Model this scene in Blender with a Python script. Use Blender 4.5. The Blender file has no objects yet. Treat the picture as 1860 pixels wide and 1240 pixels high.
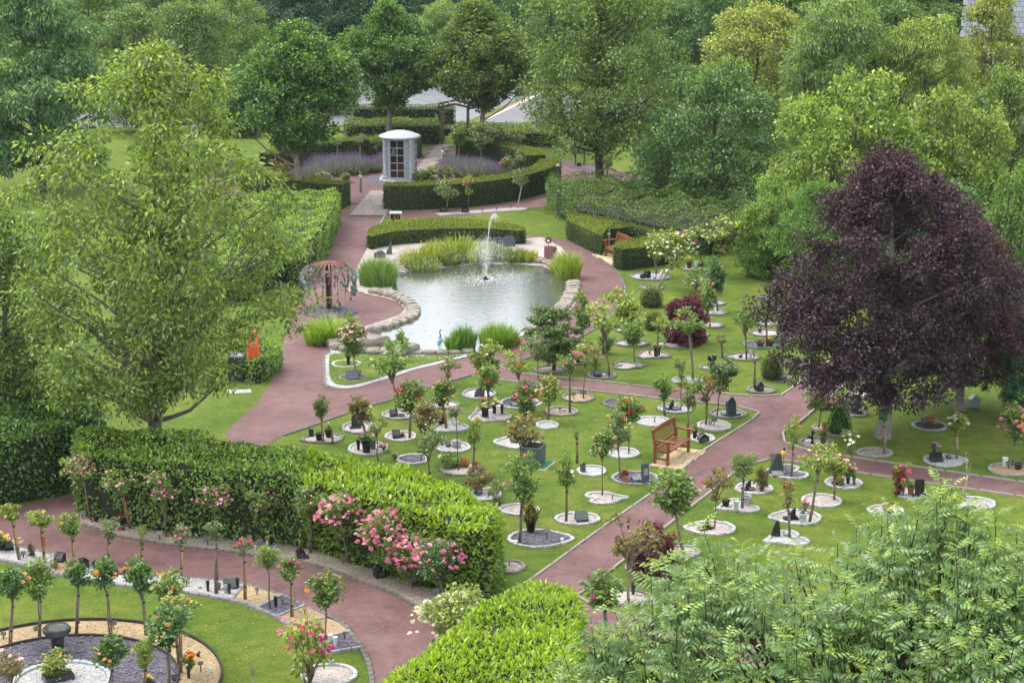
import bpy, math, random
import numpy as np
from mathutils import Vector, Matrix
R = math.radians
# ------------------------------------------------------------------ camera
H = 16.1; TH = R(14.6); FPX = 3617.0
scn = bpy.context.scene
col = scn.collection
cd = bpy.data.cameras.new("camera"); cam = bpy.data.objects.new("camera", cd); col.objects.link(cam)
cd.sensor_width = 36.0; cd.lens = FPX / 1860 * 36.0; cd.clip_end = 2000; cd.clip_start = 0.5
cam.location = (0, 0, H); cam.rotation_euler = (math.pi / 2 - TH, 0, 0)
scn.camera = cam
# ------------------------------------------------------------------ world, sun, exposure
SUN_EL, SUN_AZ = 58, -62          # azimuth measured from +Y (view direction) to the right
w = bpy.data.worlds.new("World"); scn.world = w; w.use_nodes = True
nt = w.node_tree; nt.nodes.clear()
sky = nt.nodes.new("ShaderNodeTexSky"); sky.sky_type = 'NISHITA'; sky.sun_disc = False
sky.sun_elevation = R(SUN_EL); sky.sun_rotation = R(SUN_AZ)
sky.air_density = 1.0; sky.dust_density = 6.0; sky.ozone_density = 1.0; sky.altitude = 100
bg = nt.nodes.new("ShaderNodeBackground"); bg.inputs[1].default_value = 0.15
hs = nt.nodes.new("ShaderNodeHueSaturation"); hs.inputs['Saturation'].default_value = 0.55
out = nt.nodes.new("ShaderNodeOutputWorld")
oc = nt.nodes.new("ShaderNodeMix"); oc.data_type = 'RGBA'; oc.inputs[0].default_value = 0.65; oc.inputs[7].default_value = (7.55, 7.8, 8.2, 1)   # even cloud cover over the clear sky
nt.links.new(sky.outputs[0], hs.inputs['Color']); nt.links.new(hs.outputs[0], oc.inputs[6]); nt.links.new(oc.outputs[2], bg.inputs[0]); nt.links.new(bg.outputs[0], out.inputs[0])
sl = bpy.data.lights.new("sun", 'SUN'); sl.energy = 1.0; sl.angle = R(22); sl.color = (1.0, 0.95, 0.86)
so = bpy.data.objects.new("sun", sl); col.objects.link(so)
_d = Vector((math.sin(R(SUN_AZ)) * math.cos(R(SUN_EL)), math.cos(R(SUN_AZ)) * math.cos(R(SUN_EL)), math.sin(R(SUN_EL))))
so.rotation_euler = _d.to_track_quat('Z', 'Y').to_euler(); so.location = (0, 50, 40)
scn.view_settings.view_transform = 'Standard'; scn.view_settings.look = 'None'
scn.view_settings.exposure = 1.1; scn.view_settings.gamma = 1.0; scn.view_settings.use_curve_mapping = False
scn.cycles.max_bounces = 6; scn.cycles.transparent_max_bounces = 8
scn.cycles.diffuse_bounces = 3; scn.cycles.glossy_bounces = 2; scn.cycles.transmission_bounces = 4; scn.cycles.volume_bounces = 0
# ------------------------------------------------------------------ picture <-> ground (all things stand at their real ground points)
CT, ST = math.cos(TH), math.sin(TH)
def ray(px, py):
    a = (px - 930) / FPX; b = -(py - 620) / FPX
    return np.array([a, CT + b * ST, -ST + b * CT])
def G(px, py, z=0.0):
    r = ray(px, py); t = (z - H) / r[2]
    return (r[0] * t, r[1] * t)
def G3(px, py, z=0.0):
    x, y = G(px, py, z); return (x, y, z)
def at(px, py, Y):                 # point seen at px,py that stands at distance Y -> x, z
    r = ray(px, py); t = Y / r[1]
    return r[0] * t, H + r[2] * t
def pxm(Y, z=0.0):                 # reference pixels per metre
    return FPX / (Y * CT + (H - z) * ST)
rnd = random.Random(7)
# ------------------------------------------------------------------ mesh helpers
def mesh_from(name, V, F, smooth=False, attr=None, uv=None):
    """V (n,3) array, F list/array of equal-size faces or mixed list."""
    me = bpy.data.meshes.new(name)
    V = np.asarray(V, dtype=np.float32)
    if isinstance(F, np.ndarray):
        n, k = F.shape
        me.vertices.add(len(V)); me.vertices.foreach_set("co", V.ravel())
        me.loops.add(n * k); me.loops.foreach_set("vertex_index", F.astype(np.int32).ravel())
        me.polygons.add(n)
        me.polygons.foreach_set("loop_start", np.arange(0, n * k, k, dtype=np.int32))
        try: me.polygons.foreach_set("loop_total", np.full(n, k, dtype=np.int32))
        except Exception: pass
        me.update(calc_edges=True)
    else:
        me.from_pydata([tuple(map(float, v)) for v in V], [], F); me.update()
    if attr is not None:
        a = me.attributes.new("tint", 'FLOAT', 'FACE'); a.data.foreach_set("value", np.asarray(attr, dtype=np.float32))
    if smooth:
        me.polygons.foreach_set("use_smooth", np.ones(len(me.polygons), dtype=bool))
    return me
class MB:
    """collects simple solids into one mesh"""
    def __init__(s): s.V = []; s.F = []
    def add(s, V, F):
        o = len(s.V); s.V += [tuple(v) for v in V]; s.F += [tuple(i + o for i in f) for f in F]; return s
    def box(s, x0, x1, y0, y1, z0, z1, top=1.0, M=None):
        cx, cy = (x0 + x1) / 2, (y0 + y1) / 2
        V = [(x0, y0, z0), (x1, y0, z0), (x1, y1, z0), (x0, y1, z0)]
        V += [(cx + (x - cx) * top, cy + (y - cy) * top, z1) for x, y, _ in V]
        if M is not None: V = [tuple(M @ Vector(v)) for v in V]
        return s.add(V, [(3, 2, 1, 0), (4, 5, 6, 7), (0, 1, 5, 4), (1, 2, 6, 5), (2, 3, 7, 6), (3, 0, 4, 7)])
    def tube(s, pts, rad, n=6, cap=True):
        pts = [Vector(p) for p in pts]
        if not isinstance(rad, (list, tuple, np.ndarray)): rad = [rad] * len(pts)
        o = len(s.V); prev = None
        for i, p in enumerate(pts):
            d = (pts[min(i + 1, len(pts) - 1)] - pts[max(i - 1, 0)])
            if d.length < 1e-9: d = Vector((0, 0, 1))
            d.normalize()
            if prev is None:
                a = d.orthogonal().normalized()
            else:
                a = (prev - d * prev.dot(d))
                a = a.normalized() if a.length > 1e-6 else d.orthogonal().normalized()
            prev = a; b = d.cross(a)
            for k in range(n):
                t = 2 * math.pi * k / n
                s.V.append(tuple(p + (a * math.cos(t) + b * math.sin(t)) * rad[i]))
        for i in range(len(pts) - 1):
            for k in range(n):
                k2 = (k + 1) % n
                s.F.append((o + i * n + k, o + i * n + k2, o + (i + 1) * n + k2, o + (i + 1) * n + k))
        if cap:
            s.F.append(tuple(o + k for k in reversed(range(n))))
            s.F.append(tuple(o + (len(pts) - 1) * n + k for k in range(n)))
        return s
    def lathe(s, prof, n=16, cx=0, cy=0):
        o = len(s.V)
        for r, z in prof:
            for k in range(n):
                t = 2 * math.pi * k / n; s.V.append((cx + r * math.cos(t), cy + r * math.sin(t), z))
        for i in range(len(prof) - 1):
            for k in range(n):
                k2 = (k + 1) % n
                s.F.append((o + i * n + k, o + i * n + k2, o + (i + 1) * n + k2, o + (i + 1) * n + k))
        s.F.append(tuple(o + k for k in reversed(range(n)))); s.F.append(tuple(o + (len(prof) - 1) * n + k for k in range(n)))
        return s
    def prism(s, prof, d0, d1, axis='y'):
        """extrude a profile (u,z) along y (or x)"""
        n = len(prof)
        if axis == 'y': V = [(u, d0, z) for u, z in prof] + [(u, d1, z) for u, z in prof]
        else: V = [(d0, u, z) for u, z in prof] + [(d1, u, z) for u, z in prof]
        F = [tuple(range(n)), tuple(reversed(range(n, 2 * n)))] + [(i + n, (i + 1) % n + n, (i + 1) % n, i) for i in range(n)]
        return s.add(V, F)
    def mesh(s, name, smooth=False):
        me = mesh_from(name, s.V, s.F, smooth)
        return me
def obj(name, me, mat, parent=None, loc=(0, 0, 0), color=None, rot=None, scale=None, kind=None, label=None):
    o = bpy.data.objects.new(name, me); col.objects.link(o)
    if mat is not None and len(me.materials) == 0: me.materials.append(mat)
    elif mat is not None and me.materials[0] != mat:
        o.material_slots[0].link = 'OBJECT'; o.material_slots[0].material = mat
    o.location = loc
    if rot is not None: o.rotation_euler = rot if isinstance(rot, (tuple, list)) else (0, 0, rot)
    if scale is not None: o.scale = scale if isinstance(scale, (tuple, list)) else (scale,) * 3
    if parent is not None: o.parent = parent
    if color is not None: o.color = (*color[:3], 1)
    if kind: o['kind'] = kind
    if label: o['label'] = label
    return o
def tag(o, label, cat, group=None):
    o['label'] = label; o['category'] = cat
    if group: o['group'] = group
    return o
def thing(name, label, cat, loc, rz=0.0, group=None, scale=None):
    o = bpy.data.objects.new(name, None); col.objects.link(o); o.empty_display_size = 0.3
    o.location = loc if len(loc) == 3 else (loc[0], loc[1], 0); o.rotation_euler = (0, 0, rz)
    if scale is not None: o.scale = scale if isinstance(scale, (tuple, list)) else (scale,) * 3
    return tag(o, label, cat, group)
# ------------------------------------------------------------------ materials
def newmat(name):
    m = bpy.data.materials.new(name); m.use_nodes = True; m.node_tree.nodes.clear()
    o = m.node_tree.nodes.new("ShaderNodeOutputMaterial"); return m, m.node_tree, o
def N(nt, t, **kw):
    n = nt.nodes.new(t)
    for k, v in kw.items(): setattr(n, k, v)
    return n
def mixc(nt, fac, a, b, bt='MIX'):
    m = N(nt, "ShaderNodeMix", data_type='RGBA', blend_type=bt)
    for s, v in ((0, fac), (6, a), (7, b)):
        if hasattr(v, 'links'): nt.links.new(v, m.inputs[s])
        elif v is not None: m.inputs[s].default_value = (*v, 1) if isinstance(v, tuple) and len(v) == 3 else v
    return m.outputs[2]
def noise(nt, scale, detail=4, vec=None, rough=0.6):
    n = N(nt, "ShaderNodeTexNoise"); n.inputs['Scale'].default_value = scale; n.inputs['Detail'].default_value = detail
    n.inputs['Roughness'].default_value = rough
    if vec is not None: nt.links.new(vec, n.inputs['Vector'])
    return n.outputs[0]
def ramp(nt, fac, stops):
    r = N(nt, "ShaderNodeValToRGB"); e = r.color_ramp.elements
    while len(e) < len(stops): e.new(0.5)
    for i, (p, c) in enumerate(stops):
        e[i].position = p; e[i].color = (*c, 1) if len(c) == 3 else c
    nt.links.new(fac, r.inputs[0]); return r.outputs[0]
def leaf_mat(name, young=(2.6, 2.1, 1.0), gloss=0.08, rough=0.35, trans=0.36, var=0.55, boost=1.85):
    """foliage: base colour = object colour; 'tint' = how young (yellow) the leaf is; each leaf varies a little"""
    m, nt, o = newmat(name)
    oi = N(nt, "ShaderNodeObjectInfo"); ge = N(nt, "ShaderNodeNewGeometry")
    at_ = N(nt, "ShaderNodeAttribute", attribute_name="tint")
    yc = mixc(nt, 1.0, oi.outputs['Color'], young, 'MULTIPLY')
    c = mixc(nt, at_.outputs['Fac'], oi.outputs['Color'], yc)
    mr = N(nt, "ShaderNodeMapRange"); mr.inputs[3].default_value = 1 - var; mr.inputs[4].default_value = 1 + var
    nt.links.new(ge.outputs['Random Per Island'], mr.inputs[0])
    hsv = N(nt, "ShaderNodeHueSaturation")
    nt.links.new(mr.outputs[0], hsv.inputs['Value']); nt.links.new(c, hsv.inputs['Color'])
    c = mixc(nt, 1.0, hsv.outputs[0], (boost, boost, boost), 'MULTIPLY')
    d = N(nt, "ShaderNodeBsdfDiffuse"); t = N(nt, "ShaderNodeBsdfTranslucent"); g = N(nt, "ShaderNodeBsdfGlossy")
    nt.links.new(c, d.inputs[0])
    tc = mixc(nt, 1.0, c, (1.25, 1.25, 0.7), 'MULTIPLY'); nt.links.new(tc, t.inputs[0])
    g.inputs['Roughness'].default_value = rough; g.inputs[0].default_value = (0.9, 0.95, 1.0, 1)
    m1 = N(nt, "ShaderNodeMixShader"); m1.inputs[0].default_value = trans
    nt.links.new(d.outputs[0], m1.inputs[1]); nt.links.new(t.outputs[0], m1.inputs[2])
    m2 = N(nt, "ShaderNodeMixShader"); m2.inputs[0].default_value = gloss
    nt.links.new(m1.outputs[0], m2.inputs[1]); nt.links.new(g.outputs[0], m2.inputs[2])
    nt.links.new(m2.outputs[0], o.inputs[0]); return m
def pmat(name, color=None, rough=0.6, metal=0.0, nscale=8, namp=0.25, bump=0.0, bscale=40, spec=0.5, usecol=False, dirt=None, island=0.0):
    """solid surface with mottled colour; usecol -> colour comes from the object"""
    m, nt, o = newmat(name)
    p = N(nt, "ShaderNodeBsdfPrincipled"); nt.links.new(p.outputs[0], o.inputs[0])
    tc = N(nt, "ShaderNodeTexCoord"); vec = tc.outputs['Object']
    if usecol:
        base = N(nt, "ShaderNodeObjectInfo").outputs['Color']
    else:
        r = N(nt, "ShaderNodeRGB"); r.outputs[0].default_value = (*color, 1); base = r.outputs[0]
    n = noise(nt, nscale, 5, vec)
    mr = N(nt, "ShaderNodeMapRange"); mr.inputs[1].default_value = 0.3; mr.inputs[2].default_value = 0.7
    mr.inputs[3].default_value = 1 - namp; mr.inputs[4].default_value = 1 + namp; nt.links.new(n, mr.inputs[0])
    hsv = N(nt, "ShaderNodeHueSaturation"); nt.links.new(mr.outputs[0], hsv.inputs['Value']); nt.links.new(base, hsv.inputs['Color'])
    c = hsv.outputs[0]
    if island:
        ge = N(nt, "ShaderNodeNewGeometry"); h2 = N(nt, "ShaderNodeHueSaturation")
        m3 = N(nt, "ShaderNodeMapRange"); m3.inputs[3].default_value = 1 - island; m3.inputs[4].default_value = 1 + island
        nt.links.new(ge.outputs['Random Per Island'], m3.inputs[0]); nt.links.new(m3.outputs[0], h2.inputs['Value']); nt.links.new(c, h2.inputs['Color']); c = h2.outputs[0]
    if dirt is not None:
        dn = noise(nt, nscale * 0.4, 3, vec); f = ramp(nt, dn, [(0.45, (0, 0, 0)), (0.65, (1, 1, 1))])
        c = mixc(nt, f, c, dirt)
    nt.links.new(c, p.inputs['Base Color'])
    p.inputs['Roughness'].default_value = rough; p.inputs['Metallic'].default_value = metal; p.inputs['Specular IOR Level'].default_value = spec
    if bump:
        b = N(nt, "ShaderNodeBump"); b.inputs['Strength'].default_value = bump; b.inputs['Distance'].default_value = 0.02
        nt.links.new(noise(nt, bscale, 5, vec), b.inputs['Height']); nt.links.new(b.outputs[0], p.inputs['Normal'])
    return m
M = {}
M['leaf'] = leaf_mat("leaf", gloss=0.045)
M['leaf_gloss'] = leaf_mat("leaf_gloss", young=(3.1, 2.2, 0.8), gloss=0.045, rough=0.35, trans=0.36, var=0.35, boost=1.9)
M['leaf_ash'] = leaf_mat("leaf_ash", young=(2.8, 1.9, 0.8), gloss=0.045, rough=0.36, trans=0.38, var=0.35, boost=1.9)
M['leaf_purple'] = leaf_mat("leaf_purple", young=(4.2, 1.7, 1.4), gloss=0.03, rough=0.4, trans=0.25, var=0.55, boost=1.7)
M['leaf_yew'] = leaf_mat("leaf_yew", young=(4.4, 2.9, 1.0), gloss=0.02, rough=0.5, trans=0.3, var=0.45, boost=1.6)
M['petal'] = leaf_mat("petal", young=(1.2, 1.2, 1.2), gloss=0.03, rough=0.5, trans=0.35, var=0.15, boost=1.0)
M['bark'] = pmat("bark", (0.12, 0.10, 0.08), 0.9, nscale=14, namp=0.5, bump=0.8, bscale=30, usecol=False)
M['bark_col'] = pmat("bark_tinted", None, 0.9, nscale=10, namp=0.45, bump=0.6, bscale=30, usecol=True)
M['core'] = pmat("hedge_inside", (0.015, 0.022, 0.008), 1.0, nscale=6, namp=0.4)
M['stone'] = pmat("stone", None, 0.8, nscale=9, namp=0.25, bump=0.5, bscale=25, usecol=True, island=0.12)
M['rockface'] = pmat('weathered_rock', None, 0.9, nscale=7, namp=0.3, bump=1.0, bscale=14, usecol=True, island=0.12, dirt=(0.12, 0.11, 0.08))
M['polished'] = pmat("polished_granite", None, 0.16, nscale=60, namp=0.3, usecol=True)
M['satin'] = pmat("satin_finish", None, 0.42, nscale=20, namp=0.15, usecol=True)
M['matte'] = pmat("matte_finish", None, 0.8, nscale=20, namp=0.2, usecol=True)
M['chips'] = pmat("stone_chips", None, 0.75, nscale=30, namp=0.15, usecol=True, island=0.55)
M['soil'] = pmat("soil", (0.03, 0.022, 0.016), 1.0, nscale=30, namp=0.5, bump=0.8, bscale=60)
M['metal'] = pmat("painted_metal", None, 0.35, nscale=15, namp=0.15, usecol=True, spec=0.6)
M['rust'] = pmat("rusty_steel", (0.16, 0.065, 0.035), 0.75, nscale=12, namp=0.5, bump=0.3, bscale=60, dirt=(0.07, 0.03, 0.02))
M['wood'] = pmat("bench_wood", (0.21, 0.072, 0.03), 0.36, nscale=18, namp=0.3, bump=0.1, bscale=50)
M['stake'] = pmat("stake_wood", None, 0.85, nscale=25, namp=0.3, bump=0.4, bscale=60, usecol=True)
# grass
m, nt, o = newmat("lawn"); M['lawn'] = m
p = N(nt, "ShaderNodeBsdfPrincipled"); nt.links.new(p.outputs[0], o.inputs[0])
vec = N(nt, "ShaderNodeNewGeometry").outputs['Position']
c1 = ramp(nt, noise(nt, 0.35, 5, vec), [(0.3, (0.075, 0.135, 0.014)), (0.5, (0.11, 0.165, 0.020)), (0.72, (0.165, 0.20, 0.030))])
c2 = ramp(nt, noise(nt, 2.6, 4, vec), [(0.32, (0.68, 0.80, 0.62)), (0.5, (1, 1, 1)), (0.7, (1.32, 1.14, 1.15))])
c = mixc(nt, 1.0, c1, c2, 'MULTIPLY')
c3 = ramp(nt, noise(nt, 16, 4, vec, .7), [(0.28, (0.42, 0.50, 0.36)), (0.5, (1, 1, 1)), (0.72, (1.55, 1.42, 1.6))])
c = mixc(nt, 0.9, c, c3, 'MULTIPLY'); nt.links.new(c, p.inputs['Base Color'])
p.inputs['Roughness'].default_value = 0.9; p.inputs['Specular IOR Level'].default_value = 0.2
b = N(nt, "ShaderNodeBump"); b.inputs['Strength'].default_value = 0.9; b.inputs['Distance'].default_value = 0.05
nt.links.new(noise(nt, 22, 6, vec, .75), b.inputs['Height']); nt.links.new(b.outputs[0], p.inputs['Normal'])
# red tarmac
m, nt, o = newmat("red_tarmac"); M['path'] = m
p = N(nt, "ShaderNodeBsdfPrincipled"); nt.links.new(p.outputs[0], o.inputs[0])
vec = N(nt, "ShaderNodeNewGeometry").outputs['Position']
c1 = ramp(nt, noise(nt, 0.5, 5, vec), [(0.3, (0.120, 0.060, 0.059)), (0.5, (0.155, 0.081, 0.079)), (0.7, (0.198, 0.114, 0.110))])
c2 = ramp(nt, noise(nt, 45, 3, vec, .8), [(0.3, (0.7, 0.7, 0.7)), (0.5, (1, 1, 1)), (0.7, (1.3, 1.3, 1.32))])
c = mixc(nt, 0.8, c1, c2, 'MULTIPLY')
c4 = ramp(nt, noise(nt, 3.2, 5, vec, .7), [(0.4, (0.86, 0.86, 0.86)), (0.6, (1.08, 1.08, 1.08))])
c = mixc(nt, 1.0, c, c4, 'MULTIPLY')
st = ramp(nt, noise(nt, 1.3, 6, vec, .75), [(0.52, (0, 0, 0)), (0.62, (1, 1, 1))]); c = mixc(nt, st, c, mixc(nt, 1.0, c, (0.80, 0.84, 0.86), 'MULTIPLY'))
sp = ramp(nt, noise(nt, 11, 2, vec, .5), [(0.66, (0, 0, 0)), (0.72, (.55, .55, .55))]); c = mixc(nt, sp, c, (0.26, 0.19, 0.18)); nt.links.new(c, p.inputs['Base Color'])
p.inputs['Roughness'].default_value = 0.75; p.inputs['Specular IOR Level'].default_value = 0.35
b = N(nt, "ShaderNodeBump"); b.inputs['Strength'].default_value = 0.5; b.inputs['Distance'].default_value = 0.01
nt.links.new(noise(nt, 90, 3, vec, .8), b.inputs['Height']); nt.links.new(b.outputs[0], p.inputs['Normal'])
def groundmat(name, a, b_, rough=0.85, sc=30):
    m, nt, o = newmat(name)
    p = N(nt, "ShaderNodeBsdfPrincipled"); nt.links.new(p.outputs[0], o.inputs[0])
    vec = N(nt, "ShaderNodeNewGeometry").outputs['Position']
    vo = N(nt, "ShaderNodeTexVoronoi"); vo.inputs['Scale'].default_value = sc; nt.links.new(vec, vo.inputs['Vector'])
    sep = N(nt, "ShaderNodeSeparateColor"); nt.links.new(vo.outputs['Color'], sep.inputs[0])
    c = mixc(nt, sep.outputs[0], a, b_)
    f = ramp(nt, noise(nt, 1.1, 3, vec), [(0.35, (0.85, 0.85, 0.85)), (0.65, (1.1, 1.1, 1.1))])
    c = mixc(nt, 1.0, c, f, 'MULTIPLY'); nt.links.new(c, p.inputs['Base Color'])
    p.inputs['Roughness'].default_value = rough
    b = N(nt, "ShaderNodeBump"); b.inputs['Strength'].default_value = 0.8; b.inputs['Distance'].default_value = 0.02
    nt.links.new(vo.outputs['Distance'], b.inputs['Height']); nt.links.new(b.outputs[0], p.inputs['Normal'])
    return m
M['gr_white'] = groundmat("white_gravel", (0.27, 0.26, 0.26), (0.50, 0.49, 0.48))
M['gr_pink'] = groundmat("pink_gravel", (0.29, 0.25, 0.225), (0.52, 0.46, 0.42))
M['gr_gold'] = groundmat("gold_gravel", (0.27, 0.19, 0.10), (0.48, 0.36, 0.20))
M['gr_slate'] = groundmat("slate_chips", (0.045, 0.04, 0.055), (0.15, 0.135, 0.17), sc=18)
M['gr_buff'] = groundmat("buff_gravel", (0.17, 0.145, 0.115), (0.35, 0.30, 0.24))
M['gr_soil'] = groundmat("dark_soil", (0.02, 0.016, 0.014), (0.05, 0.04, 0.035))
M['asphalt'] = groundmat("car_park_asphalt", (0.15, 0.16, 0.18), (0.20, 0.21, 0.23), rough=0.5, sc=8)
M['asphalt2'] = groundmat("light_asphalt", (0.14, 0.14, 0.145), (0.17, 0.17, 0.175), rough=0.6, sc=9)
# water
m, nt, o = newmat("pond_water"); M['water'] = m
p = N(nt, "ShaderNodeBsdfPrincipled"); nt.links.new(p.outputs[0], o.inputs[0])
p.inputs['Base Color'].default_value = (0.06, 0.07, 0.06, 1); p.inputs['Roughness'].default_value = 0.04; p.inputs['IOR'].default_value = 2.7
p.inputs['Specular IOR Level'].default_value = 1.0
vec = N(nt, "ShaderNodeNewGeometry").outputs['Position']
mp = N(nt, "ShaderNodeMapping"); mp.inputs['Scale'].default_value = (0.8, 1.6, 1); nt.links.new(vec, mp.inputs['Vector'])
b = N(nt, "ShaderNodeBump"); b.inputs['Strength'].default_value = 0.13; b.inputs['Distance'].default_value = 0.05
nt.links.new(noise(nt, 4.5, 4, mp.outputs[0], .6), b.inputs['Height']); nt.links.new(b.outputs[0], p.inputs['Normal'])
# spray
m, nt, o = newmat("water_spray"); M['spray'] = m
p = N(nt, "ShaderNodeBsdfPrincipled"); p.inputs['Base Color'].default_value = (0.9, 0.93, 0.95, 1); p.inputs['Roughness'].default_value = 0.15
tr = N(nt, "ShaderNodeBsdfTransparent"); mx = N(nt, "ShaderNodeMixShader"); mx.inputs[0].default_value = 0.42
nt.links.new(tr.outputs[0], mx.inputs[1]); nt.links.new(p.outputs[0], mx.inputs[2]); nt.links.new(mx.outputs[0], o.inputs[0])
# ------------------------------------------------------------------ leaf clouds
def leaves(P, D, U, L, W, fold=0.12):
    """diamond leaves: P base points, D long axis, U face normal hint; 4 verts, 2 faces each"""
    n = len(P); D = D / np.maximum(np.linalg.norm(D, axis=1, keepdims=True), 1e-6)
    S = np.cross(D, U); S /= np.maximum(np.linalg.norm(S, axis=1, keepdims=True), 1e-6)
    Nn = np.cross(S, D)
    L = np.broadcast_to(np.asarray(L, dtype=float).reshape(-1, 1), (n, 1)); W = np.broadcast_to(np.asarray(W, dtype=float).reshape(-1, 1), (n, 1))
    a = P; b = P + D * L * 0.45 + S * W * 0.5 + Nn * W * fold; c = P + D * L - Nn * L * 0.12; d = P + D * L * 0.45 - S * W * 0.5 + Nn * W * fold
    V = np.stack([a, b, c, d], axis=1).reshape(-1, 3)
    i = np.arange(n)[:, None] * 4
    F = np.concatenate([i + np.array([0, 1, 2]), i + np.array([0, 2, 3])], axis=1).reshape(-1, 3)
    return V, F
def unit(rng, n):
    v = rng.normal(size=(n, 3)); return v / np.linalg.norm(v, axis=1, keepdims=True)
def interp(prof, h):
    hs_, rs = zip(*prof); return np.interp(h, hs_, rs)
def crown(seed, prof, lobes=40, lobe_r=0.9, clumps=8, clump_r=0.35, per=40, ll=0.13, lw=0.06, droop=0.3, up=0.6, young=0.25, inner=0.35, squash=0.7, noisy=0.18, tips=0.0):
    """returns V,F,tint and the lobe centres. prof = [(height, radius)...]"""
    rng = np.random.default_rng(seed)
    h0, h1 = prof[0][0], prof[-1][0]
    ph = rng.uniform(0, 6.28, 6)
    def env(a, h):
        t = (h - h0) / (h1 - h0)
        return interp(prof, h) * (1 + noisy * (np.sin(2 * a + ph[0] + 3 * t) * .5 + np.sin(3 * a + ph[1] - 5 * t) * .4 + np.sin(5 * a + ph[2] + 7 * t) * .35 + np.sin(9 * t + ph[3] + a) * .4))
    # choose lobe centres
    hh = []; 
    while len(hh) < lobes:
        h = rng.uniform(h0, h1); r = interp(prof, h)
        if rng.uniform() < (r / max(q[1] for q in prof)) * 0.9 + 0.1: hh.append(h)
    hh = np.array(hh); aa = (np.arange(lobes) * 2.39996 + rng.uniform(0, .6, lobes))
    fr = rng.uniform(0, 1, lobes); fr = np.where(rng.uniform(0, 1, lobes) < inner, fr * 0.7, 0.75 + 0.27 * fr)
    rr = np.maximum(env(aa, hh) - lobe_r * 0.75, 0.05) * fr
    LC = np.stack([rr * np.cos(aa), rr * np.sin(aa), hh], axis=1)
    LR = lobe_r * rng.uniform(0.65, 1.2, lobes)
    # clumps on lobes
    k = clumps; C = np.repeat(LC, k, axis=0); R_ = np.repeat(LR, k)
    u = unit(rng, lobes * k); u[:, 2] = np.abs(u[:, 2]) * 0.9 + u[:, 2] * 0.1 + 0.0
    u[::3, 2] *= -0.6
    q = R_[:, None] * rng.uniform(0.55, 1.0, (lobes * k, 1))
    CC = C + u * q * np.array([1, 1, squash])
    # leaves in clumps
    n = len(CC) * per
    P0 = np.repeat(CC, per, axis=0); v = unit(rng, n) * (rng.uniform(0, 1, (n, 1)) ** 0.45) * clump_r * np.array([1, 1, 0.75])
    P = P0 + v
    outw = v / clump_r + 0.5 * np.repeat(u, per, axis=0)
    D = outw + rng.normal(size=(n, 3)) * 0.5; D[:, 2] -= droop
    U = rng.normal(size=(n, 3)) * 0.55; U[:, 2] += up; U += outw * 0.35
    sz = rng.uniform(0.7, 1.25, n)
    V, F = leaves(P, D, U, ll * sz, lw * sz)
    rel = (P[:, 2] - h0) / (h1 - h0)
    outer = np.clip(np.repeat(q[:, 0] / R_, per), 0, 1)
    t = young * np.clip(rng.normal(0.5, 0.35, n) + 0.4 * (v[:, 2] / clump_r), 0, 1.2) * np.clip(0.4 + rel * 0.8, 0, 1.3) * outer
    if tips: t += (rng.uniform(0, 1, n) < tips) * 0.5
    return V, F, np.repeat(t, 2), LC
def limbs(mb, rng, height, r0, LC, base_h, n=None, lean=(0, 0), top_frac=0.85, curve=0.35, twig=0.3, nseg=8):
    """trunk + curved limbs to the lobe centres"""
    top = height * top_frac
    def tp(h):
        t = h / height
        return Vector((lean[0] * t + 0.06 * math.sin(h * 1.7), lean[1] * t + 0.06 * math.cos(h * 1.3), h))
    hs_ = [0, 0.15, 0.5] + list(np.linspace(1.0, top, nseg))
    mb.tube([tp(h) for h in hs_], [r0 * 1.35, r0 * 1.1] + [max(r0 * (1 - 0.88 * h / top), 0.015) for h in hs_[2:]], 9)
    for i, c in enumerate(LC):
        if n is not None and i >= n: break
        c = Vector(c); rad = math.hypot(c.x, c.y)
        hb = max(base_h, min(top * 0.95, c.z - rad * rng.uniform(0.35, 0.9) ))
        s = tp(hb); m = (s + c) / 2; m.z -= rad * 0.08 * rng.uniform(-1, 1.5) ; m += Vector(rng.normal(size=3)) * 0.08 * curve * rad
        rb = max(r0 * (1 - 0.88 * hb / top) * 0.45, 0.018)
        e = c
        mb.tube([s, s.lerp(m, .5) + Vector((0, 0, -0.02)), m, m.lerp(e, .55), e], [rb, rb * .8, rb * .62, rb * .4, rb * .2], 5, cap=False)
        for _ in range(2 if twig else 0):
            q = e + Vector(rng.normal(size=3)) * twig; mb.tube([m.lerp(e, rng.uniform(.3, .8)), q], [rb * .3, rb * .12], 4, cap=False)
# ================================================================== the ground, paths
def poly_area(p): return 0.5 * sum(p[i][0] * p[(i + 1) % len(p)][1] - p[(i + 1) % len(p)][0] * p[i][1] for i in range(len(p)))
def smooth_poly(p, it=2, closed=True):
    for _ in range(it):
        q = []
        n = len(p)
        for i in range(n if closed else n - 1):
            a, b = p[i], p[(i + 1) % n]
            q += [(a[0] * .75 + b[0] * .25, a[1] * .75 + b[1] * .25), (a[0] * .25 + b[0] * .75, a[1] * .25 + b[1] * .75)]
        if not closed: q = [p[0]] + q + [p[-1]]
        p = q
    return p
def sheet(name, pts, z, mat, kind='structure', parent=None, label=None):
    if poly_area(pts) < 0: pts = pts[::-1]
    import bmesh
    bm = bmesh.new(); vs = [bm.verts.new((x, y, z)) for x, y in pts]; f = bm.faces.new(vs); f.normal_update()
    bmesh.ops.triangulate(bm, faces=[f]); me = bpy.data.meshes.new(name); bm.to_mesh(me); bm.free()
    return obj(name, me, mat, parent, kind=kind, label=label)
def GP(l, z=0.0): return [G(x, y, z) for x, y in l]
g = MB(); g.add([(-500, -50, 0), (500, -50, 0), (500, 1500, 0), (-500, 1500, 0)], [(0, 1, 2, 3)])
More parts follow.
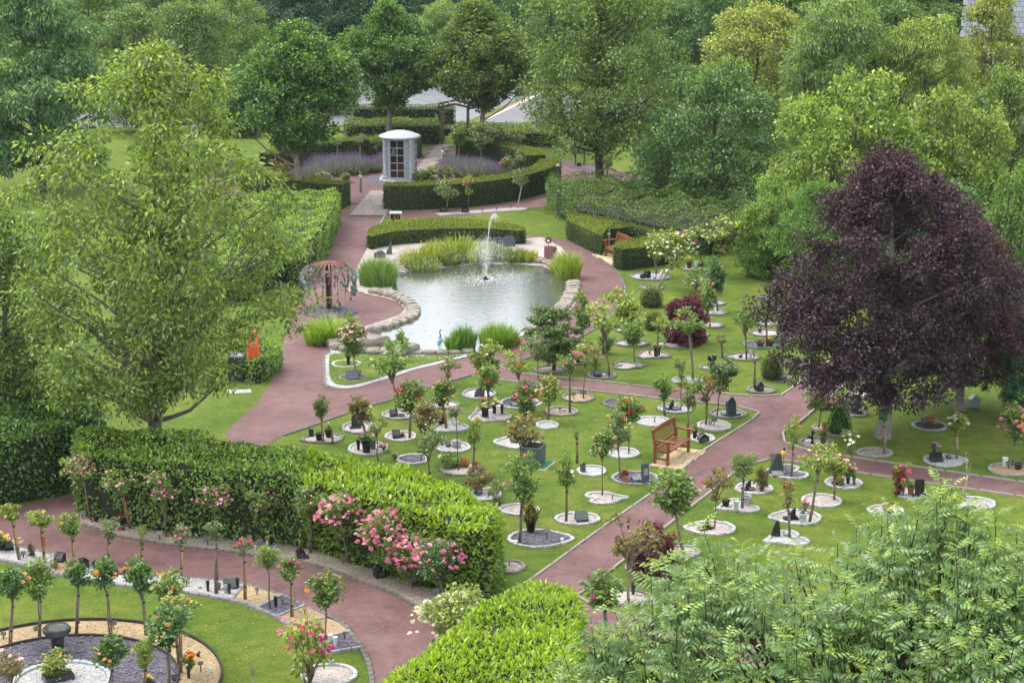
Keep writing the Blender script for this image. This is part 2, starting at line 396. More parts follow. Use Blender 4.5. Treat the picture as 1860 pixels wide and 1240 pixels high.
obj("ground", g.mesh("ground"), M['lawn'], kind='structure')
# front-left curved path
path_front = GP([(-160, 935), (40, 917), (100, 905), (137, 893), (200, 880), (190, 930), (146, 952), (217, 976), (332, 994), (420, 1003), (449, 1008), (544, 1020), (605, 1037), (656, 1057), (720, 1081), (783, 1118), (830, 1160), (850, 1230), (830, 1330),
                 (676, 1330), (676, 1240), (676, 1220), (656, 1176), (625, 1135), (588, 1115), (554, 1101), (513, 1082), (483, 1072), (449, 1062), (393, 1054), (339, 1049), (281, 1045), (217, 1040), (135, 1020), (95, 1008), (37, 994), (-160, 965)])
sheet("path", path_front, 0.004, M['path'])
sheet("path", GP([(640, 372), (616, 410), (593, 468), (560, 510), (535, 556), (520, 600), (508, 661), (488, 701), (464, 735), (437, 759), (410, 785), (430, 840), (515, 791), (540, 783), (641, 747), (718, 724), (777, 705), (855, 682), (915, 690),
                 (907, 666), (968, 648), (1000, 636), (1061, 609), (1095, 590), (1117, 567), (1133, 545), (1136, 525), (1130, 507), (1114, 487), (1078, 462), (1030, 437), (958, 426), (940, 432), (800, 425), (687, 430), (687, 416), (693, 402), (705, 390), (712, 372)]), 0.008, M['path'])
sheet("path", GP([(880, 658), (907, 666), (935, 677), (1013, 686), (1060, 690), (1186, 704), (1273, 713), (1360, 720), (1440, 718), (1400, 762), (1379, 748), (1362, 742), (1337, 738), (1205, 725), (1060, 709), (1017, 704), (960, 697), (900, 690), (870, 688)]), 0.012, M['path'])
sheet("path", GP([(1580, 600), (1502, 660), (1443, 701), (1424, 718), (1379, 748), (1381, 752), (1273, 821), (1234, 859), (1192, 890), (1085, 965), (979, 1043), (880, 1110), (960, 1150), (1049, 1081), (1101, 1043), (1137, 1015), (1199, 965), (1236, 936),
                 (1294, 891), (1335, 857), (1378, 836), (1430, 812), (1421, 802), (1417, 792), (1449, 771), (1483, 742), (1552, 685), (1650, 600)]), 0.016, M['path'])
sheet("path", GP([(1400, 800), (1421, 800), (1438, 812), (1466, 819), (1536, 830), (1751, 862), (1860, 878), (2050, 905), (2050, 930), (1860, 903), (1698, 880), (1552, 858), (1452, 840), (1396, 835), (1370, 838)]), 0.020, M['path'])
sheet("path", GP([(1000, 1065), (1049, 1087), (1110, 1114), (1175, 1128), (1400, 1170), (1400, 1220), (1137, 1166), (1052, 1152), (900, 1125)]), 0.024, M['path'])
# ring path round the circular hedge + stone walk through it
CX, CY = G(727, 327)
def ring(name, r0, r1, z, mat, cx=CX, cy=CY, a0=0, a1=2 * math.pi, n=72):
    mb = MB(); V = []; 
    for i in range(n + 1):
        a = a0 + (a1 - a0) * i / n
        V += [(cx + r0 * math.cos(a), cy + r0 * math.sin(a), z), (cx + r1 * math.cos(a), cy + r1 * math.sin(a), z)]
    mb.add(V, [(2 * i, 2 * i + 1, 2 * i + 3, 2 * i + 2) for i in range(n)])
    return obj(name, mb.mesh(name), mat, kind='structure')
ring("path", 7.6, 9.3, 0.004, M['path'])
ring("path", 0.2, 6.3, 0.028, M['path'])
ring("slate_bed", 0.5, 1.65, 0.034, M['gr_slate'])
sheet("path", GP([(1023, 350), (1110, 330), (1180, 345), (1180, 320), (1090, 305), (1020, 290)]), 0.0, M['path']).location.z = 0.014
# paving-slab strip: quad patch divided into slabs (each slab an object)
def slab_mesh():
    m_ = MB(); m_.box(-.5, .5, -.5, .5, 0, 1, top=0.985); return m_.mesh("slab")
SLAB = slab_mesh(); SLAB.materials.append(M['stone'])
def slab_field(parent, P00, P10, P11, P01, rows, z, h, colr, gap=0.012, var=0.12, name="paving_slab", seed=1):
    """quad split in rows; rows = list of column counts; slabs laid in each row"""
    rr = random.Random(seed)
    P00, P10, P11, P01 = [Vector(p) for p in (P00, P10, P11, P01)]
    def S(u, v): return (P00.lerp(P10, u)).lerp(P01.lerp(P11, u), v)
    nr = len(rows)
    for i, nc in enumerate(rows):
        off = 0 if i % 2 == 0 else 0.5 / nc
        cuts = [0] + [min(1, max(0, (k / nc) + off + rr.uniform(-.05, .05) / nc)) for k in range(1 if off == 0 else 0, nc)] + [1]
        cuts = sorted(set(cuts))
        for a, b_ in zip(cuts[:-1], cuts[1:]):
            if b_ - a < 0.04: continue
            p, q, r_, s = S(a, i / nr), S(b_, i / nr), S(b_, (i + 1) / nr), S(a, (i + 1) / nr)
            c = (p + q + r_ + s) / 4; ex = ((q - p) + (r_ - s)) / 2; ey = ((s - p) + (r_ - q)) / 2
            o = bpy.data.objects.new(name, SLAB); col.objects.link(o)
            v = 1 + rr.uniform(-var, var); o.color = (colr[0] * v, colr[1] * v * rr.uniform(.97, 1.03), colr[2] * v, 1)
            o.rotation_euler = (0, 0, math.atan2(ex.y, ex.x)); o.scale = (ex.length - gap, ey.length * abs(math.sin(ey.angle(ex))) - gap, h)
            o.location = (c.x, c.y, z); o.parent = parent
def struct_empty(name):
    o = bpy.data.objects.new(name, None); col.objects.link(o); o['kind'] = 'structure'; return o
sheet("mortar_bed", GP([(634, 393), (701, 393), (719, 377), (722, 347), (673, 347)]), 0.036, M['asphalt2'])
wk = struct_empty("stone_walk")
slab_field(wk, G(636, 392), G(700, 392), G(722, 349), G(674, 349), [3, 3, 3, 3, 3], 0.036, 0.02, (0.25, 0.205, 0.18), seed=3)
sheet("mortar_bed", GP([(752, 312), (782, 314), (818, 264), (796, 262)]), 0.036, M['asphalt2'])
wk2 = struct_empty("stone_walk")
slab_field(wk2, G(754, 312), G(784, 313), G(816, 265), G(798, 263), [3] * 6, 0.036, 0.02, (0.25, 0.205, 0.18), seed=4)
# kerbs: rows of edging slabs
KERB = MB().box(-.5, .5, -.5, .5, 0, 1, top=.9).mesh("kerb_block"); KERB.materials.append(M['stone'])
def kerb(pts, colr=(0.30, 0.275, 0.25), w=0.06, h=0.045, step=0.9, name="kerb_stone", var=.1, gap=.008):
    root = struct_empty("path_edging")
    P = [Vector(p) for p in pts]; acc = []
    L = [0]
    for a, b_ in zip(P[:-1], P[1:]): L.append(L[-1] + (b_ - a).length)
    def pos(s):
        for i in range(len(P) - 1):
            if s <= L[i + 1] + 1e-9: return P[i].lerp(P[i + 1], (s - L[i]) / max(L[i + 1] - L[i], 1e-9))
        return P[-1]
    n = max(1, round(L[-1] / step)); st = L[-1] / n
    for i in range(n):
        a, b_ = pos(i * st), pos((i + 1) * st); d = b_ - a; c = (a + b_) / 2
        o = bpy.data.objects.new(name, KERB); col.objects.link(o); o.parent = root
        v = 1 + rnd.uniform(-var, var); o.color = (colr[0] * v, colr[1] * v, colr[2] * v, 1)
        o.location = (c.x, c.y, 0); o.rotation_euler = (0, 0, math.atan2(d.y, d.x)); o.scale = (d.length - gap, w, h + rnd.uniform(-.004, .004))
    return root
kerb(GP([(907, 666), (921, 672), (935, 677), (970, 682), (1013, 686), (1060, 690), (1186, 704), (1273, 713), (1360, 720), (1400, 721), (1424, 718), (1443, 701), (1502, 660), (1560, 618)]))
kerb(GP([(868, 686), (900, 690), (960, 697), (1017, 704), (1060, 709), (1205, 725), (1337, 738), (1362, 742), (1376, 746), (1381, 750), (1378, 756), (1273, 821), (1234, 859), (1192, 890), (1085, 965), (979, 1043), (900, 1098)]))
kerb(GP([(1640, 610), (1552, 685), (1483, 742), (1449, 771), (1420, 788), (1417, 795), (1421, 802), (1438, 812), (1466, 819), (1536, 830), (1751, 862), (1860, 878), (1980, 895)]), h=.06)
kerb(GP([(1980, 922), (1860, 903), (1698, 880), (1552, 858), (1452, 840), (1420, 836), (1396, 834), (1370, 838), (1335, 857), (1294, 891), (1236, 936), (1199, 965), (1137, 1015), (1101, 1043), (1049, 1081), (1040, 1087), (1049, 1092), (1110, 1114), (1175, 1128), (1300, 1150)]))
kerb(GP([(1010, 1145), (1052, 1152), (1137, 1166), (1260, 1190)]))
kerb(GP([(700, 391), (693, 403), (687, 416)]))
kerb(GP([(1028, 437), (1078, 462), (1114, 487), (1130, 507), (1136, 525), (1133, 545), (1117, 567), (1095, 590), (1061, 609), (1000, 636), (968, 648), (907, 666)]), colr=(0.13, 0.12, 0.115), w=.08, h=.035, step=.25)
kerb(GP([(515, 791), (540, 783), (641, 747), (718, 724), (777, 705), (855, 682)]), colr=(0.13, 0.12, 0.115), w=.08, h=.035, step=.25)
kerb(GP([(600, 640), (588, 646), (589, 696), (596, 704)]), colr=(0.15, 0.14, 0.135), w=.1, h=.035, step=.25)
kerb(GP([(146, 952), (217, 976), (332, 994), (420, 1003), (449, 1008), (544, 1020), (605, 1037), (656, 1057), (720, 1081), (783, 1118)]), colr=(0.14, 0.12, 0.11), w=.08, h=.05, step=.22)
# memorial border beside the front path: outer (path side) line and inner (lawn side) line
OUT = GP([(-160, 962), (0, 985), (37, 994), (95, 1008), (135, 1020), (217, 1040), (281, 1045), (339, 1049), (393, 1054), (449, 1062), (483, 1072), (513, 1082), (554, 1101), (588, 1115), (625, 1135), (656, 1176), (670, 1205), (676, 1240), (676, 1290)])
kerb(OUT, colr=(0.15, 0.135, 0.13), w=.1, h=.04, step=.22)
INN = GP([(-160, 1000), (0, 1018), (61, 1032), (95, 1042), (163, 1057), (220, 1064), (300, 1072), (359, 1080), (420, 1091), (442, 1096), (503, 1121), (537, 1143), (560, 1154), (578, 1166), (583, 1190)])
kerb(INN, colr=(0.20, 0.20, 0.21), w=.1, h=.05, step=.25)
secs = [([(-160, 962), (0, 985), (37, 994), (95, 1008), (97, 1041), (61, 1032), (0, 1018), (-160, 1000)], 'gr_white'),
        ([(95, 1008), (135, 1020), (148, 1023), (140, 1051), (97, 1041)], 'gr_gold'),
        ([(148, 1023), (217, 1040), (281, 1045), (284, 1070), (220, 1064), (163, 1057), (140, 1051)], 'gr_white'),
        ([(281, 1045), (339, 1049), (393, 1054), (445, 1061), (420, 1091), (359, 1080), (300, 1072), (284, 1070)], 'gr_white'),
        ([(445, 1061), (483, 1072), (513, 1082), (466, 1106), (442, 1096), (420, 1091)], 'gr_gold'),
        ([(513, 1082), (554, 1101), (504, 1121), (466, 1106)], 'gr_slate'),
        ([(554, 1101), (588, 1115), (592, 1124), (541, 1138), (504, 1121)], 'gr_gold'),
        ([(592, 1124), (625, 1135), (637, 1148), (580, 1162), (541, 1138)], 'gr_gold'),
        ([(637, 1148), (656, 1177), (583, 1190), (578, 1163)], 'gr_slate')]
CHIP = {'gr_white': [(0.50, 0.49, 0.48), .045], 'gr_pink': [(0.47, 0.42, 0.385), .04], 'gr_gold': [(0.42, 0.31, 0.17), .04], 'gr_slate': [(0.13, 0.115, 0.145), .075], 'gr_buff': [(0.30, 0.26, 0.21), .045], 'gr_soil': [(0.04, 0.03, 0.025), .04]}
def in_poly(P, poly):
    x, y = P[:, 0], P[:, 1]; r = np.zeros(len(P), bool); n = len(poly)
    for i in range(n):
        x0, y0 = poly[i]; x1, y1 = poly[(i + 1) % n]
        c = ((y0 > y) != (y1 > y)) & (x < (x1 - x0) * (y - y0) / (y1 - y0 + 1e-12) + x0); r ^= c
    return r
def chips(poly, g_, z, parent, dens=110, seed=0, name="gravel", zf=None, maxn=4000):
    """loose stones lying on a bed: one flattened octahedron each"""
    rng = np.random.default_rng(seed); A = abs(poly_area(poly)); n = int(min(maxn, A * dens)) * 2
    xs = [p[0] for p in poly]; ys = [p[1] for p in poly]
    P = np.stack([rng.uniform(min(xs), max(xs), n * 2), rng.uniform(min(ys), max(ys), n * 2)], 1); P = P[in_poly(P, poly)][:int(min(maxn, A * dens))]
    n = len(P)
    if n == 0: return None
    c_, s_ = CHIP[g_]; flat = 0.35 if g_ == 'gr_slate' else 0.6
    B = np.array([(1, 0, 0), (0, 1, 0), (-1, 0, 0), (0, -1, 0), (0, 0, 1), (0, 0, -1)], float)
    S = rng.uniform(.5, 1.2, (n, 1, 1)) * s_ * 0.5 * np.array([1, .75, flat]); a = rng.uniform(0, 6.28, n)
    V = B[None] * S * rng.uniform(.8, 1.2, (n, 6, 1)); ca, sa = np.cos(a)[:, None], np.sin(a)[:, None]
    X = V[..., 0] * ca - V[..., 1] * sa; Y = V[..., 0] * sa + V[..., 1] * ca; Z = V[..., 2] + X * rng.normal(0, .3, (n, 1))
    V = np.stack([X + P[:, 0:1], Y + P[:, 1:2], Z + z + s_ * .12], -1).reshape(-1, 3)
    T = np.array([(0, 1, 4), (1, 2, 4), (2, 3, 4), (3, 0, 4)]); F = (np.arange(n)[:, None, None] * 6 + T[None]).reshape(-1, 3)
    return obj(name, mesh_from(name, V, F), M['chips'], parent, color=c_, kind='stuff')
for i, (pl, g_) in enumerate(secs):
    P = GP(pl); o = sheet("gravel_bed", P, 0.030 + 0.002 * (i % 2), M[g_]); chips(P, g_, 0.034, o, 90, 50 + i)
for a, b_ in [((97, 1041), (95, 1008)), ((140, 1051), (148, 1023)), ((284, 1070), (281, 1046)), ((420, 1091), (445, 1061)), ((466, 1106), (513, 1082)), ((504, 1121), (554, 1101)), ((541, 1138), (592, 1124)), ((578, 1163), (637, 1148)), ((583, 1190), (656, 1177))]:
    kerb(GP([a, b_]), colr=(0.28, 0.28, 0.295), w=.07, h=.06, step=.22)
strip = GP([(146, 952), (217, 976), (332, 994), (420, 1003), (449, 1008), (544, 1020), (605, 1037), (656, 1057), (720, 1081), (783, 1118), (835, 1112), (820, 1084), (720, 1048), (639, 1025), (578, 1001), (503, 987), (420, 981), (352, 975), (244, 956), (146, 932)])
o = sheet("gravel_bed", strip, 0.030, M['gr_buff']); chips(strip, 'gr_buff', 0.034, o, 130, 71)
# leaf litter / moss fringe under the hedge is real small leaves (added with the hedge)
# pond gravel surround
POND = [(718, 507), (722, 497), (738, 493), (760, 491), (780, 490), (822, 484), (879, 480), (930, 479), (958, 481), (985, 484), (1005, 489), (1020, 497), (1029, 507), (1032, 518), (1029, 535), (1019, 550), (1006, 563), (988, 576), (969, 587), (950, 600), (935, 610),
        (905, 628), (865, 640), (830, 643), (802, 641), (770, 641), (743, 640), (705, 632), (675, 622), (664, 612), (668, 602), (692, 597), (721, 590), (742, 583), (752, 574), (756, 565), (753, 558), (743, 550), (730, 541), (715, 533), (712, 520)]
gp1 = GP([(667, 452), (655, 474), (640, 505), (630, 530), (668, 532), (705, 537), (730, 541), (716, 520), (740, 494), (880, 480), (985, 484), (1032, 505), (1052, 515), (1045, 480), (1020, 450), (985, 432), (955, 434), (900, 438), (800, 436), (720, 442)])
o = sheet("gravel_bed", gp1, 0.026, M['gr_pink']); chips(gp1, 'gr_pink', 0.03, o, 60, 72)
gp2 = GP([(1052, 513), (1052, 543), (1032, 571), (985, 600), (938, 615), (930, 606), (970, 582), (1005, 562), (1024, 540), (1030, 516)])
o = sheet("gravel_bed", gp2, 0.028, M['gr_pink']); chips(gp2, 'gr_pink', 0.032, o, 60, 73)
gp3 = GP([(667, 529), (692, 531), (732, 541), (757, 558), (749, 575), (709, 590), (664, 600), (664, 593), (700, 582), (728, 572), (736, 562), (722, 549), (690, 540), (660, 534)])
o = sheet("gravel_bed", gp3, 0.028, M['gr_pink']); chips(gp3, 'gr_pink', 0.032, o, 60, 74)
gp4 = GP([(600, 618), (664, 600), (675, 622), (743, 640), (865, 638), (868, 645), (822, 655), (740, 652), (690, 650), (600, 645)])
o = sheet("gravel_bed", gp4, 0.029, M['gr_white']); chips(gp4, 'gr_white', 0.033, o, 80, 75)
# island lawn left of the pond, with its pebble margin
isl = GP([(598, 640), (589, 650), (591, 696), (600, 702), (613, 706), (632, 706), (653, 703), (709, 687), (749, 673), (794, 662), (822, 654), (862, 643), (850, 639), (740, 644), (640, 640)])
o = sheet("gravel_bed", isl, 0.020, M['gr_white']); chips(isl, 'gr_white', 0.024, o, 80, 76)
sheet("lawn", smooth_poly(GP([(600, 643), (597, 655), (599, 690), (610, 699), (635, 701), (655, 697), (705, 682), (745, 669), (790, 658), (830, 650), (845, 645), (740, 649), (640, 643)]), 1), 0.040, M['lawn'])
pw = GP(POND, 0.05)
sheet("pond", smooth_poly(pw, 1), 0.05, M['water'])
# pond kerb stones: individual irregular blocks
def rock_mesh(seed, n=10):
    rr = random.Random(seed); m_ = MB()
    ring0 = [(math.cos(t) * rr.uniform(.74, 1.08), math.sin(t) * rr.uniform(.74, 1.08)) for t in [2 * math.pi * k / n for k in range(n)]]
    sq = lambda x, y: (max(-.62, min(.62, x * .8)), max(-.62, min(.62, y * .8)))
    V = [(*sq(x, y), -.1) for x, y in ring0] + [(*sq(x * 1.02, y * 1.02), .75 + rr.uniform(-.05, .05)) for x, y in ring0] + [(sq(x, y)[0] * .88, sq(x, y)[1] * .88, 1 + rr.uniform(-.14, .12)) for x, y in ring0]
    F = []
    for l in range(2):
        for k in range(n): F.append((l * n + k, l * n + (k + 1) % n, (l + 1) * n + (k + 1) % n, (l + 1) * n + k))
    F.append(tuple(2 * n + k for k in range(n)))
    me = m_.add(V, F).mesh("rock_block"); me.materials.append(M['rockface']); return me
ROCKS = [rock_mesh(i) for i in range(6)]
def rockrow(pts, name="coping_stone", w=.36, h=.17, step=.42, colr=(0.30, 0.265, 0.225), rootname="pond_edge", var=.14):
    root = struct_empty(rootname)
    P = [Vector(p) for p in pts]
    L = [0]
    for a, b_ in zip(P[:-1], P[1:]): L.append(L[-1] + (b_ - a).length)
    n = max(1, round(L[-1] / step)); st = L[-1] / n
    def pos(s):
        for i in range(len(P) - 1):
            if s <= L[i + 1] + 1e-9: return P[i].lerp(P[i + 1], (s - L[i]) / max(L[i + 1] - L[i], 1e-9))
        return P[-1]
    for i in range(n):
        a, b_ = pos(i * st), pos((i + 1) * st); d = b_ - a; c = (a + b_) / 2
        o = bpy.data.objects.new(name, rnd.choice(ROCKS)); col.objects.link(o); o.parent = root
        v = 1 + rnd.uniform(-var, var); o.color = (colr[0] * v, colr[1] * v, colr[2] * v * rnd.uniform(.94, 1.02), 1)
        o.location = (c.x, c.y, 0); o.rotation_euler = (rnd.uniform(-.04, .04), rnd.uniform(-.04, .04), math.atan2(d.y, d.x)); o.scale = (d.length * .8, w * .8 * rnd.uniform(.9, 1.15), h * rnd.uniform(.9, 1.1))
    return root
rockrow(GP([(672, 603), (700, 597), (725, 588), (744, 580), (752, 570), (750, 561), (738, 550), (722, 542), (700, 536), (672, 531)]), w=.5)
rockrow(GP([(1042, 517), (1040, 535), (1031, 550), (1018, 565), (1003, 576), (985, 588), (960, 602)]), w=.5)
rockrow(GP([(955, 473), (975, 476), (995, 480), (1012, 487), (1030, 495)]), w=.5)
rockrow(GP([(725, 502), (722, 490), (730, 478), (738, 468)]), w=.55)
rockrow(GP([(602, 632), (625, 638), (650, 641), (690, 643), (740, 646)]), w=.5, h=.2)
rockrow(GP([(640, 622), (665, 630), (700, 636), (745, 643), (800, 645), (860, 641)]), w=.3, h=.13)
# waterfall rocks
CR = iter(['leftmost low slab', 'tallest slab left of the pink rose', 'broad slab beneath the pink rose', 'broad slab right of the pink rose stem', 'small stone right of the broad slabs', 'flat stone near the heron', 'rear left slab', 'rear middle slab'])
for (x, y, s, hh) in [(612, 628, .7, .28), (632, 622, .6, .42), (655, 628, .8, .34), (676, 634, .8, .4), (690, 626, .5, .25), (742, 642, .6, .26), (622, 612, .55, .3), (648, 612, .5, .36)]:
    xx, yy = G(x, y); o = obj("boulder", rnd.choice(ROCKS), M['rockface'], None, (xx, yy, 0), color=(0.25, 0.225, 0.2), rot=rnd.uniform(0, 3), scale=(s, s * .7, hh))
    tag(o, next(CR) + " of the rocky cascade left of the pond", 'rock', 'cascade rocks at the lower left end of the pond')
# car park and roads behind
sheet("car_park", GP([(330, 232), (640, 228), (760, 222), (845, 222), (920, 190), (990, 160), (1000, 135), (800, 130), (300, 128), (100, 140), (100, 232)]), 0.010, M['asphalt'])
sheet("road", GP([(845, 232), (905, 203), (985, 168), (1080, 170), (1200, 180), (1300, 200), (1180, 215), (1010, 226), (960, 233)]), 0.014, M['asphalt2'])
sheet("kerb_band", GP([(838, 234), (846, 234), (986, 167), (980, 166)]), 0.020, pmat("red_kerb_paint", (0.34, 0.13, 0.13), .7))
sheet("kerb_line", GP([(846, 234), (850, 234), (990, 168), (986, 167)]), 0.024, pmat("white_line_paint", (0.75, 0.74, 0.7), .7))
# ================================================================== hedges
def hedge(name, poly, h, label, colr, mat='leaf', dens=260, ll=.09, lw=.045, top_tint=.8, side_tint=.15, seed=1, cat='hedge', group=None, rough=.06, bottom_tint=None, topcol=None, inset=.1, spiky=0.5, tipfrac=0.0, zbase=.02, flat=False):
    rng = np.random.default_rng(seed)
    if poly_area(poly) < 0: poly = poly[::-1]
    root = thing(name, label, cat, (*np.mean(np.array(poly), 0), 0), group=group)
    ox, oy = root.location.x, root.location.y
    import bmesh
    n = len(poly); P = np.array(poly) - np.array([ox, oy]); 
    # inner solid, slightly smaller
    e = np.roll(P, -1, 0) - P; ln = np.linalg.norm(e, axis=1, keepdims=True); nn = np.stack([e[:, 1], -e[:, 0]], 1) / np.maximum(ln, 1e-6)
    vn = nn + np.roll(nn, 1, 0); vn /= np.maximum(np.linalg.norm(vn, axis=1, keepdims=True), .3)
    Q = P - vn * inset
    bm = bmesh.new(); vs = [bm.verts.new((x, y, 0)) for x, y in Q]; vt = [bm.verts.new((x, y, h - inset)) for x, y in Q]
    for i in range(n): bm.faces.new((vs[i], vs[(i + 1) % n], vt[(i + 1) % n], vt[i]))
    f = bm.faces.new(vt); f.normal_update(); bmesh.ops.triangulate(bm, faces=[f])
    me = bpy.data.meshes.new("branches"); bm.to_mesh(me); bm.free(); obj("branches", me, M['core'], root)
    # side points
    pts = []; nrm = []; isTop = []
    und = rng.uniform(0, 6.28, 4)
    def bumpf(X): return rough * (np.sin(X[:, 0] * 2.3 + und[0]) + np.sin(X[:, 1] * 2.9 + und[1]) + np.sin(X[:, 0] * 5.1 + X[:, 2] * 4 + und[2]) + np.sin(X[:, 1] * 4.3 - X[:, 2] * 3 + und[3])) * .5
    for i in range(n):
        L_ = ln[i, 0]; k = int(L_ * h * dens)
        if k == 0: continue
        t = rng.uniform(0, 1, k); z = rng.uniform(zbase, h, k)
        X = P[i][None] + e[i][None] * t[:, None]; X3 = np.column_stack([X, z]); nv = np.array([nn[i, 0], nn[i, 1], 0])
        edge = np.clip((z - (h - .15)) / .15, 0, 1)
        X3 = X3 + nv[None] * (bumpf(X3) - rng.uniform(0, .07, k) - .07 * edge ** 2)[:, None]
        pts.append(X3); nrm.append(np.repeat(nv[None], k, 0)); isTop.append(np.clip((z / h - .55) / .45, 0, 1) * .5)
    A = abs(poly_area(poly)); k = int(A * dens * 1.15); bb0 = P.min(0); bb1 = P.max(0)
    X = rng.uniform(bb0, bb1, (int(k * (np.prod(bb1 - bb0) / max(A, 1e-3))) + 10, 2)); X = X[in_poly(X, [tuple(q) for q in P])]
    X3 = np.column_stack([X, np.full(len(X), h)]); X3[:, 2] += bumpf(X3) - rng.uniform(0, .06, len(X))
    pts.append(X3); nrm.append(np.repeat(np.array([[0, 0, 1.]]), len(X), 0)); isTop.append(np.ones(len(X)))
    P3 = np.concatenate(pts); NN = np.concatenate(nrm); T = np.concatenate(isTop); m_ = len(P3)
    D = NN * spiky + rng.normal(size=(m_, 3)) * .6; D[:, 2] += np.where(T > .9, .25, -.25 if spiky < .8 else .25)
    U = NN * 1.0 + rng.normal(size=(m_, 3)) * .45; U[:, 2] += .35
    sz = rng.uniform(.7, 1.3, m_)
    V, F = leaves(P3, D, U, ll * sz, lw * sz)
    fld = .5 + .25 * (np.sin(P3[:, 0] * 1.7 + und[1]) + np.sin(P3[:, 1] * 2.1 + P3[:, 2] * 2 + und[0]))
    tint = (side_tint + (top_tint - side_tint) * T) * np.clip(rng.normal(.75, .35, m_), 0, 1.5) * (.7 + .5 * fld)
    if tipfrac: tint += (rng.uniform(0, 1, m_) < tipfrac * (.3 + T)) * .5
    obj("foliage", mesh_from("foliage", V, F, attr=np.repeat(tint, 2)), M[mat], root, color=colr, kind='stuff')
    return root
def band(line, width_vec):   # line of ground points + offset vector -> polygon
    return line + [(x + width_vec[0], y + width_vec[1]) for x, y in reversed(line)]
def arc(r0, r1, a0, a1, n=26, cx=CX, cy=CY):
    A = [R(a0 + (a1 - a0) * i / n) for i in range(n + 1)]
    return [(cx + r1 * math.cos(a), cy + r1 * math.sin(a)) for a in A] + [(cx + r0 * math.cos(a), cy + r0 * math.sin(a)) for a in reversed(A)]
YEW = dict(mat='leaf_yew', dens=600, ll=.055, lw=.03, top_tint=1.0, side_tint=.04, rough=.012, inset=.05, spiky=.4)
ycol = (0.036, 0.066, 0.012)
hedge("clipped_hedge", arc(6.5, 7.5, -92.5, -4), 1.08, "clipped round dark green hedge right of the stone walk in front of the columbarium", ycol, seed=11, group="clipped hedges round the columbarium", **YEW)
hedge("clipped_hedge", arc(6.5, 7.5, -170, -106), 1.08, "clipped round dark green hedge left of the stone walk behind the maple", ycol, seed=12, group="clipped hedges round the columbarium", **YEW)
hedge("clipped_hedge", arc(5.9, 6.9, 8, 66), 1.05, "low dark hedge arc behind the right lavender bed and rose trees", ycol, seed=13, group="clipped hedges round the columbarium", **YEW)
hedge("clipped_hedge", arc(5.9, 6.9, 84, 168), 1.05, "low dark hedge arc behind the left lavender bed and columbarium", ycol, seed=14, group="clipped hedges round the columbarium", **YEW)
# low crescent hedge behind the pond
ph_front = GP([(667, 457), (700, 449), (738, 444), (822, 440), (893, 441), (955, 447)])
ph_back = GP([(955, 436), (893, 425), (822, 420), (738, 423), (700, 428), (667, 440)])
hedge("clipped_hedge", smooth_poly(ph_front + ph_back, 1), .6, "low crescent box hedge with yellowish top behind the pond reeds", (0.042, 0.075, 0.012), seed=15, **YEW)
# hedge beside the path (left), loose light green top
hedge("privet_hedge", smooth_poly(GP([(616, 411), (593, 468), (566, 500), (540, 520), (500, 520), (440, 560), (330, 520), (380, 430), (430, 408), (560, 402), (610, 400)]), 1), 1.3, "broad light green privet hedge left of the red path below the maple", (0.070, 0.125, 0.018),
      dens=330, ll=.07, lw=.045, top_tint=.75, side_tint=.18, seed=16, rough=.1, tipfrac=.2)
hedge("privet_hedge", smooth_poly(GP([(505, 665), (498, 685), (470, 700), (425, 690), (430, 655), (470, 645)]), 1), .7, "small rounded shrub hedge beside the orange lifebuoy box at the path", (0.05, 0.105, 0.014), dens=380, ll=.08, lw=.05, top_tint=.7, side_tint=.25, seed=17, rough=.12)
# big front hedges
h2f = GP([(146, 937), (244, 960), (352, 977), (420, 983), (503, 989), (560, 999)])
h2b = GP([(560, 945), (503, 930), (420, 918), (300, 902), (190, 890), (143, 896)])
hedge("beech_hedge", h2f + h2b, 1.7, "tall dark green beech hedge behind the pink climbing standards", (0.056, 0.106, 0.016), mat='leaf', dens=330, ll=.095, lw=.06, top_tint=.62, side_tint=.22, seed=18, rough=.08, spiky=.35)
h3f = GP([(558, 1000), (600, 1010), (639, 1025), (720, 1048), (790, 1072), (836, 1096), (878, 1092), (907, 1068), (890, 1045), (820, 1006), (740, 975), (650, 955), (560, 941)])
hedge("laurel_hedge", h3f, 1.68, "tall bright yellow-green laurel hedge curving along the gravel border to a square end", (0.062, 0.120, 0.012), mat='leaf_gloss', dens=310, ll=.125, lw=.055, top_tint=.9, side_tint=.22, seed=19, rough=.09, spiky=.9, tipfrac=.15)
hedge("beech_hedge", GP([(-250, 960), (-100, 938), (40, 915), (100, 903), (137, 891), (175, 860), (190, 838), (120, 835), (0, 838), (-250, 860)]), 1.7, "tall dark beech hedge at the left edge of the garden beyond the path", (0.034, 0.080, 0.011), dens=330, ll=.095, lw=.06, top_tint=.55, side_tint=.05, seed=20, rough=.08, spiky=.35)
hedge("laurel_hedge", smooth_poly(GP([(905, 1208), (965, 1196), (1030, 1200), (1052, 1222), (1048, 1300), (1035, 1420), (560, 1500), (640, 1440), (780, 1330), (850, 1262)]), 1), 1.62, "bright yellow-tipped laurel hedge at the bottom edge of the garden", (0.064, 0.125, 0.012), mat='leaf_gloss', dens=380, ll=.12, lw=.05, top_tint=.9, side_tint=.22, seed=21, rough=.08, spiky=.95, tipfrac=.2)
